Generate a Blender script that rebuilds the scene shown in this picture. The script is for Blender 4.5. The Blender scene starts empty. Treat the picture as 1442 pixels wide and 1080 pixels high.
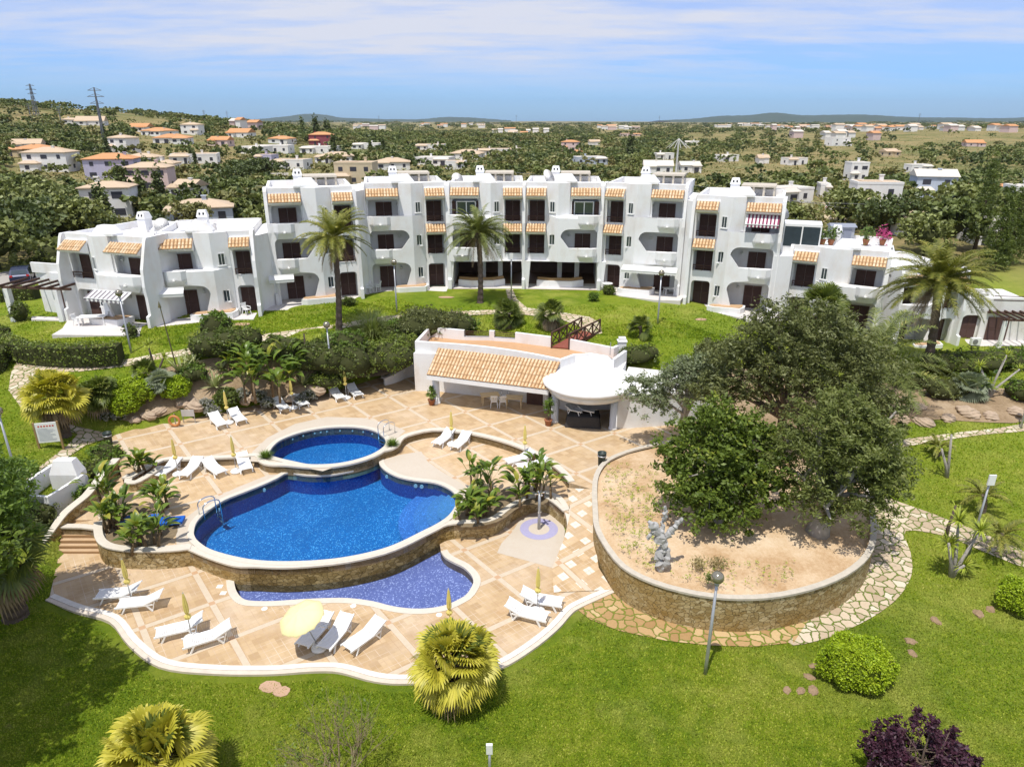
import bpy, bmesh, math, random
import numpy as np
from mathutils import Vector, Matrix
from mathutils.geometry import delaunay_2d_cdt
PI = math.pi
random.seed(7); RNG = np.random.default_rng(7)
sc = bpy.context.scene
COL = sc.collection
# ------------------------------------------------------------------ camera model (a drone 20 m above the pool lawn)
H = 20.0; F = 961.0; TH = math.radians(21.05); CT, ST = math.cos(TH), math.sin(TH)
def ray(px, py):
    u = (px - 721) / F; v = (540 - py) / F
    return Vector((u, CT + v * ST, -ST + v * CT))
def P(px, py, z=0.0):
    d = ray(px, py); t = (z - H) / d.z
    return Vector((d.x * t, d.y * t, z))
def PY(px, py, Y):
    d = ray(px, py); t = Y / d.y
    return Vector((d.x * t, Y, H + d.z * t))
def crop(ox, oy, s, pts):
    return [(ox + x / s, oy + y / s) for x, y in pts]
# ------------------------------------------------------------------ tagging
def tag(o, label=None, cat=None, group=None, kind=None):
    if label: o['label'] = label
    if cat: o['category'] = cat
    if group: o['group'] = group
    if kind: o['kind'] = kind
    return o
def thing(name, loc, label, cat, group=None, rz=0.0):
    o = bpy.data.objects.new(name, None); o.empty_display_size = .2
    COL.objects.link(o); o.location = loc; o.rotation_euler = (0, 0, rz)
    return tag(o, label, cat, group)
def copy_thing(o, loc=None, rz=None, label=None, scale=None, parent=None):
    c = o.copy(); COL.objects.link(c)
    if parent is not None: c.parent = parent
    if loc is not None: c.location = loc
    if rz is not None: c.rotation_euler = (0, 0, rz)
    if scale is not None: c.scale = scale if hasattr(scale, '__len__') else (scale,) * 3
    if label: c['label'] = label
    for ch in [x for x in KIDS.get(o.name, [])]:
        d = copy_thing(ch, parent=c)
        KIDS.setdefault(c.name, []).append(d)
    return c
KIDS = {}
# ------------------------------------------------------------------ mesh builder
class MB:
    def __init__(s): s.v = []; s.f = []; s.m = []; s.cur = 0
    def add(s, vs, fs):
        n = len(s.v); s.v += [tuple(p) for p in vs]
        for q in fs: s.f.append([i + n for i in q]); s.m.append(s.cur)
    def box(s, x0, x1, y0, y1, z0, z1):
        s.add([(x0,y0,z0),(x1,y0,z0),(x1,y1,z0),(x0,y1,z0),(x0,y0,z1),(x1,y0,z1),(x1,y1,z1),(x0,y1,z1)],
              [(3,2,1,0),(4,5,6,7),(0,1,5,4),(1,2,6,5),(2,3,7,6),(3,0,4,7)])
    def bar(s, a, b, w, h=None):
        h = h or w; a = Vector(a); b = Vector(b); d = (b - a)
        if d.length < 1e-6: return
        d.normalize(); up = Vector((0,0,1)) if abs(d.z) < .95 else Vector((0,1,0))
        x = d.cross(up).normalized() * w / 2; y = x.cross(d).normalized() * h / 2
        vs = [a-x-y, a+x-y, a+x+y, a-x+y, b-x-y, b+x-y, b+x+y, b-x+y]
        s.add(vs, [(3,2,1,0),(4,5,6,7),(0,1,5,4),(1,2,6,5),(2,3,7,6),(3,0,4,7)])
    def prism(s, poly, z0, z1, top=True, bot=True):
        n = len(poly); ar = sum(poly[i][0]*poly[(i+1)%n][1]-poly[(i+1)%n][0]*poly[i][1] for i in range(n))
        if ar < 0: poly = poly[::-1]
        z1f = z1 if hasattr(z1, '__len__') else [z1]*n
        vs = [(p[0],p[1],z0) for p in poly] + [(p[0],p[1],z1f[i]) for i, p in enumerate(poly)]
        fs = [(i,(i+1)%n,n+(i+1)%n,n+i) for i in range(n)]
        if top: fs.append(tuple(range(n, 2*n)))
        if bot: fs.append(tuple(range(n-1,-1,-1)))
        s.add(vs, fs)
    def tube(s, pts, rs, n=8, cap=True):
        pts = [Vector(p) for p in pts]
        if not hasattr(rs, '__len__'): rs = [rs]*len(pts)
        vs = []; fs = []; prev = None
        for i, p in enumerate(pts):
            d = (pts[min(i+1,len(pts)-1)] - pts[max(i-1,0)]).normalized()
            if prev is None:
                a = d.cross(Vector((0,0,1)) if abs(d.z) < .9 else Vector((1,0,0))).normalized()
            else:
                a = (prev - d * prev.dot(d)).normalized()
            prev = a; b = d.cross(a)
            for k in range(n):
                t = 2*PI*k/n; vs.append(p + (a*math.cos(t) + b*math.sin(t))*rs[i])
        for i in range(len(pts)-1):
            for k in range(n):
                fs.append((i*n+k, i*n+(k+1)%n, (i+1)*n+(k+1)%n, (i+1)*n+k))
        if cap:
            fs.append(tuple(range(n-1,-1,-1))); fs.append(tuple((len(pts)-1)*n+k for k in range(n)))
        s.add(vs, fs)
    def lathe(s, prof, n=24, c=(0,0,0), sx=1, sy=1):
        vs = []; fs = []
        for r, z in prof:
            for k in range(n):
                t = 2*PI*k/n; vs.append((c[0]+r*sx*math.cos(t), c[1]+r*sy*math.sin(t), c[2]+z))
        for i in range(len(prof)-1):
            for k in range(n): fs.append((i*n+k, i*n+(k+1)%n, (i+1)*n+(k+1)%n, (i+1)*n+k))
        if prof[0][0] > 1e-4: fs.append(tuple(range(n-1,-1,-1)))
        if prof[-1][0] > 1e-4: fs.append(tuple((len(prof)-1)*n+k for k in range(n)))
        s.add(vs, fs)
    def build(s, name, mats, parent=None, smooth=False, weld=False):
        me = bpy.data.meshes.new(name)
        me.from_pydata(s.v, [], s.f)
        if not isinstance(mats, (list, tuple)): mats = [mats]
        for m in mats: me.materials.append(m)
        if len(mats) > 1: me.polygons.foreach_set('material_index', s.m)
        if smooth: me.polygons.foreach_set('use_smooth', [True]*len(me.polygons))
        if weld:
            bm = bmesh.new(); bm.from_mesh(me); bmesh.ops.remove_doubles(bm, verts=bm.verts, dist=1e-4); bm.to_mesh(me); bm.free()
        o = bpy.data.objects.new(name, me); COL.objects.link(o)
        if parent is not None:
            o.parent = parent; KIDS.setdefault(parent.name, []).append(o)
        me.update(); return o
def npmesh(name, V, Fq, mat, parent=None, smooth=False, attr=None):
    """V (n,3), Fq (m,k) with one k"""
    V = np.asarray(V, np.float32); Fq = np.asarray(Fq, np.int32); k = Fq.shape[1]
    me = bpy.data.meshes.new(name)
    me.vertices.add(len(V)); me.vertices.foreach_set('co', V.ravel())
    me.loops.add(Fq.size); me.loops.foreach_set('vertex_index', Fq.ravel())
    me.polygons.add(len(Fq)); me.polygons.foreach_set('loop_start', np.arange(len(Fq), dtype=np.int32)*k)
    me.polygons.foreach_set('loop_total', np.full(len(Fq), k, np.int32))
    if smooth: me.polygons.foreach_set('use_smooth', np.ones(len(Fq), bool))
    if attr is not None:
        a = me.attributes.new('tint', 'FLOAT', 'POINT'); a.data.foreach_set('value', np.asarray(attr, np.float32))
    me.materials.append(mat) if not isinstance(mat, (list, tuple)) else [me.materials.append(m) for m in mat]
    me.update(); me.validate()
    o = bpy.data.objects.new(name, me); COL.objects.link(o)
    if parent is not None:
        o.parent = parent; KIDS.setdefault(parent.name, []).append(o)
    return o
def inpoly(x, y, poly):
    c = False; n = len(poly); j = n-1
    for i in range(n):
        xi, yi = poly[i][0], poly[i][1]; xj, yj = poly[j][0], poly[j][1]
        if (yi > y) != (yj > y) and x < (xj-xi)*(y-yi)/(yj-yi)+xi: c = not c
        j = i
    return c
def inpoly_np(X, Y, poly):
    c = np.zeros(X.shape, bool); n = len(poly); j = n-1
    for i in range(n):
        xi, yi = poly[i][0], poly[i][1]; xj, yj = poly[j][0], poly[j][1]
        if yi != yj:
            c ^= ((yi > Y) != (yj > Y)) & (X < (xj-xi)*(Y-yi)/(yj-yi)+xi)
        j = i
    return c
def segdist_np(X, Y, poly, closed=True):
    d = np.full(X.shape, 1e9); n = len(poly)
    for i in range(n if closed else n-1):
        ax, ay = poly[i][0], poly[i][1]; bx, by = poly[(i+1)%n][0], poly[(i+1)%n][1]
        L = (bx-ax)**2+(by-ay)**2+1e-9
        t = np.clip(((X-ax)*(bx-ax)+(Y-ay)*(by-ay))/L, 0, 1)
        d = np.minimum(d, np.hypot(X-ax-t*(bx-ax), Y-ay-t*(by-ay)))
    return d
def smooth_path(pts, closed=False, sub=6):
    """Catmull-Rom through points (2 or 3-D tuples)"""
    P_ = [Vector(tuple(p) + (0,)*(3-len(p))) for p in pts]; n = len(P_); out = []
    rng = range(n) if closed else range(n-1)
    for i in rng:
        p0 = P_[(i-1)%n] if closed or i > 0 else P_[0]
        p1 = P_[i]; p2 = P_[(i+1)%n]
        p3 = P_[(i+2)%n] if closed or i+2 < n else P_[-1]
        for k in range(sub):
            t = k/sub
            out.append(.5*((2*p1)+(-p0+p2)*t+(2*p0-5*p1+4*p2-p3)*t*t+(-p0+3*p1-3*p2+p3)*t**3))
    if not closed: out.append(P_[-1])
    return out
def offset_poly(poly, d):
    """shift every vertex of a closed polygon outward by d (inward if negative)"""
    n = len(poly); ar = sum(poly[i][0]*poly[(i+1)%n][1]-poly[(i+1)%n][0]*poly[i][1] for i in range(n)); sg = 1 if ar > 0 else -1
    out = []
    for i in range(n):
        a = Vector(poly[i-1][:2]); b = Vector(poly[i][:2]); c = Vector(poly[(i+1)%n][:2])
        d1 = (b-a); d2 = (c-b)
        if d1.length < 1e-6: d1 = d2
        if d2.length < 1e-6: d2 = d1
        d1 = d1.normalized(); d2 = d2.normalized()
        nrm = Vector((d1.y+d2.y, -d1.x-d2.x))
        if nrm.length < 1e-6: nrm = Vector((d1.y, -d1.x))
        nrm.normalize(); k = max(.5, nrm.dot(Vector((d1.y, -d1.x))))
        q = b + nrm * (d*sg/k); out.append((q.x, q.y))
    return out
def cdt(outer, holes=(), res=None, extra=()):
    pts = []; edges = []
    for loop in [outer] + list(holes):
        n0 = len(pts); n = len(loop)
        pts += [Vector((p[0], p[1])) for p in loop]
        edges += [(n0+i, n0+(i+1)%n) for i in range(n)]
    pts += [Vector(e) for e in extra]
    if res:
        xs = [p[0] for p in outer]; ys = [p[1] for p in outer]
        X, Y = np.meshgrid(np.arange(min(xs)+res/2, max(xs), res), np.arange(min(ys)+res/2, max(ys), res))
        m = inpoly_np(X, Y, outer)
        for h in holes: m &= ~inpoly_np(X, Y, h)
        m &= segdist_np(X, Y, outer) > res*.4
        pts += [Vector((a, b)) for a, b in zip(X[m], Y[m])]
    v, e, f, *_ = delaunay_2d_cdt(pts, edges, [], 0, 1e-5)
    out = []
    for t in f:
        cx = sum(v[i].x for i in t)/3; cy = sum(v[i].y for i in t)/3
        if not inpoly(cx, cy, outer) or any(inpoly(cx, cy, h) for h in holes): continue
        a, b, c = (v[i] for i in t)
        if (b.x-a.x)*(c.y-a.y)-(c.x-a.x)*(b.y-a.y) < 0: t = t[::-1]
        out.append(tuple(t))
    return [(p.x, p.y) for p in v], out
def plate(mb, outer, holes, z0, z1, sides=True, res=None):
    """horizontal plate with holes"""
    v, f = cdt(outer, holes, res)
    mb.add([(x, y, z1) for x, y in v], f)
    if sides:
        for loop in [outer]+list(holes):
            n = len(loop)
            for i in range(n):
                a = loop[i]; b = loop[(i+1)%n]
                mb.add([(a[0],a[1],z0),(b[0],b[1],z0),(b[0],b[1],z1),(a[0],a[1],z1)], [(0,1,2,3)])
def curtain(mb, outer, holes, yf, t=.2, breaks=(), res=None):
    """a standing wall outlined in (x,z) with holes, bent in plan by yf(x), thickness t towards the back"""
    ex = []
    zs = [p[1] for p in outer]; z0, z1 = min(zs), max(zs)
    for b in breaks:
        z = z0 + .05
        while z < z1:
            if inpoly(b, z, outer) and not any(inpoly(b, z, h) for h in holes): ex.append((b, z))
            z += .3
    v, f = cdt(outer, holes, res, ex)
    mb.add([(x, yf(x), z) for x, z in v], [q for q in f])
    mb.add([(x, yf(x)+t, z) for x, z in v], [q[::-1] for q in f])
    for loop in [outer]+list(holes):
        n = len(loop)
        for i in range(n):
            a = loop[i]; b = loop[(i+1)%n]
            mb.add([(a[0],yf(a[0]),a[1]),(b[0],yf(b[0]),b[1]),(b[0],yf(b[0])+t,b[1]),(a[0],yf(a[0])+t,a[1])], [(0,1,2,3)])
def arch(x0, x1, z0, z1, rl=.5, rr=.5, n=5):
    """opening outline with rounded upper corners"""
    pts = [(x0, z0), (x1, z0)]
    for i in range(n+1):
        t = i/n*PI/2; pts.append((x1-rr+rr*math.cos(t), z1-rr+rr*math.sin(t)))
    for i in range(n+1):
        t = PI/2+i/n*PI/2; pts.append((x0+rl+rl*math.cos(t), z1-rl+rl*math.sin(t)))
    return pts
# ------------------------------------------------------------------ materials
MATS = {}
class NT:
    def __init__(s, name):
        s.m = bpy.data.materials.new(name); s.m.use_nodes = True; s.t = s.m.node_tree; s.t.nodes.clear()
        s.out = s.n('ShaderNodeOutputMaterial')
    def n(s, ty, **kw):
        o = s.t.nodes.new(ty)
        for k, v in kw.items():
            if k in o.inputs: o.inputs[k].default_value = v
            else: setattr(o, k, v)
        return o
    def l(s, a, b): s.t.links.new(a, b)
    def mix(s, fac, a, b, blend='MIX'):
        o = s.t.nodes.new('ShaderNodeMix'); o.data_type = 'RGBA'; o.blend_type = blend
        for i, x in ((0, fac), (6, a), (7, b)):
            if isinstance(x, (int, float)): o.inputs[i].default_value = x
            elif isinstance(x, tuple): o.inputs[i].default_value = x if len(x) == 4 else x+(1,)
            else: s.l(x, o.inputs[i])
        return o.outputs[2]
    def math(s, op, a, b=None, c=None, clamp=False):
        o = s.t.nodes.new('ShaderNodeMath'); o.operation = op; o.use_clamp = clamp
        for i, x in enumerate((a, b, c)):
            if x is None: continue
            if isinstance(x, (int, float)): o.inputs[i].default_value = x
            else: s.l(x, o.inputs[i])
        return o.outputs[0]
    def noise(s, scale, detail=4, vec=None, rough=.55, out='Fac'):
        o = s.n('ShaderNodeTexNoise'); o.inputs['Scale'].default_value = scale; o.inputs['Detail'].default_value = detail
        o.inputs['Roughness'].default_value = rough
        s.l(vec if vec is not None else s.pos(), o.inputs['Vector']); return o.outputs[out]
    def pos(s):
        if not hasattr(s, '_p'): s._p = s.n('ShaderNodeNewGeometry')
        return s._p.outputs['Position']
    def obj(s):
        if not hasattr(s, '_o'): s._o = s.n('ShaderNodeTexCoord')
        return s._o.outputs['Object']
    def isl(s):
        s.pos(); return s._p.outputs['Random Per Island']
    def ramp(s, fac, stops, interp='LINEAR'):
        o = s.n('ShaderNodeValToRGB'); cr = o.color_ramp; cr.interpolation = interp
        while len(cr.elements) < len(stops): cr.elements.new(.5)
        for e, (p, c) in zip(cr.elements, stops):
            e.position = p; e.color = c if len(c) == 4 else tuple(c)+(1,)
        s.l(fac, o.inputs[0]); return o.outputs[0]
    def map(s, v, a, b, c=0., d=1.):
        o = s.n('ShaderNodeMapRange'); o.inputs[1].default_value = a; o.inputs[2].default_value = b
        o.inputs[3].default_value = c; o.inputs[4].default_value = d; s.l(v, o.inputs[0]); return o.outputs[0]
    def bump(s, h, strength=.3, dist=.02):
        o = s.n('ShaderNodeBump'); o.inputs['Strength'].default_value = strength; o.inputs['Distance'].default_value = dist
        s.l(h, o.inputs['Height']); return o.outputs[0]
    def principled(s, col, rough=.8, metal=0., normal=None, spec=.3, **kw):
        o = s.n('ShaderNodeBsdfPrincipled'); o.inputs['Metallic'].default_value = metal
        o.inputs['Specular IOR Level'].default_value = spec
        if isinstance(rough, (int, float)): o.inputs['Roughness'].default_value = rough
        else: s.l(rough, o.inputs['Roughness'])
        if isinstance(col, tuple): o.inputs['Base Color'].default_value = col if len(col) == 4 else col+(1,)
        else: s.l(col, o.inputs['Base Color'])
        if normal is not None: s.l(normal, o.inputs['Normal'])
        for k, v in kw.items(): o.inputs[k].default_value = v
        return o
    def done(s, sh): s.l(sh.outputs[0] if hasattr(sh, 'outputs') else sh, s.out.inputs[0]); return s.m
def simple(name, col, rough=.7, metal=0., var=.12, nscale=3., bump=0., spec=.3):
    if name in MATS: return MATS[name]
    t = NT(name)
    nz = t.noise(nscale, 5)
    c = t.mix(nz, tuple(x*(1-var) for x in col), tuple(min(1, x*(1+var)) for x in col))
    nm = t.bump(t.noise(nscale*8, 4), bump, .02) if bump else None
    MATS[name] = t.done(t.principled(c, rough, metal, nm, spec)); return MATS[name]
def leafmat(name, c1, c2, c3=None, rough=.5, trans=.25, patch=.35):
    """c1..c2 per-leaf colour, c3 rare leaves"""
    if name in MATS: return MATS[name]
    t = NT(name); k_ = 1.0 if ('fan' in name or 'dead' in name) else 1.3
    c1, c2 = tuple(x*k_ for x in c1), tuple(x*k_ for x in c2)
    f = t.math('ADD', t.math('MULTIPLY', t.isl(), 1-patch), t.math('MULTIPLY', t.map(t.noise(1.1, 2), .3, .7), patch))
    st = [(0., c1), (.75, c2)]
    if c3: st.append((.97, c3))
    c = t.ramp(f, st)
    p = t.principled(c, rough, spec=.35)
    tr = t.n('ShaderNodeBsdfTranslucent'); t.l(t.mix(1., c, (1.25, 1.3, .55), 'MULTIPLY'), tr.inputs[0])
    mx = t.n('ShaderNodeMixShader'); mx.inputs[0].default_value = trans
    t.l(p.outputs[0], mx.inputs[1]); t.l(tr.outputs[0], mx.inputs[2])
    MATS[name] = t.done(mx); return MATS[name]
def stucco(name, col, dirt=.1):
    if name in MATS: return MATS[name]
    t = NT(name)
    n1 = t.noise(.6, 6, rough=.65); st = t.n('ShaderNodeMapping'); t.l(t.pos(), st.inputs[0]); st.inputs['Scale'].default_value = (1.2, 1.2, .5)
    n2 = t.noise(1.2, 5, st.outputs[0])
    f = t.map(t.math('MULTIPLY', n1, n2), .22, .42)
    c = t.mix(f, col, tuple(x*(1-dirt)*(1-.05*i) for i, x in enumerate(col)))
    MATS[name] = t.done(t.principled(c, .85, normal=t.bump(t.noise(14, 5, rough=.7), .35, .03), spec=.2)); return MATS[name]
WHITE = stucco('white_stucco', (.80, .80, .80), .09)
WHITE2 = stucco('white_stucco_old', (.74, .73, .70), .22)
PLASTIC = simple('white_plastic', (.82, .82, .81), .35, var=.04, spec=.5)
BROWN = simple('brown_shutter', (.105, .058, .048), .55, var=.25, nscale=6)
WOOD = simple('dark_wood', (.085, .045, .032), .7, var=.35, nscale=8)
REDWOOD = simple('red_deck_wood', (.26, .08, .055), .7, var=.3, nscale=8)
METAL = simple('galvanised_metal', (.45, .46, .47), .4, .7, var=.1)
STEEL = simple('bright_steel', (.75, .76, .78), .15, 1., var=.05)
DARKG = simple('dark_fabric', (.055, .05, .048), .8, var=.25, nscale=5)
BARK = simple('bark', (.13, .095, .07), .9, var=.4, nscale=7, bump=.8)
GREYBARK = simple('grey_bark', (.36, .33, .30), .9, var=.35, nscale=7, bump=.9)
PALMBARK = simple('palm_bark', (.12, .09, .07), .95, var=.5, nscale=10, bump=1.)
ROCK = simple('rock', (.42, .32, .23), .9, var=.3, nscale=4, bump=.9)
COPING = simple('coping_stone', (.60, .545, .46), .6, var=.12, nscale=5)
CONC = simple('concrete_cap', (.50, .45, .37), .85, var=.25, nscale=4, bump=.3)
YEL = simple('yellow_canvas', (.74, .62, .20), .8, var=.1)
PALEYEL = simple('pale_yellow_canvas', (.80, .71, .38), .8, var=.06)
TERRA = simple('terracotta', (.30, .12, .06), .8, var=.2)
GLASS = simple('dark_glass', (.045, .06, .07), .08, var=.2, spec=.8)
PATIO = simple('patio_slab', (.62, .58, .55), .8, var=.12, nscale=1.5, bump=.1)
BENCHT = simple('bench_tile', (.50, .33, .19), .7, var=.2, nscale=6)
BLACK = simple('black_plastic', (.02, .022, .022), .5)
def tilemat(name='roof_tiles', a=(.46,.28,.14), b=(.64,.44,.25), c=(.74,.60,.42)):
    if name in MATS: return MATS[name]
    t = NT(name)
    f = t.math('ADD', t.math('MULTIPLY', t.isl(), .4), t.math('MULTIPLY', t.noise(3.5, 5), .6))
    MATS[name] = t.done(t.principled(t.ramp(f, [(.1, a), (.45, b), (.85, c)]), .85, normal=t.bump(t.noise(30, 4), .3, .01), spec=.2)); return MATS[name]
TILES = tilemat()
def stonewall(name, cols, stain):
    if name in MATS: return MATS[name]
    t = NT(name)
    vec = t.n('ShaderNodeMapping'); t.l(t.pos(), vec.inputs[0]); vec.inputs['Scale'].default_value = (1, 1, 1.5)
    nz = t.noise(2.2, 3, vec.outputs[0], out='Color')
    v2 = t.n('ShaderNodeVectorMath', operation='MULTIPLY_ADD'); t.l(nz, v2.inputs[0]); v2.inputs[1].default_value = (.35,.35,.35); t.l(vec.outputs[0], v2.inputs[2])
    vo = t.n('ShaderNodeTexVoronoi'); vo.inputs['Scale'].default_value = 4.2; t.l(v2.outputs[0], vo.inputs['Vector'])
    ve = t.n('ShaderNodeTexVoronoi'); ve.feature = 'DISTANCE_TO_EDGE'; ve.inputs['Scale'].default_value = 4.2; t.l(v2.outputs[0], ve.inputs['Vector'])
    sp = t.n('ShaderNodeSeparateColor'); t.l(vo.outputs['Color'], sp.inputs[0])
    f = t.math('ADD', t.math('MULTIPLY', sp.outputs[0], .65), t.math('MULTIPLY', t.noise(12, 5), .35))
    c = t.ramp(f, [(.15, cols[0]), (.45, cols[1]), (.8, cols[2])])
    c = t.mix(t.map(t.noise(.55, 4), .45, .62), c, t.mix(.6, c, stain))
    e = t.map(ve.outputs['Distance'], .0, .045)
    c = t.mix(e, tuple(x*.55 for x in cols[0]), c)
    MATS[name] = t.done(t.principled(c, .9, normal=t.bump(t.math('ADD', e, t.math('MULTIPLY', t.noise(9, 5), .6)), .8, .05), spec=.2)); return MATS[name]
STONE = stonewall('stone_wall', [(.27,.19,.08), (.42,.32,.16), (.55,.45,.27)], (.30,.18,.045))
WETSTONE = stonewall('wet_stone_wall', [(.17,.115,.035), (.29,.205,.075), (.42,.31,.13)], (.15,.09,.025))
# ------------------------------------------------------------------ deck tile material: diagonal bands, small tiles
E1 = (2.305, 1.555); E2 = (1.706, -2.18); DET = E1[0]*E2[1]-E1[1]*E2[0]
D1 = (E2[1]/DET, -E2[0]/DET, 0); D2 = (-E1[1]/DET, E1[0]/DET, 0)
def deckmat(name, org, grout=.6, bright=1., checks=False):
    t = NT(name)
    sub = t.n('ShaderNodeVectorMath', operation='SUBTRACT'); t.l(t.pos(), sub.inputs[0]); sub.inputs[1].default_value = (org[0], org[1], 0)
    def dot(d):
        o = t.n('ShaderNodeVectorMath', operation='DOT_PRODUCT'); t.l(sub.outputs[0], o.inputs[0]); o.inputs[1].default_value = d; return o.outputs['Value']
    a, b = dot(D1), dot(D2)
    def edge(x, w):   # 1 inside line, w half width in cell units
        fr = t.math('FRACT', t.math('ADD', x, .5)); d = t.math('ABSOLUTE', t.math('SUBTRACT', fr, .5))
        return t.math('LESS_THAN', d, w), t.math('LESS_THAN', d, w+.006)
    ba, baw = edge(a, .046); bb, bbw = edge(b, .046)
    band = t.math('MAXIMUM', ba, bb); cross = t.math('MULTIPLY', ba, bb)
    bandw = t.math('SUBTRACT', t.math('MAXIMUM', baw, bbw), band, clamp=True)
    N = 7.0
    fa, _ = edge(t.math('MULTIPLY', a, N), .028); fb, _ = edge(t.math('MULTIPLY', b, N), .028)
    gr = t.math('MAXIMUM', fa, fb)
    ia = t.math('FLOOR', t.math('ADD', t.math('MULTIPLY', a, N), .5)); ib = t.math('FLOOR', t.math('ADD', t.math('MULTIPLY', b, N), .5))
    cb = t.n('ShaderNodeCombineXYZ'); t.l(ia, cb.inputs[0]); t.l(ib, cb.inputs[1])
    wn = t.n('ShaderNodeTexWhiteNoise'); t.l(cb.outputs[0], wn.inputs['Vector'])
    base = t.ramp(wn.outputs['Value'], [(0., (.42*bright,.285*bright,.15*bright)), (.5, (.49*bright,.345*bright,.19*bright)), (1., (.55*bright,.40*bright,.235*bright))])
    if checks:
        m = t.math('LESS_THAN', t.math('MODULO', t.math('ABSOLUTE', t.math('ADD', ia, t.math('MULTIPLY', ib, 2.))), 5.), .5)
        base = t.mix(m, base, (.70,.64,.56))
    nz = t.noise(.35, 5, rough=.6)
    base = t.mix(t.map(nz, .46, .70, 0, .45), base, (.64*bright,.53*bright,.41*bright))
    base = t.mix(t.map(t.noise(1.3, 5), .55, .78, 0, .35), base, (.44,.25,.12))
    base = t.mix(t.math('MULTIPLY', gr, grout), base, t.mix(t.map(t.noise(.5, 3), .4, .6), (.66,.56,.44), (.42,.27,.16)))
    bandc = t.mix(t.noise(1.5, 4), (.60,.51,.39), (.53,.44,.32))
    c = t.mix(bandw, base, (.42,.26,.14)); c = t.mix(band, c, bandc)
    c = t.mix(cross, c, (.50,.32,.19))
    c = t.mix(t.map(t.noise(6, 6, rough=.7), .35, .8, 0, .22), c, (.33,.22,.13))
    return t.done(t.principled(c, .7, normal=t.bump(t.noise(20, 3), .15, .01), spec=.3))
L0, L1, L2 = 0.0, 0.95, 1.42
DECK0 = deckmat('lower_deck_tiles', P(298.6, 850.3, L0), .8)
DECK1 = deckmat('pool_deck_tiles', P(*crop(0,620,4.235,[(912,288)])[0], L1), .6, 1.08)
DECK2 = deckmat('upper_deck_tiles', P(776, 604.3, L2), .35)
DECKR = deckmat('ramp_tiles', P(*crop(600,580,4.8,[(945,662)])[0], 1.0), .7, 1.0, True)
def whitewash():
    t = NT('pale_pool_surround')
    c = t.mix(t.noise(.8, 5), (.56,.50,.42), (.49,.42,.33))
    b = t.n('ShaderNodeTexBrick')
    return t.done(t.principled(t.mix(t.map(t.noise(7, 5), .4, .8, 0, .3), c, (.50,.38,.26)), .7, spec=.3))
PALE = whitewash()
def watermat(name, tint, rough=.02, wave=9.):
    t = NT(name)
    n = t.math('ADD', t.math('MULTIPLY', t.noise(wave*.7, 4, rough=.7), .8), t.math('MULTIPLY', t.noise(wave*.25, 2), .8))
    bp = t.bump(n, .45, .05)
    tr = t.n('ShaderNodeBsdfTransparent'); tr.inputs[0].default_value = tint+(1,)
    gl = t.n('ShaderNodeBsdfGlossy'); gl.inputs['Roughness'].default_value = rough; t.l(bp, gl.inputs['Normal'])
    fr = t.n('ShaderNodeFresnel'); fr.inputs[0].default_value = 1.33; t.l(bp, fr.inputs['Normal'])
    mx = t.n('ShaderNodeMixShader'); t.l(fr.outputs[0], mx.inputs[0]); t.l(tr.outputs[0], mx.inputs[1]); t.l(gl.outputs[0], mx.inputs[2])
    return t.done(mx)
def mosaic(name, c1, c2, spark):
    t = NT(name)
    # mosaic chips of different blues; a few pale ones paint in the water's sparkle
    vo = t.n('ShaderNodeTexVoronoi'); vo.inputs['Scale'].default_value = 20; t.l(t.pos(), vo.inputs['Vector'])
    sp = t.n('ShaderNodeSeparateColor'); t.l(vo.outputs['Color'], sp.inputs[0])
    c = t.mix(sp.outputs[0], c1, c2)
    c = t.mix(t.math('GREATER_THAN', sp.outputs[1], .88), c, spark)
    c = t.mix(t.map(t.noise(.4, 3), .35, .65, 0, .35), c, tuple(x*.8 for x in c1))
    return t.done(t.principled(c, .5, spec=.4))
# ------------------------------------------------------------------ outlines
poolC = crop(260, 580, 3.6, [(430,205),(455,170),(500,140),(600,105),(720,84),(850,80),(950,95),(1003,125),(1022,152),(1010,182),(950,220),(860,250),(760,268),(640,272),(560,258),(480,240),(438,225)])
TOPPOOL = [P(x, y, L2) for x, y in poolC]; TOPPOOL = [(p.x, p.y) for p in smooth_path([(p.x, p.y) for p in TOPPOOL], True, 4)]
mainC = crop(260, 580, 3.6, [(45,605),(60,560),(110,510),(200,450),(300,410),(400,370),(470,338),(525,310),(600,322),(700,325),(800,312),(900,287),(960,262),(985,245),(992,272),(1025,303),(1085,332),(1170,350),(1260,360),(1320,380),(1365,410),(1383,445),(1375,480),(1340,530),(1280,572),(1200,612),(1100,662),(1000,700),(850,735),(700,755),(520,763),(370,757),(250,737),(130,702),(68,662),(47,632)])
MAINPOOL = [(p.x, p.y) for p in smooth_path([tuple(P(x, y, L1))[:2] for x, y in mainC], True, 3)]
kidA = crop(260, 580, 3.6, [(248,850),(256,900),(280,940),(325,962),(450,965),(600,955),(720,950),(830,950),(950,965),(1050,990),(1150,1003),(1250,1000),(1340,980),(1420,940)])
kidB = crop(360, 780, 3.6, [(1080,200),(1106,150),(1095,110),(1055,70),(1005,45),(962,20),(940,-10)])
wallbase = crop(260, 580, 3.6, [(1285,668),(1180,718),(1060,775),(900,828),(700,865),(520,877),(370,870),(310,862)])
KIDPOOL = [(p.x, p.y) for p in smooth_path([tuple(P(x, y, 0))[:2] for x, y in kidA], False, 3)] + \
          [(p.x, p.y) for p in smooth_path([tuple(P(x, y, 0))[:2] for x, y in kidB], False, 3)] + \
          [(P(x, y, 0).x, P(x, y, 0).y+.38) for x, y in wallbase]
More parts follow.
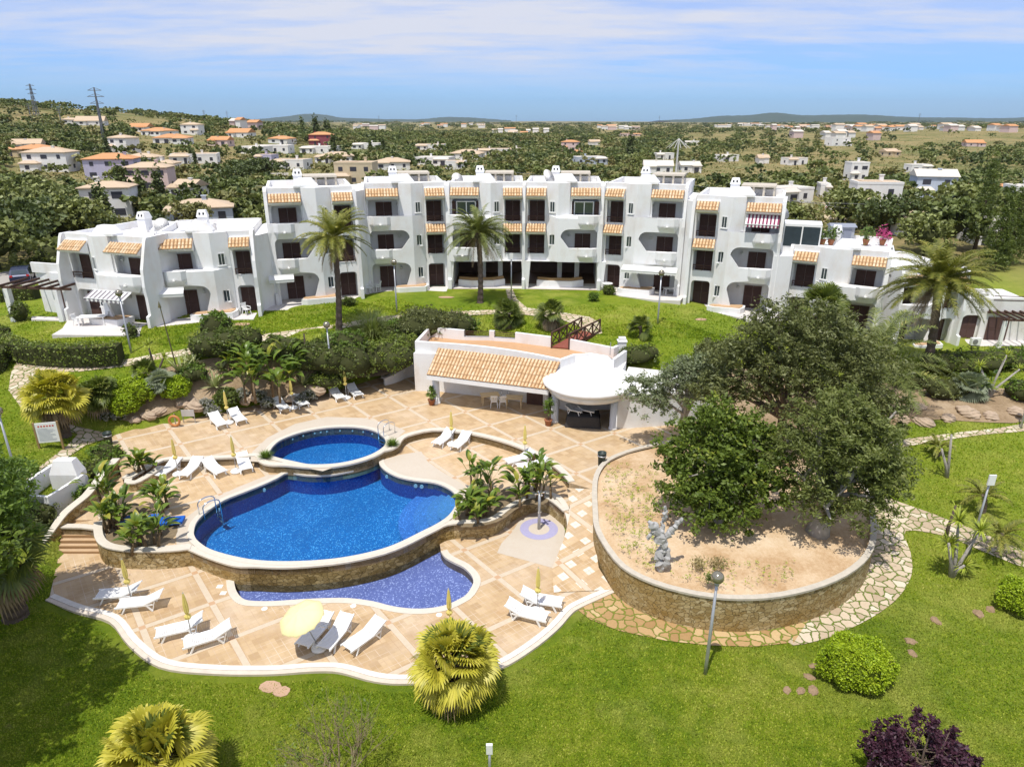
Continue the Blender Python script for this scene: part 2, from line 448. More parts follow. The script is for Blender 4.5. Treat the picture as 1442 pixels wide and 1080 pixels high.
# lower deck: outer white kerb line (photo bottom edge), then closed behind the raised walls
kerb = [(70,842),(110,858),(160,872),(188,905),(230,935),(300,944),(380,945),(440,941),(480,942),(530,955),(575,958),(640,952),(700,938),(745,912),(780,884),(800,862),(815,852),(862,831)]
KERB = [(p.x, p.y) for p in smooth_path([tuple(P(x, y, 0))[:2] for x, y in kerb], False, 4)]
def w2(px, py, z): p = P(px, py, z); return (p.x, p.y)
# front line of the raised (L1) terrace wall = the stone wall, left to right, by its BASE on L0
frontbase = [(78,765),(140,768),(147,790),(175,797),(215,799),(262,795),(270,797),(300,810),(335,821),(363,822),(404,823.5),(454,820),(510,810),(555,795),(588,779),(617,766),(640,760),(680,758),(700,752),(722,735),(745,723),(765,722),(778,728),(794,742)]
FRONT = [(p.x, p.y) for p in smooth_path([w2(x, y, 0) for x, y in frontbase], False, 3)]
# curved wall between L1 and L2 (base line on L1): left wall, left of the top pool, pool rim, right curved wall
W12 = crop(0, 620, 4.235, [(740,270),(790,270),(860,230),(985,165),(1080,163),(1250,155),(1440,145)]) + crop(260, 580, 3.6, [(365,262),(385,290),(430,308),(520,311),(640,322),(760,318),(880,292),(985,245),(1060,225),(1092,200)])
W12R = [(565,632),(575,624),(610,616),(650,619),(690,627),(730,640),(765,657),(790,676),(801,690)]
MID = [(p.x, p.y) for p in smooth_path([w2(x, y, L1) for x, y in W12+W12R], False, 3)]
# ramp between the curved walls and the big planter
rampL = [(801,690,1.0),(800,722,.9),(793,760,.7),(775,802,.3),(800,822,0.02)]
# big planter rim, outer edge at its base
PLB = [(838,690,1.05),(836,740,.7),(840,790,.25),(856,826,0),(900,855,0),(960,872,0),(1030,878,0),(1100,873,0),(1160,856,.02),(1205,825,.05),(1229,780,.15),(1232,740,.3)]
PLT = 1.75
rimO = crop(820, 400, 2.348, [(35,690),(36,640),(60,595),(110,570),(170,550),(230,535)]) 
rimpx = [(836,720),(835,690),(838,668),(850,650),(872,638),(905,628),(960,618),(1040,612),(1130,622),(1190,650),(1222,690),(1233,735),(1229,772),(1205,800),(1160,823),(1100,838),(1040,842),(980,836),(920,820),(876,797),(850,765),(838,740)]
PLANT = [(p.x, p.y) for p in smooth_path([w2(x, y, PLT) for x, y in rimpx], True, 3)]
# outer edge of the upper deck against the gardens (left to right), bar behind
upedge = [(125,640),(152,622),(160,613),(190,604),(250,592),(320,577),(400,563),(460,552),(520,535),(560,524),(584,516)]
UPE = [w2(x, y, L2) for x, y in upedge]
# ------------------------------------------------------------------ terrain heights
CTRL = [(0,1080,0),(400,1080,0),(800,1080,0),(1442,1080,-.05),(640,1000,0),(200,980,0),(1100,950,0),(1000,875,-.02),(1200,900,0),(820,860,-.04),(400,948,-.04),(100,862,-.04),(640,953,-.04),(860,840,-.04),
 (1340,810,.15),(1442,800,.35),(1250,700,.6),(1340,700,.8),(1442,690,1.0),(1235,760,.25),(1290,640,1.2),(1240,600,1.5),(1350,640,1.3),(1442,640,1.4),(1300,610,1.5),(1442,600,1.7),(1250,560,2.0),(1350,570,2.2),(1442,560,2.2),
 (1300,535,2.1),(1442,510,2.1),(1380,490,2.0),(1442,470,2.0),(1200,500,2.9),(1150,560,2.0),(1100,620,1.4),(1180,640,1.3),(1000,610,1.6),(960,560,1.9),(1000,520,3.0),(1050,480,4.0),
 (20,430,5.1),(100,470,5.1),(20,500,4.6),(90,500,4.7),(30,540,3.9),(90,530,4.0),(60,580,2.9),(20,600,2.6),(110,620,1.6),(60,640,2.0),(10,660,1.7),(140,610,1.45),(150,570,2.7),(90,660,1.7),(60,700,1.5),(20,740,.8),(50,790,.3),(10,850,.1),
 (150,505,4.6),(200,500,4.7),(300,480,5.0),(380,465,5.1),(450,462,5.2),(200,540,3.6),(250,570,2.3),(180,590,1.7),(250,600,1.38),(320,586,1.38),(300,550,2.6),(400,570,1.38),(460,560,1.38),(520,545,1.38),(560,532,1.38),
 (250,520,4.2),(320,515,4.1),(380,540,2.9),(400,500,4.4),(460,525,3.0),(480,490,4.6),(520,510,3.3),(560,490,4.2),(575,470,4.3),
 (600,440,5.2),(700,430,5.3),(850,430,5.2),(640,460,4.4),(760,470,4.5),(830,470,4.6),(900,460,4.9),(900,490,4.6),(960,490,4.2),(930,530,2.9),(1000,440,4.8),(1050,455,4.5),(910,560,1.9),
 (90,472,5.34),(150,474,5.34),(196,474,5.34),(60,460,5.3),(110,494,4.95),(100,444,5.35),(193,460,5.35),(250,450,5.35),(342,444,5.35),(404,427,5.38),(481,421,5.38),(540,408,5.38),(626,410,5.38),(735,405,5.38),(840,407,5.38),(931,414,5.3),(991,433,4.7),(1095,450,4.4),(1110,452,3.4),(1240,480,2.6)]
cp = [tuple(P(x, y, z)) for x, y, z in CTRL]
cp += [(-34,75,4.2),(-15,80,4.2),(10,82,4.2),(30,75,3.0),(50,70,2.0),(-45,55,4.8),(-50,40,3.8),(-45,30,2),(-34,25,1),(-30,15,.3),(45,30,.8),(50,45,1.7),(35,15,0),(60,60,1.8),(0,10,0),(-60,70,4.0),(-55,60,4.4)]
cp = np.array(cp)
def tpsK(r2): return np.where(r2 > 1e-9, .5*r2*np.log(np.maximum(r2, 1e-9)), 0.)
def tps_fit(c, lam=6.0):
    n = len(c); D = ((c[:, None, :2]-c[None, :, :2])**2).sum(-1)
    A = np.zeros((n+3, n+3)); A[:n, :n] = tpsK(D) + lam*np.eye(n); A[:n, n] = 1; A[:n, n+1:] = c[:, :2]; A[n:, :n] = A[:n, n:].T
    b = np.zeros(n+3); b[:n] = c[:, 2]; return np.linalg.solve(A, b)
W_ = tps_fit(cp)
def near_h(X, Y):
    sh = X.shape; X = X.ravel(); Y = Y.ravel(); n = len(cp)
    out = np.empty(len(X))
    for i in range(0, len(X), 20000):
        x = X[i:i+20000]; y = Y[i:i+20000]
        D = (x[:, None]-cp[None, :, 0])**2 + (y[:, None]-cp[None, :, 1])**2
        out[i:i+20000] = tpsK(D) @ W_[:n] + W_[n] + W_[n+1]*x + W_[n+2]*y
    return out.reshape(sh)
def far_h(X, Y):
    h = 38*np.exp(-((X+560)/380.)**2-((Y-620)/330.)**2) + 5*np.exp(-((X+230)/130.)**2-((Y-260)/120.)**2)
    h += 9*np.exp(-((X-700)/520.)**2-((Y-900)/420.)**2)
    h += 1.2*np.sin(X/71.+1)*np.sin(Y/93.) + 2.5*np.sin(X/260.+2)*np.cos(Y/330.)
    h += -1.5 + 3.5*np.exp(-(Y/130.)**2)
    far = np.clip((Y-1200)/3000, 0, 1); h = h*(1-far) + far*(6*np.sin(X/900.+.7)*np.sin(Y/1100.)+2)
    return h
def sstep(a): a = np.clip(a, 0, 1); return a*a*(3-2*a)
def ground_h(X, Y):
    X = np.asarray(X, float); Y = np.asarray(Y, float)
    w = sstep((np.maximum(np.maximum((np.abs(X)-44)/22, (Y-72)/22), (9-Y)/8)))
    xn = np.clip(X, -66, 66); yn = np.clip(Y, 2, 95)
    nh = near_h(xn, yn)
    return nh*(1-w) + far_h(X, Y)*w
def gh(x, y): return float(ground_h(np.array([x]), np.array([y]))[0])
def PG(px, py):
    """where the sight line of a photo pixel meets the terrain"""
    d = ray(px, py)
    ts = np.concatenate([np.arange(16, 110, .25), np.arange(110, 2500, 4.), np.arange(2500, 9000, 30.)])
    z = H + ts*d.z; g = ground_h(ts*d.x, ts*d.y); k = np.argmax(z <= g)
    if z[k] > g[k]: k = len(ts)-1
    a, b = ts[max(k-1, 0)], ts[k]
    t = b
    if k > 0:
        fa = H+a*d.z-g[k-1]; fb = z[k]-g[k]; t = a + (b-a)*fa/(fa-fb+1e-9)
    return Vector((t*d.x, t*d.y, gh(t*d.x, t*d.y)))
# deck outlines
def keepout(path, poly, d):
    off = offset_poly(poly, d); out = []
    for x, y in path:
        ins = inpoly(x, y, poly); dist = float(segdist_np(np.array([x]), np.array([y]), poly)[0])
        if ins or dist < d:
            q = min(off, key=lambda o: math.hypot(o[0]-x, o[1]-y)); best = None
            for i in range(len(off)):
                a = Vector(off[i-1]); b = Vector(off[i]); L = (b-a).length_squared+1e-9; t = max(0, min(1, (Vector((x, y))-a).dot(b-a)/L)); p = a.lerp(b, t)
                if best is None or (p-Vector((x, y))).length < best[0]: best = ((p-Vector((x, y))).length, p)
            out.append((best[1].x, best[1].y))
        else: out.append((x, y))
    return out
FRONT = keepout(FRONT, MAINPOOL, .34); MID = keepout(MID, TOPPOOL, .30)
L0POLY = KERB + [w2(838,826,0), w2(800,800,0)] + [(x, y+1.2) for x, y in FRONT[::-1]][:-2] + [w2(84,778,0)]
L1POLY = FRONT + [w2(801,722,L1), w2(802,690,L1)] + MID[::-1] + [w2(168,650,L1), w2(133,692,L1), w2(91,732,L1), w2(132,732,L1)]
FRONT0 = w2(133,736,L1)
L2POLY = MID + [w2(838,690,L2), w2(840,668,L2), w2(870,640,L2), w2(930,625,L2), w2(985,612,L2), w2(1010,590,L2), w2(930,560,L2), w2(885,492,5.12), w2(800,486,5.12), w2(700,474,5.12), w2(604,466,5.12)] + UPE[::-1] + [w2(165,648,L2)]
RAMPL = [P(x, y, z) for x, y, z in [(798,688,1.38),(801,705,1.15),(803,725,.93),(794,760,.62),(777,802,.3),(780,835,.03)]]
RAMPR = [P(x, y, z) for x, y, z in [(842,690,1.38),(838,705,1.15),(836,735,.93),(838,765,.62),(843,800,.3),(862,831,.03)]]
RPOLY = [(p.x, p.y) for p in RAMPL] + [(p.x, p.y) for p in RAMPR[::-1]]
STEPS = [w2(91,732,L1), w2(132,732,L1), w2(142,780,0), w2(82,780,0)]
# ground sheet: one tensor grid, fine by the pool, coarse to the horizon
def axis(a, b, step, far, grow):
    v = list(np.arange(a, b+1e-6, step)); s = step; x = b
    while x < far: s *= grow; x += s; v.append(x)
    return v
gy = axis(4, 84, .45, 15000, 1.045); gxp = axis(0, 50, .45, 14000, 1.06)
gx = [-x for x in gxp[:0:-1]] + gxp; gy = [-300, -100, -30, -8, 0] + gy
GX, GY = np.meshgrid(np.array(gx), np.array(gy)); GZ = ground_h(GX, GY)
nearm = (np.abs(GX) < 40) & (GY < 70)
for poly, lev in ((L0POLY, L0), (L1POLY, L1), (L2POLY, L2), (RPOLY, 0), (STEPS, 0)):
    ins = np.zeros(GX.shape, bool); sub = nearm
    ins[sub] = inpoly_np(GX[sub], GY[sub], poly)
    dd = np.zeros(GX.shape); dd[ins] = segdist_np(GX[ins], GY[ins], poly)
    GZ[ins] = np.minimum(GZ[ins], lev-.06)
    GZ[ins & (dd > .75)] = -2.6
ins = np.zeros(GX.shape, bool); ins[nearm] = inpoly_np(GX[nearm], GY[nearm], PLANT); GZ[ins] = np.minimum(GZ[ins], .9)
ny, nx = GX.shape
idx = np.arange(ny*nx).reshape(ny, nx)
Fq = np.stack([idx[:-1, :-1], idx[:-1, 1:], idx[1:, 1:], idx[1:, :-1]], -1).reshape(-1, 4)
def groundmat():
    t = NT('lawn_and_fields')
    sx = t.n('ShaderNodeSeparateXYZ'); t.l(t.pos(), sx.inputs[0])
    # lawn
    n1 = t.noise(.16, 4); n2 = t.noise(1.6, 6, rough=.7); n3 = t.noise(11, 6, rough=.8)
    g = t.ramp(t.math('ADD', t.math('MULTIPLY', n1, .55), t.math('MULTIPLY', n2, .45)), [(.33, (.085,.17,.008)), (.45, (.165,.26,.010)), (.56, (.27,.34,.02)), (.68, (.39,.39,.07))])
    g = t.mix(t.map(n3, .32, .72, 0, .75), g, t.mix(n2, (.085,.13,.010), (.33,.40,.045)))
    g = t.mix(t.map(t.noise(38, 3, rough=.8), .4, .7, 0, .5), g, (.07,.11,.010))
    g = t.mix(t.map(t.noise(.75, 5, rough=.7), .63, .74, 0, .55), g, (.27,.22,.08))
    g = t.mix(t.map(t.noise(.23, 5, rough=.65), .50, .66, 0, .7), g, (.36,.38,.07))
    g = t.mix(t.map(sx.outputs[0], 9, 20, 0, .35), g, (.33,.39,.06))
    # far country: dry fields, scrub, red earth
    f1 = t.noise(.012, 5, rough=.6); f2 = t.noise(.06, 6, rough=.7); f3 = t.noise(.5, 5, rough=.7)
    d = t.ramp(t.math('ADD', t.math('MULTIPLY', f1, .5), t.math('MULTIPLY', f2, .5)), [(.36, (.10,.12,.035)), (.44, (.17,.165,.055)), (.52, (.29,.23,.10)), (.62, (.38,.27,.13)), (.72, (.36,.18,.085))])
    d = t.mix(t.map(f3, .35, .65, 0, .5), d, (.07,.09,.025))
    ax = t.math('ABSOLUTE', sx.outputs[0])
    w = t.map(t.math('MAXIMUM', t.math('SUBTRACT', sx.outputs[1], 74.), t.math('SUBTRACT', ax, 52.)), 0, 14)
    c = t.mix(w, g, d)
    bp = t.bump(t.math('ADD', n3, t.math('MULTIPLY', t.noise(38, 3, rough=.8), .8)), 1., .09)
    return t.done(t.principled(c, .95, normal=bp, spec=.15))
GROUND = npmesh('ground', np.stack([GX, GY, GZ], -1).reshape(-1, 3), Fq, groundmat(), smooth=True); tag(GROUND, kind='structure')
def drape(name, poly, dz, mat, res=.5, label=None, kind='structure'):
    v, f = cdt(poly, (), res)
    V = np.array([(x, y, 0) for x, y in v]); V[:, 2] = ground_h(V[:, 0], V[:, 1]) + dz
    o = npmesh(name, V, np.array(f), mat, smooth=True); tag(o, kind=kind); return o
# distant hills
def hills():
    mb = MB()
    rng = random.Random(3)
    def ridge(Y, pts, depth):
        P3 = smooth_path(pts, False, 12); n = len(P3)
        vs = []
        for p in P3:
            X = (p.x-721)/F*Y/CT; top = H + (170-p.y)/F*Y*1.02 + rng.uniform(-1, 1)*Y*.00025
            vs += [(X, Y-depth, -20), (X, Y-depth*.45, top*.45), (X, Y, top), (X, Y+depth, -20)]
        fs = [(4*i+k, 4*(i+1)+k, 4*(i+1)+k+1, 4*i+k+1) for i in range(n-1) for k in range(3)]
        mb.add(vs, fs)
    ridge(11500, [(380,171),(440,165.5),(470,162),(495,163.5),(520,167),(600,168.6),(640,165.8),(680,167),(720,170)], 1500)
    ridge(9500, [(900,170),(940,168),(975,164.5),(1010,163.5),(1042,160.5),(1075,163.5),(1110,163.2),(1150,162.8),(1200,165.5),(1260,166.5),(1330,167),(1380,164),(1442,162.4),(1520,163),(1600,164)], 1600)
    ridge(12500, [(-100,170),(60,171),(200,167),(300,168.8),(420,170.5)], 1500)
    return mb
tag(hills().build('hills', simple('hill_scrub', (.05,.075,.045), 1., var=.3, nscale=.004), smooth=True), kind='structure')
# ------------------------------------------------------------------ decks
def deck(name, poly, holes, z, th, mat):
    mb = MB(); plate(mb, poly, holes, z-th, z, res=None); o = mb.build(name, mat); tag(o, kind='structure'); return o
SURF = .04
deck('lower_terrace_floor', L0POLY, [KIDPOOL], L0+SURF, .5, DECK0)
deck('pool_terrace_floor', L1POLY, [MAINPOOL], L1, .4, DECK1)
deck('upper_terrace_floor', L2POLY, [TOPPOOL], L2, .5, DECK2)
mb = MB(); n = len(RAMPL); mb.add([tuple(p) for p in RAMPL]+[tuple(p) for p in RAMPR], [(i, i+n, i+n+1, i+1) for i in range(n-1)])
for i in range(n): mb.v[i] = (mb.v[i][0], mb.v[i][1], mb.v[i][2]+.045); mb.v[i+n] = (mb.v[i+n][0], mb.v[i+n][1], mb.v[i+n][2]+.045)
tag(mb.build('ramp_path', DECKR), kind='structure')
# pale tiled surrounds of the pools, thin sheets just above the tiles
def ring(name, inner, outer, z, mat, kind='structure'):
    mb = MB(); plate(mb, outer, [inner], z-.01, z, sides=False); return tag(mb.build(name, mat), kind=kind)
def clip_in(poly, region):  # keep points inside the region, pull others to the pool
    return poly
sur = crop(260, 580, 3.6, [(330,250),(345,200),(420,130),(560,60),(720,25),(900,30),(1040,60),(1120,95),(1090,120),(1060,160),(1020,190),(700,300),(500,262)])
pl = MB(); plate(pl, [w2(x, y, L2+.008) for x, y in sur], [TOPPOOL], L2, L2+.008, sides=False); tag(pl.build('upper_pool_surround', PALE), kind='structure')
sur1 = crop(260, 580, 3.6, [(-40,690),(-45,600),(0,540),(120,450),(260,385),(420,320),(520,312),(980,250),(1100,215),(1200,200),(1230,250),(1300,300),(1400,360),(1460,420),(1440,500),(1380,560),(1290,565),(1000,690),(700,752),(370,752),(100,690)])
pl = MB(); plate(pl, [w2(x, y, L1+.008) for x, y in sur1], [MAINPOOL], L1, L1+.008, sides=False); tag(pl.build('main_pool_surround', PALE), kind='structure')
# ------------------------------------------------------------------ stone retaining walls and their copings
def ribbon(mb, path, z0, z1, th, side=1):
    """wall along an open path; z0, z1 numbers or per-point lists; thickness th to the left (side=1) of travel"""
    n = len(path); z0 = z0 if hasattr(z0, '__len__') else [z0]*n; z1 = z1 if hasattr(z1, '__len__') else [z1]*n
    L = []; R = []
    for i in range(n):
        a = Vector(path[max(i-1, 0)][:2]); b = Vector(path[min(i+1, n-1)][:2]); d = (b-a).normalized(); nn = Vector((-d.y, d.x))*side*th
        p = Vector(path[i][:2]); L.append(p); R.append(p+nn)
    vs = []
    for i in range(n): vs += [(L[i].x, L[i].y, z0[i]), (L[i].x, L[i].y, z1[i]), (R[i].x, R[i].y, z1[i]), (R[i].x, R[i].y, z0[i])]
    fs = [(4*i+k, 4*i+(k+1) % 4, 4*(i+1)+(k+1) % 4, 4*(i+1)+k) for i in range(n-1) for k in range(4)]
    fs += [(3,2,1,0), (4*(n-1), 4*(n-1)+1, 4*(n-1)+2, 4*(n-1)+3)]
    mb.add(vs, fs)
def shift(path, d):
    out = []; n = len(path)
    for i in range(n):
        a = Vector(path[max(i-1, 0)][:2]); b = Vector(path[min(i+1, n-1)][:2]); dd = (b-a).normalized()
        out.append((path[i][0]-dd.y*d, path[i][1]+dd.x*d))
    return out
# front wall of the pool terrace
w = thing('retaining_wall', (0,0,0), 'long curved stone wall holding up the main pool above the lavender pool', 'wall')
i0 = min(range(len(FRONT)), key=lambda i: abs(FRONT[i][0]-w2(350,822,0)[0])+abs(FRONT[i][1]-w2(350,822,0)[1]))
i1 = min(range(len(FRONT)), key=lambda i: abs(FRONT[i][0]-w2(640,760,0)[0])+abs(FRONT[i][1]-w2(640,760,0)[1]))
m = MB(); ribbon(m, FRONT[:i0+1], -.4, L1-.04, .3); m.build('stone_face', STONE, w)
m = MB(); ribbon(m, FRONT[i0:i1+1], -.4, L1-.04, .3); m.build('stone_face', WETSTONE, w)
m = MB(); ribbon(m, FRONT[i1:], -.4, L1-.04, .3); m.build('stone_face', STONE, w)
m = MB(); ribbon(m, shift(FRONT, -.06), L1-.04, L1+.045, .34); m.build('coping', COPING, w)
# step between pool terrace and upper terrace
w = thing('retaining_wall', (0,0,0), 'low curved stone wall stepping up from the pool terrace to the upper terrace', 'wall')
m = MB(); ribbon(m, MID, L1-.2, L2-.04, .3); m.build('stone_face', STONE, w)
m = MB(); ribbon(m, shift(MID, -.05), L2-.04, L2+.07, .38); m.build('coping', COPING, w)
# curved parapet down the ramp, round the shower
shp = [w2(x, y, z) for x, y, z in [(745,722,.0),(765,716,.1),(785,722,.2),(797,738,.3),(799,758,.3),(790,785,.2),(780,803,.1)]]
path = [(p.x, p.y) for p in smooth_path(shp, False, 5)]; nn = len(path)
w = thing('retaining_wall', (0,0,0), 'thin curved white topped kerb wall sweeping round the outdoor shower', 'wall')
zt = [1.05-.85*max(0, (i/(nn-1)-.35)/.65) for i in range(nn)]
m = MB(); ribbon(m, path, -.3, [z-.06 for z in zt], .22, 1); m.build('stone_face', STONE, w)
m = MB(); ribbon(m, shift(path, -.04), [z-.06 for z in zt], [z+.03 for z in zt], .32, 1); m.build('coping', COPING, w)
# white kerb round the lower terrace
kb = thing('terrace_kerb', (0,0,0), 'white curved kerb between the lower terrace and the front lawn', 'kerb')
m = MB(); ribbon(m, KERB, -.3, .075, .24, 1); m.build('kerb_band', simple('white_kerb', (.68,.64,.58), .8, var=.2, nscale=3), kb)
m = MB(); ribbon(m, shift(KERB, -.20), -.3, .05, .195); m.build('kerb_apron', simple('kerb_apron', (.60,.52,.43), .8, var=.2, nscale=3), kb)
# ------------------------------------------------------------------ pools
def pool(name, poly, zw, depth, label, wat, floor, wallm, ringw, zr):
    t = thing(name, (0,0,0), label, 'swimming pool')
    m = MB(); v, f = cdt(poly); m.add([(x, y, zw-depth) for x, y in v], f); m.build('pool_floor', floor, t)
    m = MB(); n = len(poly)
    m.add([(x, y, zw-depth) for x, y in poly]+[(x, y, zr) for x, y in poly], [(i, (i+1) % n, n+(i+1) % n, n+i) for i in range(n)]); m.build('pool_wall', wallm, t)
    m = MB(); m.add([(x, y, zw) for x, y in v], f); m.build('water_surface', wat, t)
    return t
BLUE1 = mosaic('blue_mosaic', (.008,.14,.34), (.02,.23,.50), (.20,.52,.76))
BLUE2 = mosaic('shaded_blue_mosaic', (.006,.05,.28), (.012,.09,.38), (.04,.16,.5))  # pool wall copy of the mosaic, its weaker light painted in as darker blue
LAV1 = mosaic('lavender_mosaic', (.13,.16,.36), (.21,.25,.49), (.50,.55,.80))
LAV2 = mosaic('dark_lavender_mosaic', (.05,.06,.20), (.09,.10,.30), (.1,.1,.4))
WAT = watermat('pool_water', (.55,.82,1.)); WATL = watermat('shallow_water', (.82,.88,.98))
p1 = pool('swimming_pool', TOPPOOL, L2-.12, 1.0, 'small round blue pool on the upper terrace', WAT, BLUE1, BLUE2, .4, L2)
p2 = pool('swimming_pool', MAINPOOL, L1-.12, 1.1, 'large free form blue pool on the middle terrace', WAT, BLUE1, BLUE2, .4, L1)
p3 = pool('paddling_pool', KIDPOOL, L0-.05, .38, 'shallow lavender tiled pool below the curved stone wall', WATL, LAV1, LAV2, .4, L0+SURF)
def copingring(parent, poly, wd, z):
    m = MB(); plate(m, offset_poly(poly, wd), [offset_poly(poly, -.03)], z-.10, z); m.build('coping', COPING, parent)
copingring(p1, TOPPOOL, .29, L2+.08); copingring(p2, MAINPOOL, .27, L1+.06)
m = MB(); ka = KIDPOOL[:len(KIDPOOL)-len(wallbase)]
ribbon(m, shift(ka, .02), -.06, L0+SURF+.03, .34, -1); m.build('coping', COPING, p3)
# submerged steps at the right end of the main pool
for i, (r, dz) in enumerate([(4.4, .85), (3.6, .65), (2.9, .45), (2.3, .25)]):
    c = P(676, 710, L1); m = MB(); pts = []
    for k in range(26):
        a = PI*.45 + k/25*PI*1.2; pts.append((c.x + r*math.cos(a)*1.0, c.y + .2 + r*math.sin(a)*1.0))
    reg = [p for p in offset_poly(MAINPOOL, -.02)]
    v, f = cdt([tuple(p) for p in reg], (), None, pts)
    z = L1-.12-dz
    # keep only the part of the pool within r of the corner
    V = [(x, y, z) for x, y in v]; 
    keep = [q for q in f if all(math.hypot(v[i_][0]-c.x, v[i_][1]-c.y-.2) < r+.05 for i_ in q)]
    if keep: m.add(V, keep); m.build('pool_step', mosaic('step_mosaic%d' % i, (.06+.02*i,.17+.03*i,.42), (.10+.03*i,.25+.03*i,.55), (.2,.4,.8)), p2)
def ladder(px, py, z, rz, label):
    t = thing('pool_ladder', P(px, py, z), label, 'ladder', None, rz)
    for s in (-.27, .27):
        m = MB(); pts = [(s, -.55, 0)] + [(s, -.55+.45*(1-math.cos(a)), .62+.25*math.sin(a)) for a in [i*PI/8 for i in range(9)]] + [(s, .35, -.6)]
        m.tube(pts, .03, 8); m.build('handrail', STEEL, t, True)
    for k in range(3):
        m = MB(); m.box(-.25, .25, .31, .40, -.25-.22*k, -.22-.22*k); m.build('rung', STEEL, t)
    return t
ladder(299, 722, L1, math.radians(-40), 'steel pool ladder at the left end of the large blue pool')
ladder(543, 612, L2, math.radians(140), 'steel pool ladder on the rim of the small round pool')
# steps on the left
st = thing('staircase', (0,0,0), 'tan tiled steps between the stone walls at the terrace end', 'stairs')
A, B, C_, D_ = [Vector(p) for p in STEPS]; N = 6
STEPM = simple('step_tiles', (.50,.35,.21), .75, var=.15, nscale=3)
EDGEM = simple('step_edge', (.33,.20,.10), .8)
for k in range(N):
    z = L1*(1-(k+1)/(N+1)); a0 = k/N; a1 = (k+1)/N
    q = [A.lerp(D_, a0), B.lerp(C_, a0), B.lerp(C_, a1), A.lerp(D_, a1)]
    m = MB(); m.prism([tuple(p) for p in q], -.3, z+.0); m.build('step', STEPM, st)
    m = MB(); e = [A.lerp(D_, a1-.02), B.lerp(C_, a1-.02), B.lerp(C_, a1+.012), A.lerp(D_, a1+.012)]; m.prism([tuple(p) for p in e], z-.10, z+.012); m.build('step_edge', EDGEM, st)
# side wall of the steps and the beds, stone with pale cap
def lowwall(label, pts, th=.4, cap=COPING, face=STONE, side=1, sub=4, name='garden_wall'):
    """pts: (px,py,ztop,zbase); outline given on the wall top"""
    q = [P(a, b, c) for a, b, c, d in pts]; n = len(q)
    sp = smooth_path([(p.x, p.y, p.z) for p in q], False, sub) if sub > 1 else q
    zb = [c[3] for c in pts]; m_ = len(sp)
    base = [np.interp(i/(m_-1)*(n-1), range(n), zb) for i in range(m_)]
    t = thing(name, (0,0,0), label, 'wall'); P2 = [(p.x, p.y) for p in sp]
    m = MB(); ribbon(m, P2, [b-.4 for b in base], [p.z-.07 for p in sp], th, side); m.build('stone_face', face, t)
    m = MB(); ribbon(m, shift(P2, -.04*side), [p.z-.07 for p in sp], [p.z for p in sp], th+.08, side); m.build('coping', cap, t)
    return t
lowwall('sloping stone wall with pale cap beside the tan steps', [(168,645,1.85,1.4),(150,665,1.75,1.0),(133,688,1.65,.95),(122,700,1.65,.9),(95,722,1.5,.9),(75,748,.95,.3),(60,766,.5,0)], .35, side=-1, sub=3)
lowwall('short stone planter wall beside the four loungers', [(230,656,1.45,.95),(207,672,1.45,.95),(190,680,1.45,.95),(176,679,1.45,.95),(178,672,1.45,.95)], .3, sub=2, side=-1)
lowwall('white capped stone edge around the left strelitzia bed', [(133,735,1.25,.8),(134,755,1.2,0),(145,768,1.17,0),(170,774,1.10,0),(205,776,1.06,0),(240,775,1.04,0),(268,772,1.02,0)], .3, sub=3)
# ------------------------------------------------------------------ big planter
pt = thing('raised_planter', (0,0,0), 'large kidney shaped raised planter with stone wall and sandy soil', 'planter')
n = len(PLANT); m = MB()
vs = [(x, y, -.3) for x, y in PLANT]+[(x, y, PLT-.1) for x, y in PLANT]; m.add(vs, [(i, (i+1) % n, n+(i+1) % n, n+i) for i in range(n)]); m.build('stone_face', STONE, pt)
m = MB(); plate(m, offset_poly(PLANT, .05), [offset_poly(PLANT, -.22)], PLT-.1, PLT); m.build('rim', CONC, pt)
inn = offset_poly(PLANT, -.2); v, f = cdt(inn, (), .6)
V = []
for x, y in v:
    d = float(segdist_np(np.array([x]), np.array([y]), inn)[0]); V.append((x, y, PLT-.18+.35*min(1, d/3)+.03*math.sin(x*3)*math.sin(y*2.3)))
def soilmat(name, a, b, c3):
    t = NT(name); n1 = t.noise(.5, 5); n2 = t.noise(6, 6, rough=.75)
    c = t.ramp(t.math('ADD', t.math('MULTIPLY', n1, .6), t.math('MULTIPLY', n2, .4)), [(.35, a), (.5, b), (.65, c3)])
    return t.done(t.principled(c, .95, normal=t.bump(t.noise(16, 5, rough=.75), .8, .05), spec=.1))
SOIL = soilmat('sandy_soil', (.42,.26,.13), (.58,.42,.26), (.68,.54,.38)); EARTH = soilmat('garden_earth', (.19,.13,.07), (.33,.24,.15), (.44,.34,.23))
npmesh('soil', np.array(V), np.array(f), SOIL, pt, True)
PLZ = PLT + .12
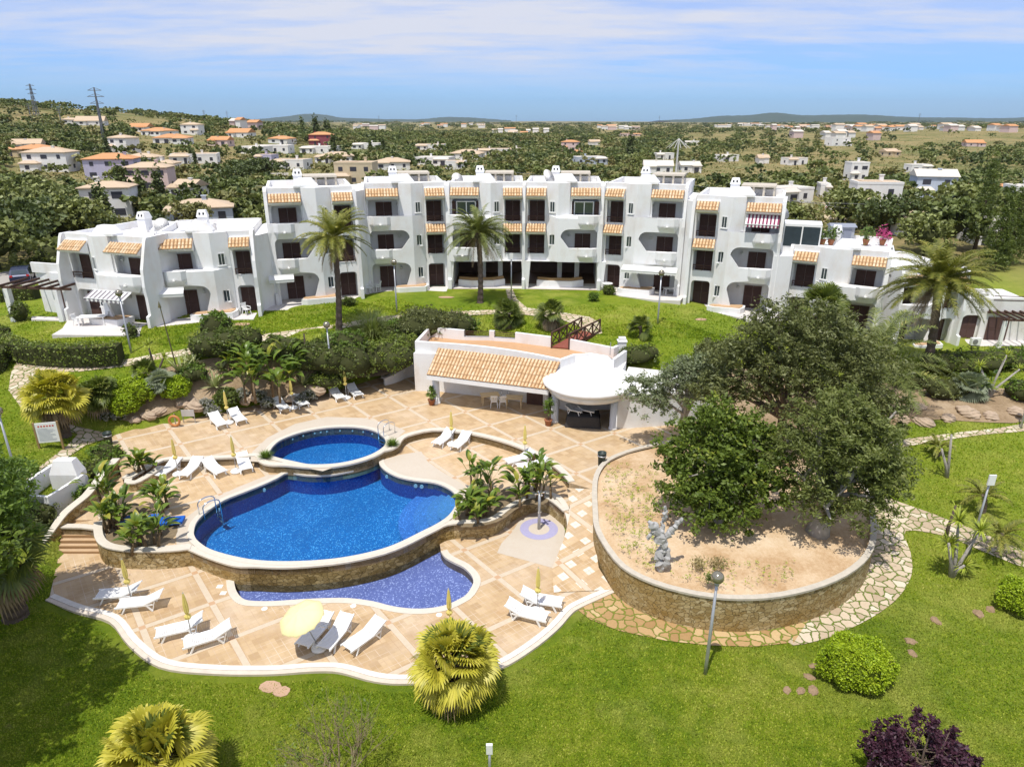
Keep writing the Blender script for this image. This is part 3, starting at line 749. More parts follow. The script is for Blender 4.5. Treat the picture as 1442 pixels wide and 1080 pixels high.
# ------------------------------------------------------------------ crazy paving paths
def pathmat(name, a, b, c3, grass, wid=.05, sc_=2.3):
    t = NT(name)
    nz = t.noise(1.8, 3, out='Color'); v2 = t.n('ShaderNodeVectorMath', operation='MULTIPLY_ADD'); t.l(nz, v2.inputs[0]); v2.inputs[1].default_value = (.5,.5,0); t.l(t.pos(), v2.inputs[2])
    vo = t.n('ShaderNodeTexVoronoi'); vo.inputs['Scale'].default_value = sc_; t.l(v2.outputs[0], vo.inputs['Vector']); vo.voronoi_dimensions = '2D'
    ve = t.n('ShaderNodeTexVoronoi'); ve.feature = 'DISTANCE_TO_EDGE'; ve.inputs['Scale'].default_value = sc_; t.l(v2.outputs[0], ve.inputs['Vector']); ve.voronoi_dimensions = '2D'
    sp = t.n('ShaderNodeSeparateColor'); t.l(vo.outputs['Color'], sp.inputs[0])
    c = t.ramp(t.math('ADD', t.math('MULTIPLY', sp.outputs[0], .6), t.math('MULTIPLY', t.noise(7, 6, rough=.7), .4)), [(.2, a), (.5, b), (.8, c3)])
    dist = t.math('ADD', ve.outputs['Distance'], t.math('MULTIPLY', t.math('SUBTRACT', t.noise(6, 4), .5), .12))
    e = t.map(dist, wid, wid+.03)
    gr = t.mix(t.noise(8, 4), grass, tuple(x*1.9 for x in grass))
    c = t.mix(e, gr, c)
    return t.done(t.principled(c, .9, normal=t.bump(e, .9, .04), spec=.2))
PATH1 = pathmat('crazy_paving', (.40,.31,.21), (.52,.42,.30), (.62,.54,.42), (.09,.12,.02))
PATH2 = pathmat('crazy_paving_ochre', (.33,.20,.085), (.43,.28,.13), (.52,.38,.20), (.12,.14,.02))
def pxpoly(pts): return [(q.x, q.y) for q in smooth_path([tuple(PG(x, y))[:2] for x, y in pts], True, 3)]
lowp = [(812,858),(862,831),(900,852),(960,868),(1040,874),(1110,868),(1150,855),(1118,905),(1060,911),(1000,909),(940,903),(870,888),(830,872)]
drape('lower_path', [(PG(x,y).x, PG(x,y).y) for x, y in lowp], .035, PATH2)
rp = [(1110,905),(1150,853),(1200,823),(1228,772),(1230,700),(1262,706),(1330,730),(1400,758),(1446,780),(1446,800),(1380,775),(1330,755),(1275,748),(1282,778),(1284,808),(1268,838),(1240,862),(1200,884),(1150,903)]
drape('right_path', pxpoly(rp), .035, PATH1)
up = [(1170,640),(1250,622),(1330,612),(1400,604),(1446,597),(1446,607),(1380,613),(1320,622),(1265,631),(1215,642)]
drape('upper_right_path', pxpoly(up), .035, PATH1)
lp = [(28,502),(70,504),(110,512),(150,512),(215,500),(300,484),(380,470),(440,462),(470,458),(468,463),(400,476),(330,489),(250,503),(180,516),(110,524),(68,524),(48,545),(45,562),(60,580),(90,596),(130,606),(158,612),(150,618),(120,628),(95,645),(60,672),(28,700),(20,690),(60,655),(95,628),(110,612),(70,598),(30,575),(12,550),(16,525)]
drape('left_path', [(PG(x,y).x, PG(x,y).y) for x, y in lp], .04, PATH1)
cp_ = [(470,458),(540,446),(620,440),(690,437),(730,437),(716,425),(712,408),(722,408),(728,422),(742,434),(790,440),(830,447),(845,455),(848,470),(822,475),(818,462),(790,450),(740,444),(690,443),(620,447),(540,453),(480,463)]
drape('middle_path', [(PG(x,y).x, PG(x,y).y) for x, y in cp_], .04, PATH1)
# garden beds
BEDS = []; PATPOLY = []
bed = [(190,530),(230,520),(300,505),(400,495),(500,485),(560,480),(585,500),(570,520),(520,532),(460,548),(400,558),(370,566),(320,560),(285,566),(262,574),(225,588),(190,594),(160,588),(150,572),(200,566),(232,548)]
BEDS.append(bed); drape('garden_bed', pxpoly(bed), .05, EARTH)
bed = [(1190,560),(1240,540),(1300,540),(1380,545),(1446,555),(1446,592),(1380,595),(1300,592),(1230,605),(1190,600)]
BEDS.append(bed); drape('rocky_bed', pxpoly(bed), .045, EARTH)
bed = [(930,530),(1000,520),(1080,525),(1180,560),(1180,610),(1100,612),(1010,600),(960,590)]
BEDS.append(bed); drape('tree_bed', pxpoly(bed), .04, EARTH)

for nm, pp in (('planting_soil_left', [(138,742),(150,720),(190,708),(240,728),(250,748),(235,762),(200,770),(160,770)]), ('planting_soil_middle', [(640,727),(652,702),(690,690),(740,690),(772,700),(765,710),(735,712),(700,735),(650,742)])):
    pl = MB(); plate(pl, [(q.x, q.y) for q in smooth_path([w2(x, y, L1+.016) for x, y in pp], True, 3)], [], L1, L1+.016, sides=False); tag(pl.build(nm, simple('leaf_litter', (.20,.15,.09), .95, var=.5, nscale=5, bump=.5)), kind='structure')
# grass blades, thick enough to show in the near lawns
def lawn_blades(n=330000):
    rng = np.random.default_rng(8); px = rng.uniform(-20, 1462, n); py = 1095-(1095-430)*rng.random(n)**1.15
    D = np.stack([(px-721)/F, CT+(540-py)/F*ST, -ST+(540-py)/F*CT], 1); z = np.zeros(n)
    for _ in range(5): t_ = (z-H)/D[:, 2]; X = D[:, 0]*t_; Y = D[:, 1]*t_; z = ground_h(X, Y)
    bad = np.zeros(n, bool)
    for poly in (L0POLY, L1POLY, L2POLY, RPOLY, PLANT, STEPS, [(q.x, q.y) for q in [PG(*a) for a in lowp]], pxpoly(rp), pxpoly(up), [(PG(x,y).x, PG(x,y).y) for x, y in lp], [(PG(x,y).x, PG(x,y).y) for x, y in cp_], shift(KERB, -.56)+[KERB[-1], KERB[0]]): bad |= inpoly_np(X, Y, poly)
    for poly in PATPOLY+[pxpoly(b) for b in BEDS]: bad |= inpoly_np(X, Y, poly)
    bad |= (Y > 63+rng.normal(size=len(Y))*1.5)
    X, Y, z = X[~bad], Y[~bad], z[~bad]; m = len(X); s = .020+.0011*Y; a = rng.random(m)*2*PI; lean = rng.normal(size=(m, 2))*.6
    w = np.stack([np.cos(a)*s*.8, np.sin(a)*s*.8, np.zeros(m)], 1); C = np.stack([X, Y, z-.004], 1); T = C+np.stack([lean[:, 0]*s, lean[:, 1]*s, s*1.3*(.6+.8*rng.random(m))], 1)
    V = np.stack([C-w, C+w, T], 1).reshape(-1, 3); return npmesh('grass', V, np.arange(m*3).reshape(-1, 3), grassmat())
def grassmat():
    t = NT('grass_blades'); n1 = t.noise(.16, 4); n2 = t.noise(1.6, 6, rough=.7)
    f = t.math('ADD', t.math('ADD', t.math('MULTIPLY', n1, .42), t.math('MULTIPLY', n2, .38)), t.math('MULTIPLY', t.isl(), .22))
    c = t.ramp(f, [(.33, (.12,.21,.010)), (.45, (.22,.33,.014)), (.56, (.36,.43,.03)), (.68, (.52,.52,.11))])
    c = t.mix(t.map(t.noise(.23, 5, rough=.65), .50, .66, 0, .7), c, (.50,.50,.12)); c = t.mix(t.map(t.noise(.75, 5, rough=.7), .63, .74, 0, .5), c, (.42,.36,.16))
    p = t.principled(c, .6, spec=.25); tr = t.n('ShaderNodeBsdfTranslucent'); t.l(c, tr.inputs[0]); mx = t.n('ShaderNodeMixShader'); mx.inputs[0].default_value = .35; t.l(p.outputs[0], mx.inputs[1]); t.l(tr.outputs[0], mx.inputs[2]); return t.done(mx)

def fitting(parent, name, q, r, n, mat):
    m = MB(); n = Vector(n).normalized(); m.tube([Vector(q)-n*.02, Vector(q)+n*.035], r, 12); m.build(name, mat, parent)
LIDM = simple('lid_white', (.78,.77,.74), .5, var=.05)
def onwall(poly, x, y): return min(poly, key=lambda p: math.hypot(p[0]-x, p[1]-y))
for a, b in [(558,132),(605,118),(650,108),(700,99),(735,97),(790,92),(845,92),(888,96),(932,102)]:
    q = P(260+a/3.6, 580+b/3.6, L2-.05); w_ = onwall(TOPPOOL, q.x, q.y); fitting(p1, 'water_inlet', (w_[0], w_[1]-.02, L2-.22), .055, (0,-1,.0), LIDM)
for a, b in [(235,500),(455,395),(1010,315),(1175,368),(1205,360)]:
    q = P(260+a/3.6, 580+b/3.6, L1-.1); w_ = onwall(MAINPOOL, q.x, q.y); fitting(p2, 'underwater_lamp', (w_[0], w_[1]-.03, L1-.30), .11, (0,-1,.0), LIDM)
for a, b in [(405,997),(855,983),(1290,1028)]:
    q = P(260+a/3.6, 580+b/3.6, SURF); m = MB(); m.lathe([(.13,0),(.13,.012),(0,.012)], 18, (q.x, q.y, SURF)); m.build('skimmer_lid', LIDM, p3)
for a, b in [(178,884),(196,918)]:
    q = P(260+a/3.6, 580+b/3.6, SURF); m = MB(); m.box(q.x-.13, q.x+.13, q.y-.12, q.y+.12, SURF, SURF+.012); m.build('skimmer_lid', LIDM, p3)
# ------------------------------------------------------------------ apartment buildings
FH = 2.9
PAN = simple('shaded_tile_channel', (.30,.17,.08), .9, var=.3)  # sheet under the tiles, coloured dark to stand for shade between the ribs
def tiled(mb, A, B, C, D, pitch=.21, course=.42, r=.085):
    """barrel tiles on the slope: eave A->B, ridge D->C (A below D)"""
    A, B, C, D = map(Vector, (A, B, C, D)); n = max(2, round((B-A).length/pitch)); k = max(1, round((D-A).length/course))
    up = (B-A).cross(D-A).normalized()
    if up.z < 0: up = -up
    mb.cur = 1; mb.add([A, B, C, D], [(0,1,2,3)]); mb.cur = 0
    for i in range(n):
        a0 = A.lerp(B, (i+.5)/n); d0 = D.lerp(C, (i+.5)/n); sx = (B-A).normalized(); rr = max(.05, (B-A).length/n*.36)
        for j in range(k):
            p = a0.lerp(d0, j/k) + up*.02*((j % 2)); q = a0.lerp(d0, min(1, (j+1.12)/k)) - up*.012
            vs = []
            for c_, e_ in ((p, 1.08), (q, .92)):
                for m in range(5):
                    a = PI*m/4; vs.append(c_ + sx*(-math.cos(a)*rr*e_) + up*(math.sin(a)*rr*e_*.9))
            mb.add(vs, [(m, m+1, m+6, m+5) for m in range(4)] + ([(4,3,2,1,0)] if j == 0 else []))
def shutter_mesh():
    m = MB(); W, Hh = .84, 2.05
    for s in (0, 1):
        x0 = -W+s*W+.01; x1 = x0+W-.02
        m.box(x0, x0+.07, -.03, .03, 0, Hh); m.box(x1-.07, x1, -.03, .03, 0, Hh); m.box(x0+.07, x1-.07, -.03, .03, 0, .1); m.box(x0+.07, x1-.07, -.03, .03, Hh-.09, Hh); m.box(x0+.07, x1-.07, -.028, .028, .98, 1.06)
        z = .13
        while z < Hh-.12:
            if abs(z-1.02) > .06: m.add([(x0+.07,-.018,z),(x1-.07,-.018,z),(x1-.07,.012,z+.045),(x0+.07,.012,z+.045)], [(0,1,2,3)])
            z += .062
        m.box(x0+.07, x1-.07, .013, .02, .1, Hh-.09)
    return m
SHM = shutter_mesh(); SHME = None
FRAMEM = simple('white_frame', (.78,.78,.77), .5, var=.04)
def place_mesh(me, name, parent, loc, scale=(1,1,1), rz=0):
    o = bpy.data.objects.new(name, me); COL.objects.link(o); o.parent = parent; o.location = loc; o.scale = scale; o.rotation_euler = (0,0,rz)
    KIDS.setdefault(parent.name, []).append(o); return o
def mk(mb, name, mats, smooth=False):
    o = mb.build(name, mats, None, smooth); me = o.data; bpy.data.objects.remove(o); return me
SHME = mk(SHM, 'shutter_door', BROWN)
m = MB(); m.box(-.84,.84,-.04,.02,0,.08); m.box(-.84,.84,-.04,.02,1.97,2.05)
for x in (-.84,-.02,.76): m.box(x, x+.08, -.04, .02, .08, 1.97)
m.cur = 1; m.box(-.76,.76,-.01,.0,.08,1.97); GDME = mk(m, 'glass_door', [FRAMEM, GLASS])
m = MB(); m.box(-.22,.22,-.015,.0,0,.95); WPANE = mk(m, 'pane', GLASS)
m = MB()
for a in [(-.27,-.21,0,.95),(.21,.27,0,.95),(-.21,.21,0,.05),(-.21,.21,.9,.95),(-.02,.02,.05,.9)]: m.box(a[0],a[1],-.05,0,a[2],a[3])
m.box(-.33,.33,-.10,0,-.07,0); WFR = mk(m, 'window', FRAMEM)
def railing_mesh(W):
    m = MB(); m.box(-W/2, W/2, -.03, .03, .42, .49); m.box(-W/2, W/2, -.025, .025, .22, .27)
    for x in (-W/2+.03, 0, W/2-.03): m.box(x-.03, x+.03, -.025, .025, 0, .42)
    return m
m = MB(); m.lathe([(.0,0),(.10,.02),(.13,.12),(.10,.22),(.0,.24)], 8, (0,-.14,0)); m.box(-.03,.03,-.14,0,.24,.28); LAMPM = mk(m, 'wall_lamp', simple('lamp_globe', (.7,.7,.66), .3), True)
class Unit:
    def __init__(s, bld, pL, pR, z, fl, top_z=None):
        s.b = bld; s.L = P(*pL, z); s.R = P(*pR, z); s.z = z; s.fl = fl
        d = s.R - s.L; s.W = d.length; s.a = math.atan2(d.y, d.x); s.dx = d.normalized()
        s.M = Matrix.Translation(s.L) @ Matrix.Rotation(s.a, 4, 'Z')
    def sx(s, px, py):
        """photo column -> distance along the facade"""
        d = ray(px, py); o = Vector((0, 0)); nx, ny = -s.dx.y, s.dx.x
        t = (s.L.x*nx + s.L.y*ny)/(d.x*nx + d.y*ny)
        return (d.x*t - s.L.x)*s.dx.x + (d.y*t - s.L.y)*s.dx.y
    def put(s, mb, name, mat, smooth=False):
        o = mb.build(name, mat, s.b, smooth); o.matrix_local = s.M; return o
    def inst(s, me, name, x, y, z, sc_=(1,1,1)):
        o = place_mesh(me, name, s.b, s.M @ Vector((x, y, z)), sc_, s.a); return o
def chimney_cap(U, x, y, z):
    m = MB(); w0, w1, h = 1.0, .52, .72
    v = [(x-w0,y-.02,z),(x+w0,y-.02,z),(x+w0,y+1.,z),(x-w0,y+1.,z),(x-w0,y-.02,z+.14),(x+w0,y-.02,z+.14),(x+w0,y+1.,z+.14),(x-w0,y+1.,z+.14),(x-w1,y+.2,z+h),(x+w1,y+.2,z+h),(x+w1,y+.8,z+h),(x-w1,y+.8,z+h)]
    m.add(v, [(0,1,5,4),(1,2,6,5),(2,3,7,6),(3,0,4,7),(4,5,9,8),(5,6,10,9),(6,7,11,10),(7,4,8,11),(8,9,10,11)])
    m.cur = 1
    for i in (-1, 0, 1):
        cx = x+i*.33; m.add([(cx-.09,y+.10,z+.33),(cx+.09,y+.10,z+.33),(cx+.09,y+.165,z+.5),(cx-.09,y+.165,z+.5)], [(0,1,2,3)])
    U.put(m, 'chimney', [WHITE, BLACK])
def roof_chimney(U, x, y, z, h=1.4):
    m = MB(); m.prism([(x-.38,y-.38),(x+.38,y-.38),(x+.38,y+.38),(x-.38,y+.38)], z, z+h*.75, bot=False)
    v = [(x-.44,y-.44,z+h*.75),(x+.44,y-.44,z+h*.75),(x+.44,y+.44,z+h*.75),(x-.44,y+.44,z+h*.75),(x-.3,y-.3,z+h*1.1),(x+.3,y-.3,z+h*1.1),(x+.3,y+.3,z+h*1.1),(x-.3,y+.3,z+h*1.1)]
    m.add(v, [(3,2,1,0),(0,1,5,4),(1,2,6,5),(2,3,7,6),(3,0,4,7),(4,5,6,7)])
    m.cur = 1
    for i in (-1, 1): m.add([(x+i*.15-.07,y-.41,z+h*.86),(x+i*.15+.07,y-.41,z+h*.86),(x+i*.15+.07,y-.35,z+h*.98),(x+i*.15-.07,y-.35,z+h*.98)], [(0,1,2,3)])
    U.put(m, 'chimney', [WHITE, BLACK])
def awning_tiles(U, x0, x1, z, y=-.02, out=.85, drop=.62):
    m = MB(); tiled(m, (x0, y-out, z-drop), (x1, y-out, z-drop), (x1, y, z), (x0, y, z), .25); U.put(m, 'tile_canopy', [TILES, PAN])
    m = MB(); m.add([(x0,y-out+.04,z-drop-.03),(x1,y-out+.04,z-drop-.03),(x1,y,z-.04),(x0,y,z-.04),(x0,y-out+.12,z-drop-.14),(x1,y-out+.12,z-drop-.14),(x1,y,z-drop-.34),(x0,y,z-drop-.34)],
        [(3,2,1,0),(4,5,6,7),(0,1,5,4),(1,2,6,5),(3,0,4,7)]); U.put(m, 'canopy_soffit', WHITE)
def make_unit(U, C, B, A, canopies=(1,), top_glass=False, open_ground=False, ztop=None, fins=(1, 1), bench=True, depth=7.2, ground_awn=False, jig=0.0, a_rail=True, yb=1.25, fin=.5, shelter=True):
    """C balcony bay, B chimney pier, A narrow bay: (x0,x1) along the facade; floors of 3.05 m"""
    fl = U.fl; TOP = ztop or fl*FH+.8; zu = (fl-1)*FH
    mir = C[0] > A[0]; sg = -1 if mir else 1
    c0, c1 = C; b0, b1 = B; a0, a1 = A
    lo = min(c0, a0); hi = max(c1, a1); U.lo, U.hi = lo, hi
    # core: rear block with recess wall at y = 1.5
    m = MB(); rt = TOP-.55-jig
    m.prism([(lo,yb),(hi,yb),(hi,yb+depth),(lo,yb+depth)], FH-.34 if open_ground else -.5, rt)
    for (x0, x1, y0, y1) in [(lo-.05,lo+.17,yb+.003,yb+depth),(hi-.17,hi+.05,yb+.003,yb+depth),(lo-.05,hi+.05,yb+depth-.2,yb+depth+.03)]: m.box(x0, x1, y0, y1, rt-.1, TOP-.004-jig)
    m.box(lo+.17, hi-.17, -.0+.24, yb+.25, zu+2.62, TOP-.006-jig)
    U.put(m, 'wall', WHITE)
    # pier plan
    oB = b1 if not mir else b0   # end of B towards A
    iB = b0 if not mir else b1   # end of B towards C
    bm = iB + (oB-iB)*.5
    m = MB(); m.prism([(iB,-.12),(bm,-.48),(oB,.02),(oB,yb+.1),(iB,yb+.1)], zu+.5, TOP)
    U.put(m, 'wall', WHITE)
    chimney_cap(U, iB+(bm-iB)*.4, -.1, TOP)
    # top floor front over the balcony bay
    m = MB(); o0, o1 = (c0+.12, c1-.02)
    curtain(m, [(c0,zu+.3),(c1,zu+.3),(c1,TOP-.55),(c0,TOP-.55)], [arch(c0+.18, c1-.12, zu+.35, zu+2.4, .45, .45)], lambda x: .02, .22)
    m.box(c0, c1, .20, .42, TOP-.55, TOP-.003)
    U.put(m, 'wall', WHITE)
    if 1 in canopies: awning_tiles(U, c0+.08, c1-.05, TOP-.45)
    # bent curtain wall of the lower floors with its parapet
    xs = [c0, c0+(c1-c0)*.5, (iB), (bm), oB] if not mir else [oB, bm, iB, c1-(c1-c0)*.5, c1]
    ys = [-.55, -.85, -.82, -.75, .0] if not mir else [.0, -.75, -.82, -.85, -.55]
    yf = lambda x: float(np.interp(x, xs, ys))
    x0, x1 = min(xs), max(xs); zt = zu+.95
    holes = []
    gz = 0 if not open_ground else 0
    for k in range(fl-1):
        zb = k*FH+(.95 if k else -.35); z1 = (k+1)*FH-.28
        if k == 0 and open_ground: continue
        r1, r2 = (.45, .7) if not mir else (.7, .45)
        cc0, cc1 = (c0+.2, c1+.75) if not mir else (c0-.75, c1-.2)
        h = arch(cc0, cc1, zb, z1, r1, r2)
        # the side towards the pier leans in at the bottom like the photo's scooped wall
        h = [((x - sg*.0) if not ((x > cc1-.01 and not mir) or (x < cc0+.01 and mir)) or z > zb+.01 else (x - sg*.75), z) for x, z in h]
        holes.append(h)
    for k in range(fl-1):
        if k == 0 and open_ground: continue
        wx = (bm+oB)/2; holes.append([(wx-.22,k*FH+1.15),(wx+.22,k*FH+1.15),(wx+.22,k*FH+2.1),(wx-.22,k*FH+2.1)])
    m = MB()
    if open_ground: out_ = [(x0,FH-.35),(x1,FH-.35),(x1,zt),(x0,zt)]
    else: out_ = [(x0,-.5),(x1,-.5),(x1,zt),(x0,zt)]
    curtain(m, out_, holes, yf, .2, breaks=xs[1:-1])
    # ends of the curtain close back to the recess wall
    cx = c0 if not mir else c1
    m.box(cx-.1, cx+.1, yf(cx)+.02, yb, FH-.3 if open_ground else -.5, zt-.004)
    # fill of the pier behind the curtain
    if not open_ground: m.prism([(iB+sg*.8,yf(iB+sg*.8)+.1),(oB-sg*.02,.18),(oB-sg*.02,yb+.05),(iB+sg*.8,yb+.05)], -.5, zu-.32)
    U.put(m, 'wall', WHITE)
    for k in range(fl):
        wx = (bm+oB)/2
        if k == 0 and open_ground: continue
        if k < fl-1: o = U.inst(WFR, 'window', wx, yf(wx)+.12, k*FH+1.15); p_ = place_mesh(WPANE, 'pane', o, (0,.0,0))
        else:
            ang = math.atan2(.5, abs(oB-bm))*sg
            o = place_mesh(WFR, 'window', U.b, U.M @ Vector((wx, -.245, k*FH+1.15)), (1,1,1), U.a+ang); p_ = place_mesh(WPANE, 'pane', o, (0,-.02,0))
    # balcony floors and projecting bows
    for k in range(1, fl):
        m = MB(); m.prism([(x0+.02,yf(x0)+.1)]+[(x, yf(x)+.1) for x in xs[1:-1]]+[(x1-.02,yf(x1)+.1),(x1-.02,yb),(x0+.02,yb)], k*FH-.2, k*FH-.02); U.put(m, 'balcony_floor', WHITE2)
        w_ = min(2.3, (c1-c0)*.66); cx0 = c0+.22 if not mir else c1-.22-w_; cx1 = cx0+w_; y0 = yf((cx0+cx1)/2)
        m = MB(); pl_ = [(cx0,y0+.02),(cx0+.38,y0-.34),(cx1-.38,y0-.34),(cx1,y0+.02)]
        # open box: outer shell, floor, sloping corbel
        for i in range(3):
            a = pl_[i]; b = pl_[i+1]; d = Vector((b[0]-a[0], b[1]-a[1])).normalized(); nn = Vector((-d.y, d.x))*.14
            m.prism([a, b, (b[0]+nn.x, b[1]+nn.y), (a[0]+nn.x, a[1]+nn.y)], k*FH+.24, zt - (fl-1-k)*FH + .012*(i == 1))
        m.prism(pl_, k*FH+.22, k*FH+.30)
        q = .52; m.add([(*pl_[0],k*FH+.22),(*pl_[1],k*FH+.22),(*pl_[2],k*FH+.22),(*pl_[3],k*FH+.22),(pl_[0][0]+.3,y0+.015,k*FH+.22-q),(pl_[3][0]-.3,y0+.015,k*FH+.22-q)], [(0,1,4),(1,2,5,4),(2,3,5)])
        U.put(m, 'balcony', WHITE)
        U.inst(LAMPM, 'wall_lamp', (cx0+cx1)/2, y0-.30, k*FH+.14)
    # doors of the balcony bay
    for k in range(fl):
        if k == 0 and open_ground: continue
        x = (c0+c1)/2 + (.1 if not mir else -.1)
        if k == fl-1 and top_glass:
            U.inst(GDME, 'glass_door', x, .16, k*FH+.02, (1.05,1,1))
            for s_ in (-1, 1): U.inst(SHME, 'shutter_door', x+s_*1.38, .12, k*FH+.02, (.5,1,1))
        else:
            U.inst(SHME, 'shutter_door', x, yb-.05, k*FH+.0, (.86,1,.97))
        U.inst(LAMPM, 'wall_lamp', x+sg*1.25, yb-.02, k*FH+1.7)
    # narrow bay
    m = MB(); holes = []
    for k in range(fl):
        if k == 0 and open_ground: continue
        holes.append(arch(a0+.22, a1-.18, k*FH+(.30 if k else -.35), k*FH+2.32, .3, .3))
    curtain(m, [(a0,FH-.35 if open_ground else -.5),(a1,FH-.35 if open_ground else -.5),(a1,TOP-.45),(a0,TOP-.45)], holes, lambda x: .06, .22)
    m.box(a0, a1, .22, .45, TOP-.45, TOP-.005)
    for k in range(1, fl): m.box(a0+.05, a1-.05, .27, yb, k*FH-.2, k*FH-.01)
    ex = a1 if not mir else a0
    m.box(oB-.06, oB+.06, .05, yb, -.5 if not open_ground else FH-.3, TOP-.5)
    U.put(m, 'wall', WHITE)
    for k in range(fl):
        if k == 0 and open_ground: continue
        U.inst(SHME, 'shutter_door', (a0+a1)/2+.04, yb-.05, k*FH+.0, (min(.92, (a1-a0-.5)/1.75),1,.98))
        if k > 0 and a_rail:
            rm = railing_mesh(a1-a0-.42); o = U.put(rm, 'railing', WOOD); o.matrix_local = U.M @ Matrix.Translation(((a0+a1)/2+.02, -.02, k*FH+.32))
        if k+1 == fl or (k+2 == fl and 2 in canopies): awning_tiles(U, a0+.1, a1-.06, (k+1)*FH+.30+(.02 if k+1==fl else -.2))
    # fins
    for side, xx in ((0, lo), (1, hi)):
        if not fins[side]: continue
        w_ = .26; x0_ = xx-(w_ if side == 0 else 0)+(.0); prof = [(yb+.2,-.5),(-fin-.25,-.5),(-fin-.25,.9),(-fin,1.0),(-fin,zu-.6),(-fin-.08,zu+.2),(-fin+.05,zu+1.5),(-.15,TOP-.25),(0,TOP+.01),(yb+.2,TOP+.01)]
        m = MB(); n_ = len(prof); vs = [(x0_, y, z) for y, z in prof]+[(x0_+w_, y, z) for y, z in prof]
        m.add(vs, [tuple(range(n_))[::-1], tuple(range(n_, 2*n_))]+[(i, (i+1) % n_, n_+(i+1) % n_, n_+i) for i in range(n_)]); U.put(m, 'wall', WHITE)
    # terrace bench in front of the pier
    if bench and not open_ground:
        bx0, bx1 = (iB-.9, oB+.1) if not mir else (oB-.1, iB+.9); y_ = -1.05
        m = MB(); m.prism([(bx0,y_-.25),(bx0+.5,y_-.5),(bx1-.3,y_-.35),(bx1,y_+.35),(bx1,-.0),(bx0+.2,-.7)], -.1, .5); U.put(m, 'planter_bench', WHITE)
        m = MB(); m.prism([(bx0+.15,y_-.12),(bx0+.6,y_-.3),(bx1-.4,y_-.2),(bx1-.18,y_+.35),(bx1-.2,-.1),(bx0+.35,-.75)], .5, .56); U.put(m, 'bench_seat', BENCHT)
    # flat roof furniture
    roof_chimney(U, lo+(hi-lo)*.32+.4, yb+4.6, rt, 1.5)
    if not shelter: return
    m = MB(); m.box(lo+(hi-lo)*.45, hi-.8, yb+5.2, yb+8.2, rt+.85, rt+1.0); 
    for x in np.linspace(lo+(hi-lo)*.45+.1, hi-1.0, 4): m.box(x, x+.18, yb+5.3, yb+5.5, rt-.02, rt+.85); 
    m.box(lo+(hi-lo)*.45+.1, hi-.9, yb+7.9, yb+8.1, rt-.02, rt+.85)
    U.put(m, 'roof_shelter', CONC)
def patio(name, pts, z, label):
    PATPOLY.append(offset_poly([w2(x, y, z) for x, y in pts], .12)); m = MB(); m.prism([w2(x, y, z) for x, y in pts], z-.5, z+.03); o = m.build(name, PATIO); tag(o, kind='structure'); return o
CB = thing('apartment_building', P(740,420,5.38), 'long white three storey apartment building with tiled canopies and chimneys behind the lawn', 'building')
CB.location = (0,0,0)
# centre block, west to east
def spans(U, c, b, a, py=305):
    f_ = lambda r: tuple(U.sx(x, py) for x in r); return f_(c), f_(b), f_(a)
U1 = Unit(CB, (379,428), (508,419), 5.38, 3)
make_unit(U1, *spans(U1, (379,427), (427,467), (467,499)), jig=.01)
U2 = Unit(CB, (512,410), (630,405), 5.38, 3)
make_unit(U2, *spans(U2, (516,563), (563,597), (597,627)), canopies=(1,2), jig=.02)
U3 = Unit(CB, (632,405), (738,405), 5.38, 3)
make_unit(U3, *spans(U3, (634,676), (676,707), (707,736)), canopies=(1,2), top_glass=True, open_ground=True, fins=(1,0), jig=.03)
U4 = Unit(CB, (738,405), (847,407), 5.38, 3)
make_unit(U4, *spans(U4, (802,845), (770,802), (740,770)), canopies=(1,2), top_glass=True, open_ground=True, fins=(1,1), jig=.04)
U5 = Unit(CB, (849,407), (968,416), 5.38, 3)
make_unit(U5, *spans(U5, (915,962), (880,915), (851,880)), canopies=(1,2), jig=.05)
U6 = Unit(CB, (970,431), (1102,443), 4.7, 3)
make_unit(U6, *spans(U6, (1046,1097), (1010,1046), (976,1010), 330), canopies=(1,2), jig=.06)
# link walls between the stepped parts
def linkwall(b, U, V, z1, y=.1):
    q_ = [U.M @ Vector((U.hi-.1, y, 0)), V.M @ Vector((V.lo+.1, y, 0)), V.M @ Vector((V.lo+.1, 7, 0)), U.M @ Vector((U.hi-.1, 7, 0))]; m = MB()
    m.prism([(p.x, p.y) for p in q_], min(U.z, V.z)-.6, z1); m.build('wall', WHITE, b)
for i, (a, b) in enumerate(((U1, U2), (U2, U3), (U4, U5), (U5, U6))): linkwall(CB, a, b, min(a.z, b.z)+3*FH+.3-i*.013)
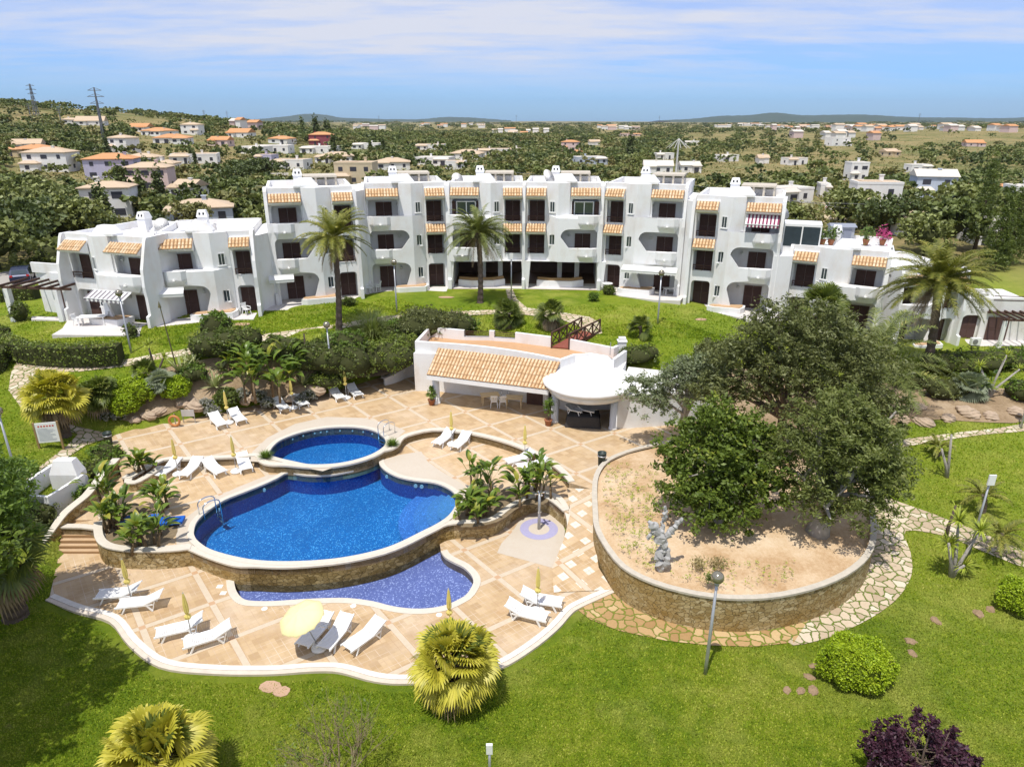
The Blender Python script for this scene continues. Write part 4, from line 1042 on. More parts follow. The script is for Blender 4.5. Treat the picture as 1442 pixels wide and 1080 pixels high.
# undercroft
m = MB()
for U, (pa, pb) in ((U3, (.25, .0)), (U4, (.0, .25))):
    m.box(0, 0, 0, 0, 0, 0)
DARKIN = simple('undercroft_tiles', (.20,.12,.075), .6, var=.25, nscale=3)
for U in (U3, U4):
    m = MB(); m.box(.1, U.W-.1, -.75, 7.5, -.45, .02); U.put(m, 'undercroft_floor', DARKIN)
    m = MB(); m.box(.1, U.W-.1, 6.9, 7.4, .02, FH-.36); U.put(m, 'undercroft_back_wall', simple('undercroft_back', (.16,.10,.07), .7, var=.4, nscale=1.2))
    m = MB(); m.box(.05, U.W-.05, -.3, 1.49, FH-.37, FH-.31); U.put(m, 'wall', WHITE)
    for x in (U.W*.45, U.W*.68): m = MB(); m.box(x-.22, x+.22, 2.5, 2.95, .0, FH-.33); U.put(m, 'column', WHITE2)
    m = MB(); cx = U.W*(.42 if U is U3 else .45); pth = [(cx-2.1,.6),(cx-.9,.15),(cx+1.2,.15),(cx+2.3,.9)]
    ribbon(m, pth, 0, .62, .2); U.put(m, 'bench', WHITE)
    m = MB(); ribbon(m, shift(pth, .2), .5, .85, .3); U.put(m, 'bench_back', simple('bench_back', (.36,.22,.10), .7, var=.3, nscale=9))
    # remove the core block from the ground floor by standing the dark hall in front of it
# end legs of the undercroft arches
for U, x in ((U3, .0), (U4, -.02), (U4, U4.W-.35)):
    m = MB(); curtain(m, [(x,-.4),(x+.38,-.4),(x+.62,FH-.3),(x-.22,FH-.3)] if x not in (0,) else [(x,-.4),(x+.3,-.4),(x+.6,FH-.3),(x,FH-.3)], [], lambda q: -.45, .5); U.put(m, 'pier', WHITE)
# left wing
LW = thing('apartment_building', (0,0,0), 'white two storey apartment wing with patio pergola at the left end', 'building')
V1 = Unit(LW, (97,445), (213,456), 5.38, 2)
make_unit(V1, *spans(V1, (163,211), (133,163), (100,133), 385), jig=.015, yb=.75, fin=.9, shelter=False)
V2 = Unit(LW, (219,449), (362,441), 5.38, 2)
make_unit(V2, *spans(V2, (224,278), (278,325), (325,357), 370), jig=.025, yb=.85, fin=.9, shelter=False)
linkwall(LW, V1, V2, 5.38+2*FH+.28); linkwall(LW, V2, U1, 5.38+2*FH+.26)
# right wing
RW_ = thing('apartment_building', (0,0,0), 'white two storey apartment wing stepping down on the right behind the tall palm', 'building')
X1 = Unit(RW_, (1094,453), (1252,473), 3.85, 2)
make_unit(X1, *spans(X1, (1196,1247), (1150,1196), (1113,1150), 385), jig=.015, shelter=False, yb=.95)
linkwall(CB, U6, X1, 3.6+2*FH+.25, -.62)
X2 = Unit(RW_, (1250,489), (1352,484), 2.0, 2)
make_unit(X2, *spans(X2, (1266,1300), (1300,1328), (1328,1352), 420), jig=.025, yb=.9, shelter=False)
# right end: terrace house with pergola
E_ = Unit(RW_, (1352,484), (1446,487), 2.0, 1)
m = MB(); curtain(m, [(0,-.5),(E_.W+2,-.5),(E_.W+2,3.9),(0,3.6)], [arch(.4,2.0,-.3,2.2,.5,.5)], lambda x: 1.4, .25); m.box(.1, E_.W+2, 1.7, 9, -.5, 2.9); E_.put(m, 'wall', WHITE2)
for x, w_ in ((1.2,.75),(3.4,1.05)): E_.inst(SHME, 'shutter_door', x, 1.68 if x < 2 else 1.33, .0, (w_,1,1.03))
m = MB(); m.box(2.3, 8.2, -1.25, -1.1, 2.45, 2.6); m.box(2.3, 8.2, 1.2, 1.35, 2.45, 2.6)
for i in range(10): x = 2.4+i*.62; m.box(x, x+.09, -1.5, 1.45, 2.6, 2.74)
E_.put(m, 'pergola', WOOD); [E_.put((lambda q: (q.box(x,x+.25,-1.3,-1.05,-.4,2.45), q)[1])(MB()), 'pergola_post', WHITE) for x in (2.35, 6.9)]
E_.put((lambda q: (q.box(2.6,9,1.38,1.42,3.55,3.62), q.box(2.6,9,1.38,1.42,3.9,3.97), q)[-1])(MB()), 'railing', WOOD)
# left end: pergola and outer terrace walls
Z_ = Unit(LW, (42,447), (97,449), 5.38, 1)
m = MB(); m.prism([(-.5,2.2),(Z_.W,1.0),(Z_.W,9),(-.5,9)], -.5, 3.3); curtain(m, [(-.6,3.2),(Z_.W,3.2),(Z_.W,4.3),(3,4.3),(2.6,4.0),(-.6,4.0)], [], lambda x: 1.9-.3*x*.5 if x < 6 else 1.0, .2); Z_.put(m, 'wall', WHITE)
Z_.inst(SHME, 'shutter_door', Z_.W-.75, .93, 0, (.62,1,1.05))
m = MB()
for x in (-1.1, 3.1): m = MB(); m.box(x, x+.4, -.7, -.3, -.5, 2.45); Z_.put(m, 'pergola_post', WHITE)
m = MB(); m.box(-1.3, 4.6, -.62, -.42, 2.45, 2.62)
for i in range(6): x = -1.2+i*1.05; m.box(x, x+.1, -1.0, 2.0, 2.62, 2.78)
Z_.put(m, 'pergola', WOOD)
# patios
patio('patio_left', [(73,472),(196,473),(200,460),(212,456),(110,447),(45,446),(44,450),(95,452),(88,463)], 5.38, '')
patio('patio_left_middle', [(222,461),(300,452),(340,450),(357,450),(362,441),(212,452)], 5.38, '')
patio('patio_middle', [(372,438),(408,437),(432,433),(475,422),(498,422),(514,414),(512,410),(378,425)], 5.38, '')
patio('patio_centre_left', [(516,420),(560,418),(600,411),(628,412),(632,404),(515,404)], 5.38, '')
patio('patio_centre', [(632,407),(735,407),(848,409),(848,400),(632,400)], 5.38, '')
patio('patio_centre_right', [(849,410),(872,417),(920,423),(958,424),(966,414),(849,402)], 5.38, '')
patio('patio_right', [(970,430),(985,437),(1010,441),(1060,452),(1098,458),(1100,440),(975,422)], 4.7, '')
patio('patio_right_wing', [(1245,500),(1300,506),(1330,496),(1360,488),(1446,487),(1446,478),(1350,478),(1250,478)], 2.0, '')
# ------------------------------------------------------------------ pool bar pavilion
BAR = thing('pool_bar', (0,0,0), 'white pool bar pavilion with tiled lean-to roof, roof terrace and flat round dome', 'pavilion')
DZ = L2-1.70; ZR = 4.62+DZ; ZP = 5.4+DZ
fr = [w2(x, y, ZP) for x, y in crop(560,430,4.235,[(102,215),(245,225),(420,238),(600,258),(790,288),(975,325)])]
rr_ = [w2(x, y, ZP) for x, y in crop(560,430,4.235,[(180,130),(395,150),(545,152),(700,163),(915,190),(1020,203),(1290,255),(1320,240)])]
fr2 = [w2(x, y, ZP) for x, y in crop(560,430,4.235,[(985,312),(1060,294),(1150,290),(1240,305),(1290,325),(1368,270)])]
frS = [(p.x, p.y) for p in smooth_path(fr, False, 4)]
body = frS + fr2[1:] + rr_[::-1]
# main body stands behind the loggia: back wall line
lb = [w2(x, y, L2) for x, y in [(585,550.5),(617,551),(623,552),(706,561),(741,567),(770,572),(800,578),(835,582)]]
m = MB(); m.prism([frS[0], lb[0], lb[1], lb[2], lb[3], lb[4], lb[5], lb[6], (lb[6][0]+3.6, lb[6][1]+.2), fr2[-1], *rr_[::-1]], L2-.1, ZR); m.build('wall', WHITE, BAR)
m = MB(); m.prism(body, ZR-.25, ZR+.004); m.build('terrace_floor', simple('terrace_tile', (.50,.30,.16), .7, var=.15), BAR)
m = MB(); ribbon(m, frS, L2 if False else ZR-.5, ZP, .22); m.build('parapet', WHITE, BAR)
m = MB(); ribbon(m, [frS[-1]]+fr2[1:], ZR-.5, ZP-.002, .22); m.build('parapet', WHITE, BAR)
# left front corner wall down to the terrace
m = MB(); ribbon(m, frS[:7], L2-.1, ZR-.4, .25); m.build('wall', WHITE, BAR)
m = MB(); ribbon(m, [frS[0], rr_[0]], L2-.1, ZP-.004, .22, -1); m.build('parapet', WHITE, BAR)
for a, b, zt in ((0,1,ZP),(1,2,ZP-.5),(2,2.2,ZP),(2.2,3,ZP-.5),(3,4,ZP),(5,6,ZP-.003),(6,7,ZP-.006)):
    f_ = lambda t: Vector(rr_[int(t)]).lerp(Vector(rr_[min(int(t)+1, len(rr_)-1)]), t-int(t))
    m = MB(); ribbon(m, [tuple(f_(a)), tuple(f_(b))], L2-.1, zt, .22, 1); m.build('parapet', WHITE, BAR)
    if zt < ZP-.4:
        m = MB(); p_, q_ = f_(a), f_(b)
        for zz in (ZP-.38, ZP-.22, ZP-.06): m.bar((p_.x, p_.y, zz), (q_.x, q_.y, zz), .05)
        m.build('railing', WOOD, BAR)
# tiled lean-to
eA, eB = P(600.6, 527.5, 4.05+DZ), P(772, 549, 4.05+DZ); rA, rB = P(616.7, 490.2, 5.22+DZ), P(789, 510, 5.22+DZ)
m = MB(); seg = 10
tiled(m, eA, eB, rB, rA, .24, .38); m.build('tiled_roof', [TILES, PAN], BAR)
m = MB(); off = Vector((0,0,-.06)); up_ = Vector((0,0,-.3)); inn_ = (rA-eA)*.08
for (p_, q_) in ((eA, eB),):
    v = [p_+off, q_+off, q_+off+up_, p_+off+up_]; m.add(v+[x+(rA-eA)*.12 for x in v], [(0,1,2,3)[::-1],(4,5,6,7),(3,2,6,7),(0,4,5,1),(0,3,7,4),(1,5,6,2)])
m.add([eA+off, eB+off, rB+off, rA+off], [(3,2,1,0)]); m.build('eaves_beam', WHITE, BAR)
m = MB(); q_ = P(585, 550.5, L2); m.add([(eA.x+.05,eA.y+.1,4.0+DZ),(eA.x+.3,eA.y+.1,4.0+DZ),(rA.x+.25,rA.y,5.15+DZ),(rA.x,rA.y,5.15+DZ),(rA.x,rA.y,4.0+DZ),(rA.x+.25,rA.y,4.0+DZ)], [(0,3,4),(1,5,2),(0,1,2,3)]); m.build('gable', WHITE, BAR)
def column(x, y, z0, z1, r=.2):
    m = MB(); m.lathe([(r+.05, 0), (r+.05, .12), (r, .15), (r, z1-z0)], 14, (x, y, z0)); return m.build('column', WHITE, BAR, True)
for px, py, zt in ((615,568,3.8),(781,594,4.1),(863,604,4.1),(770,576,3.9)):
    q = P(px, py, L2); column(q.x, q.y, L2, zt+DZ, .24 if px != 770 else .16)
DC = Vector((5.05, 41.9))
prof = [(2.2,4.0),(2.55,4.0),(2.6,4.08),(2.62,4.18),(2.92,4.20),(3.02,4.28),(3.05,4.38),(3.0,4.50),(2.85,4.60),(2.4,4.74),(1.6,4.88),(.75,4.96),(.15,4.99),(.0,5.10)]
m = MB(); m.lathe(prof, 56, (DC.x, DC.y, DZ)); m.build('dome_roof', WHITE, BAR, True)
m = MB(); m.lathe([(2.62,3.72),(2.62,4.1)], 48, (DC.x, DC.y, DZ)); m.lathe([(2.4,4.1),(2.4,3.72),(2.62,3.72)][::-1], 48, (DC.x, DC.y, DZ)); m.build('ring_beam', WHITE, BAR, True)
TANW = simple('tan_wall_tiles', (.34,.24,.14), .6, var=.25, nscale=3)
# curved interior wall of the bar and its dark counter hatch
m = MB(); pth = [(DC.x+2.35*math.cos(a), DC.y+2.35*math.sin(a)) for a in np.linspace(-.35, PI*.75, 14)]; ribbon(m, pth, L2-.1, 4.0+DZ, .15); m.build('wall', TANW, BAR)
m = MB(); pth = [(DC.x+2.53*math.cos(a), DC.y+2.53*math.sin(a)) for a in np.linspace(-.75, PI*.62, 14)]; ribbon(m, pth, L2-.1, 4.0+DZ, .12, 1); m.build('wall', WHITE, BAR)
def bardoor(px0, px1, py):
    a = P(px0, py, L2); b = P(px1, py+2.5, L2); d = (b-a); n_ = Vector((d.y, -d.x, 0)).normalized()*.1; m = MB()
    m.add([a+n_, b+n_, b+n_+Vector((0,0,2.1)), a+n_+Vector((0,0,2.1)), a, b, b+Vector((0,0,2.1)), a+Vector((0,0,2.1))], [(0,1,2,3),(3,2,6,7),(0,3,7,4),(1,5,6,2)])
    for k in range(1, 6): q = a.lerp(b, k/6)+n_*1.1; m.bar(q+Vector((0,0,.05)), q+Vector((0,0,2.05)), .03)
    m.build('door', BROWN, BAR)
bardoor(742, 767, 568); bardoor(773, 786, 573)
m = MB(); q = w2(876, 482, ZP); m.box(q[0]-.28, q[0]+.28, q[1]-.25, q[1]+.28, ZP-.8, ZP+.08); m.box(q[0]-.34, q[0]+.34, q[1]-.3, q[1]+.34, ZP+.08, ZP+.14)
m.prism([(q[0]-.24,q[1]-.2),(q[0]+.24,q[1]-.2),(q[0]+.24,q[1]+.24),(q[0]-.24,q[1]+.24)], ZP+.14, ZP+.36); m.build('chimney', WHITE, BAR)
m = MB(); q = P(859, 500, ZP); m.bar((q.x, q.y, ZP), (q.x, q.y, ZP+.9), .04); m.build('vent_pipe', METAL, BAR)
# annexe with the flat white roof reaching behind the trees
m = MB(); a = [w2(868,604,L2), w2(930,600,L2), w2(1000,594,L2), w2(1000,575,L2), w2(884,560,L2)]; m.prism(a, L2-.1, 3.9+DZ); m.build('annexe_wall', WHITE, BAR)
m = MB(); m.prism(offset_poly(a, .1), 3.9+DZ, 4.02+DZ); m.build('annexe_roof', WHITE2, BAR)
# low white wall to the left of the bar
lowwall('low white curved wall running from the pool bar into the shrubs', [(586,508,2.6,1.4),(572,514,2.4,1.4),(556,524,2.2,1.4),(540,532,2.0,1.4)], .2, WHITE, WHITE)
# footbridge
br = thing('footbridge', (0,0,0), 'red timber footbridge with crossed railings leading to the roof terrace', 'bridge')
a0, a1 = P(776.5,488,4.75+DZ), P(818.6,465.4,4.72); b0, b1 = P(801,490,4.75+DZ), P(844.5,468.5,4.72)
m = MB(); N = 22
for i in range(N):
    q = [a0.lerp(a1, i/N), b0.lerp(b1, i/N), b0.lerp(b1, (i+.9)/N), a0.lerp(a1, (i+.9)/N)]; m.add([v-Vector((0,0,.08)) for v in q]+q, [(0,3,2,1),(4,5,6,7),(0,1,5,4),(1,2,6,5),(2,3,7,6),(3,0,4,7)])
m.build('planking', REDWOOD, br)
for s0, s1 in ((a0, a1), (b0, b1)):
    m = MB(); K = 4
    for i in range(K+1):
        p = s0.lerp(s1, i/K); m.bar(p-Vector((0,0,.3)), p+Vector((0,0,1.1)), .11)
        if i < K:
            q = s0.lerp(s1, (i+1)/K); m.bar(p+Vector((0,0,.12)), q+Vector((0,0,.98)), .06); m.bar(q+Vector((0,0,.12)), p+Vector((0,0,.98)), .06)
    m.bar(s0+Vector((0,0,1.05)), s1+Vector((0,0,1.05)), .1); m.bar(s0+Vector((0,0,.12)), s1+Vector((0,0,.12)), .08); m.build('railing', WOOD, br)
# ------------------------------------------------------------------ sun loungers
def lounger(raise_=.42):
    root = thing('sun_lounger', (0,0,0), '', 'sun lounger', 'white resin sun loungers round the pools')
    m = MB(); W = .31
    for i in range(17):
        x = .06+i*.068; m.box(x, x+.05, -W, W, .335, .36)
    m.build('seat', PLASTIC, root)
    m = MB(); c_, s_ = math.cos(raise_), math.sin(raise_)
    for i in range(11):
        u = i*.066
        a = Vector((1.22+u*c_, 0, .35+u*s_)); b = Vector((1.22+(u+.05)*c_, 0, .35+(u+.05)*s_)); n_ = Vector((-s_, 0, c_))*.025
        m.add([a+Vector((0,-W,0)), a+Vector((0,W,0)), b+Vector((0,W,0)), b+Vector((0,-W,0)), a+n_+Vector((0,-W,0)), a+n_+Vector((0,W,0)), b+n_+Vector((0,W,0)), b+n_+Vector((0,-W,0))], [(0,1,2,3),(7,6,5,4),(0,4,5,1),(1,5,6,2),(2,6,7,3),(3,7,4,0)])
    for s in (-1, 1): m.bar((1.2, s*W, .35), (1.2+.76*c_, s*W, .35+.76*s_), .05, .06)
    m.build('backrest', PLASTIC, root)
    for s in (-1, 1):
        m = MB(); m.bar((0,s*W,.33),(1.3,s*W,.33),.055,.075); m.bar((1.3,s*W,.33),(1.55,s*W,.33),.055,.06)
        m.build('side_rail', PLASTIC, root)
        m = MB(); m.bar((.42,s*W,.31),(.25,s*(W+.02),.0),.06); m.bar((.42,s*W,.31),(.62,s*(W+.02),.0) if False else (.5,s*W,.31),.05); m.build('leg', PLASTIC, root)
        m = MB(); m.bar((1.3,s*W,.31),(1.5,s*(W+.02),.0),.06); m.bar((1.5,s*W,.02),(1.2+.5*c_,s*W,.35+.5*s_),.035); m.build('leg', PLASTIC, root)
    return root
LNG = lounger()
LP = [('foot-left', 0,(137.5,845.3),(204,831),'slatted white lounger at the left end of the lower terrace, farther from the lawn'),
 ('', 0,(166.7,859),(232,842.5),'slatted white lounger on the far left of the lower terrace, just above the white kerb'),
 ('', 0,(219.4,900.8),(282,875.8),'white lounger left of the round parasol base by the front kerb curve'),
 ('', 0,(258.3,916),(319.4,887),'white lounger right of the round parasol base by the front kerb curve'),
 ('', 0,(425.3,918.9),(446,885),'white lounger half shaded by the open yellow parasol, leftmost of three'),
 ('', 0,(456,923),(474,890),'white lounger shaded by the open yellow parasol, middle of three'),
 ('', 0,(487.8,923),(519.7,889.7),'fully sunlit white lounger, rightmost of three at the open yellow parasol'),
 ('', 0,(793,857),(744.4,840),'white lounger nearest the ramp on the right end of the lower terrace'),
 ('', 0,(772,878),(725,857),'white lounger beside the right kerb of the lower terrace, nearer the lawn'),
 ('', L1,(220.8,677.9),(242,655.4),'white lounger next to the small strelitzia planter, first of four below the wall'),
 ('', L1,(257.4,677.9),(273.9,654.2),'white lounger second from the strelitzia planter below the low wall'),
 ('', L1,(314,673),(292.8,651.9),'white lounger turned the other way, third from the strelitzia planter'),
 ('', L1,(348.9,668.5),(342,646.7),'white lounger closest to the small round pool, below the low wall'),
 ('', L1,(613.5,632),(629,613.3),'white lounger inside the curved wall, nearer the round pool'),
 ('', L1,(638.5,637),(653,617.5),'white lounger inside the curved wall, second from the round pool'),
 ('', L1,(711.5,657),(741.7,642),'white lounger against the curved wall behind the strelitzia clump'),
 ('', L1,(727,664),(760,652),'white lounger mostly hidden by the strelitzia clump, nearest the ramp'),
 ('', L2,(315.2,605.6),(302.7,588),'white lounger nearest the life ring on the upper terrace'),
 ('', L2,(342.3,599.4),(329.8,581.7),'white lounger second from the life ring along the grass edge'),
 ('', L2,(403.8,582.7),(391,566),'white lounger left of the parasol base at the middle of the grass edge'),
 ('', L2,(430.8,576.5),(417.3,560.8),'white lounger right of the parasol base at the middle of the grass edge'),
 ('', L2,(481.9,567),(470.4,551.5),'white lounger below the tall lamp post, left of its pair'),
 ('', L2,(506.9,563),(495.4,547.3),'white lounger below the tall lamp post, right of its pair'),
 ('', L2,(536,536),(562,527),'white lounger lying by the low white wall near the pool bar')]
for i, (_, z, ft, hd, lab) in enumerate(LP):
    zz = z + (SURF if z == 0 else .01); a = P(*ft, zz); b = P(*hd, zz+.35); d = b-a
    if i == 0: o = LNG; o.location = (a.x, a.y, zz); o.rotation_euler = (0,0,math.atan2(d.y, d.x)); o['label'] = lab
    else: o = copy_thing(LNG, (a.x, a.y, zz), math.atan2(d.y, d.x), lab)
# two loungers stood on end by the low wall
for i, (px, py, lab) in enumerate([(533, 531, 'white lounger stood up on its end against the shrubs, left one'), (548, 528, 'white lounger stood up on its end against the shrubs, right one')]):
    q = P(px, py, L2); o = copy_thing(LNG, (q.x, q.y+.2, L2+.05), 0, lab); o.rotation_euler = (math.radians(8), math.radians(-78), math.radians(80))
# ------------------------------------------------------------------ parasols
def parasol():
    r = thing('parasol', (0,0,0), '', 'parasol', 'folded yellow parasols')
    m = MB(); m.tube([(0,0,.1),(0,0,2.3)], .022, 8); m.build('pole', METAL, r, True)
    m = MB(); n = 16; rs = [(.10,1.0),(.15,1.12),(.05,1.24),(.10,1.36),(.10,1.7),(.05,2.15),(.012,2.32)]; vs = []; fs = []
    for rad, z in rs:
        for k in range(n): a = 2*PI*k/n; q = rad*(1 if k % 2 else .62); vs.append((q*math.cos(a), q*math.sin(a), z))
    for i in range(len(rs)-1):
        for k in range(n): fs.append((i*n+k, i*n+(k+1) % n, (i+1)*n+(k+1) % n, (i+1)*n+k))
    m.add(vs, fs); m.build('folded_canopy', YEL, r)
    return r
def pbase():
    m = MB(); m.lathe([(.30,0),(.33,.04),(.32,.10),(.20,.15),(.06,.17),(.05,.26),(0,.26)], 22); return m.build('sunshade_weight', PLASTIC, None, True)
PR = parasol(); PB = pbase(); tag(PB, '', 'parasol base', 'white round parasol bases')
PP = [(0,186,848,'between the two loungers at the left end of the lower terrace'),(0,270.8,899,'between the two loungers at the front kerb curve'),(0,757,861,'between the two loungers at the right end of the lower terrace'),(0,634,893,'behind the round yellow fan palm on the lower terrace'),
 (L1,251.5,668.4,'between the first and second loungers beside the strelitzia planter'),(L1,333,664.5,'beside the lounger closest to the round pool'),(L1,636.5,626,'between the two loungers inside the curved wall'),(L1,739,647,'behind the lounger by the strelitzia clump'),
 (L2,322.5,596,'between the two loungers nearest the life ring'),(L2,413,575,'between the two loungers at the middle of the grass edge'),(L2,488,561,'between the two loungers below the tall lamp post')]
for i, (z, px, py, where) in enumerate(PP):
    zz = z+(SURF if z == 0 else .01); q = P(px, py, zz)
    if i == 0: o, b = PR, PB; o.location = (q.x, q.y, zz+.02); b.location = (q.x, q.y, zz)
    else: o = copy_thing(PR, (q.x, q.y, zz+.02), i*.7); b = copy_thing(PB, (q.x, q.y, zz))
    o['label'] = 'folded yellow parasol '+where; b['label'] = 'white round parasol foot '+where
# open parasol
q = P(450, 913, SURF); b = copy_thing(PB, (q.x, q.y, SURF), label='white round parasol foot in the shade of the open yellow parasol')
r = thing('parasol', (q.x, q.y, SURF+.02), 'open pale yellow parasol with scalloped edge over three loungers', 'parasol'); r.rotation_euler = (math.radians(9), math.radians(-14), 0)
m = MB(); m.tube([(0,0,.1),(0,0,2.2)], .022, 8); m.build('pole', METAL, r, True)
m = MB(); n = 48; vs = []; fs = []; R_ = [(0.02,2.24),(.30,2.16),(.62,2.04),(.90,1.90),(.92,1.78)]
for j, (rad, z) in enumerate(R_):
    for k in range(n):
        a = 2*PI*k/n; ph = (k % 6)/6; sc_ = 1-.05*math.sin(PI*ph)*(j > 0); zz = z + (.035*math.sin(PI*ph*1)*-1 if j in (1,2,3) else 0) + (.05*abs(math.sin(PI*ph*2)) if j == 4 else 0)
        vs.append((rad*sc_*math.cos(a), rad*sc_*math.sin(a), zz))
for j in range(len(R_)-1):
    for k in range(n): fs.append((j*n+k, (j+1)*n+k, (j+1)*n+(k+1) % n, j*n+(k+1) % n))
m.add(vs, fs); m.build('canopy', PALEYEL, r, True)
m = MB()
for k in range(8): a = 2*PI*k/8; m.bar((.03*math.cos(a), .03*math.sin(a), 2.14), (.87*math.cos(a), .87*math.sin(a), 1.87), .018)
m.build('ribs', METAL, r)
# ------------------------------------------------------------------ lamp posts
GLOBE = simple('smoked_globe', (.30,.27,.20), .15, .6, var=.2, spec=.8)
def globe_lamp(px, py, z, h, lab, lean=0):
    q = P(px, py, z); r = thing('lamp_post', q, lab, 'lamp post', 'globe lamp posts'); m = MB()
    m.tube([(0,0,-.2),(0,0,.6),(0,0,h-.35)], [.075,.07,.05], 12); m.build('post', METAL, r, True)
    m = MB(); m.lathe([(.05,h-.36),(.10,h-.33),(.10,h-.26),(.06,h-.25)], 12); m.build('collar', METAL, r, True)
    m = MB(); n = 12; m.lathe([(.24*math.sin(PI*i/n), h-.02-.24*math.cos(PI*i/n)) for i in range(n+1)], 20); m.build('globe', GLOBE, r, True)
    return r
globe_lamp(993, 948, 0, 4.5, 'tall lamp post with round globe on the lawn in front of the big planter')
for px, py, h, lab in [(185,497,4.3,'globe lamp post by the left patio and the hedge'),(559,440,4.2,'globe lamp post on the lawn left of the centre palm'),(926,456,4.1,'globe lamp post on the lawn in front of the right apartments'),(468,538,4.3,'globe lamp post rising from the shrubs behind the upper terrace')]:
    q = PG(px, py); globe_lamp(px, py, q.z, h, lab)
q = PG(26, 678); globe_lamp(26, 678, q.z, 4.2, 'globe lamp post half hidden by the big tree at the left edge')
def flood(px, py, h, lab):
    q = PG(px, py); r = thing('floodlight_post', q, lab, 'floodlight', 'floodlight posts'); m = MB(); m.tube([(0,0,-.2),(0,0,h)], [.06,.045], 10); m.build('post', METAL, r, True)
    m = MB(); m.prism([(-.16,-.12),(.16,-.12),(.16,-.05),(-.16,-.05)], h-.1, h+.42); m.box(-.03,.03,-.05,.05,h-.05,h+.1); m.build('lamp_head', FRAMEM, r); return r
flood(720, 421, 3.6, 'white floodlight on a post in front of the undercroft arches'); flood(1362, 790, 4.3, 'white floodlight on a post behind the yuccas on the right lawn')
q = P(690, 1110, 0)
r = thing('floodlight_post', P(690,1105,0), 'white floodlight on a post at the bottom edge beside the fan palm', 'floodlight', 'floodlight posts'); m = MB(); m.tube([(0,0,-.2),(0,0,1.45)], .045, 10); m.build('post', METAL, r, True); m = MB(); m.box(-.10,.10,-.06,.03,1.4,1.78); m.build('lamp_head', FRAMEM, r)
q = PG(1437, 603); globe_lamp(1437, 603, q.z, 3.9, 'lamp post at the right edge beside the stone path')
# ------------------------------------------------------------------ shower
r = thing('outdoor_shower', P(759,744.6,SURF), 'steel outdoor shower column on a round lavender mosaic floor', 'shower'); m = MB(); m.tube([(0,0,0),(0,0,1.1),(0,0,2.1)], [.09,.075,.075], 14); m.build('column', METAL, r, True)
m = MB(); 
for k in range(4): a = k*PI/2+.4; m.bar((0,0,2.08), (.2*math.cos(a), .2*math.sin(a), 2.14), .05); m.lathe([(.0,2.10),(.07,2.12),(.07,2.16),(0,2.17)], 8, (.22*math.cos(a), .22*math.sin(a), 0))
m.build('shower_heads', STEEL, r)
m = MB(); 
for k in range(3): a = k*2; m.box(.07*math.cos(a)-.03, .07*math.cos(a)+.03, .07*math.sin(a)-.03, .07*math.sin(a)+.03, 1.0, 1.08)
m.build('push_buttons', STEEL, r)
c = P(759,744.6,SURF)
circ = lambda rad, n=40: [(c.x+rad*math.cos(2*PI*k/n), c.y+rad*math.sin(2*PI*k/n)) for k in range(n)]
pl = MB(); plate(pl, [w2(x, y, SURF+.006) for x, y in [(730,735),(745,724),(765,719),(785,728),(796,745),(792,775),(780,800),(745,790),(700,778),(706,765),(722,748)]], [circ(1.0)], 0, SURF+.006, sides=False); tag(pl.build('shower_floor', PALE), kind='structure')
pl = MB(); plate(pl, circ(1.0), [circ(.55)], 0, SURF+.010, sides=False); tag(pl.build('shower_mosaic_floor', simple('lavender_tile', (.36,.34,.50), .6, var=.15, nscale=12)), kind='structure')
pl = MB(); plate(pl, circ(.55), [], 0, SURF+.006, sides=False); tag(pl.build('shower_centre_floor', PALE), kind='structure')
# ------------------------------------------------------------------ small things on the terrace
def bin_(px, py, z, lab):
    r = thing('litter_bin', P(px, py, z), lab, 'bin'); m = MB(); m.lathe([(.20,0),(.24,.75),(.26,.76),(.26,.82),(.2,.82),(.19,.5),(0,.5)], 18); m.build('bin_body', simple('dark_green_plastic', (.03,.045,.04), .5), r, True); m = MB(); m.lathe([(.262,.60),(.262,.66)], 18); m.build('bin_band', METAL, r, True)
bin_(154, 626, L2, 'dark litter bin under the bushes at the left terrace corner'); bin_(847, 655, L2, 'dark litter bin touching the far rim of the big planter')
q = PG(73, 632); r = thing('notice_board', q, 'white pool rules notice board on two timber posts beside the path', 'sign'); r.rotation_euler = (0,0,math.radians(14))
for s in (-.62, .62): m = MB(); m.box(s-.05, s+.05, -.05, .05, -.2, 1.75); m.build('post', simple('light_timber', (.30,.20,.09), .8, var=.2), r)
m = MB(); m.box(-.57, .57, -.03, .03, .45, 1.7); m.build('board', FRAMEM, r)
SIGNT = simple('sign_ink', (.22,.24,.30), .8); SIGNR = simple('sign_red', (.55,.08,.05), .8)
m = MB()
for k in range(11): z = 1.32-k*.075; m.box(-.48, -.48+.55+.38*abs(math.sin(k*2.3)), -.036, -.031, z, z+.018)
m.build('printed_lines', SIGNT, r)
m = MB()
for k in range(6): x = -.42+k*.15; m.box(x, x+.09, -.038, -.031, 1.45, 1.54)
m.build('pictograms', SIGNR, r)
q = P(248, 601, L2); q = PG(248, 603); r = thing('life_ring_stand', q, 'orange life ring hanging on a stake at the grass edge', 'life ring'); m = MB(); m.bar((0,.06,-.2),(0,.06,1.0),.05); m.build('stake', METAL, r)
m = MB(); N = 28; vs = []; 
for i in range(N):
    a = 2*PI*i/N
    for k in range(8): b = 2*PI*k/8; vs.append(((.33+.08*math.cos(b))*math.cos(a), .08*math.sin(b)-.05, .55+(.33+.08*math.cos(b))*math.sin(a)))
m.add(vs, [(i*8+k, ((i+1) % N)*8+k, ((i+1) % N)*8+(k+1) % 8, i*8+(k+1) % 8) for i in range(N) for k in range(8)]); m.build('ring', simple('faded_orange', (.50,.21,.07), .6), r, True)
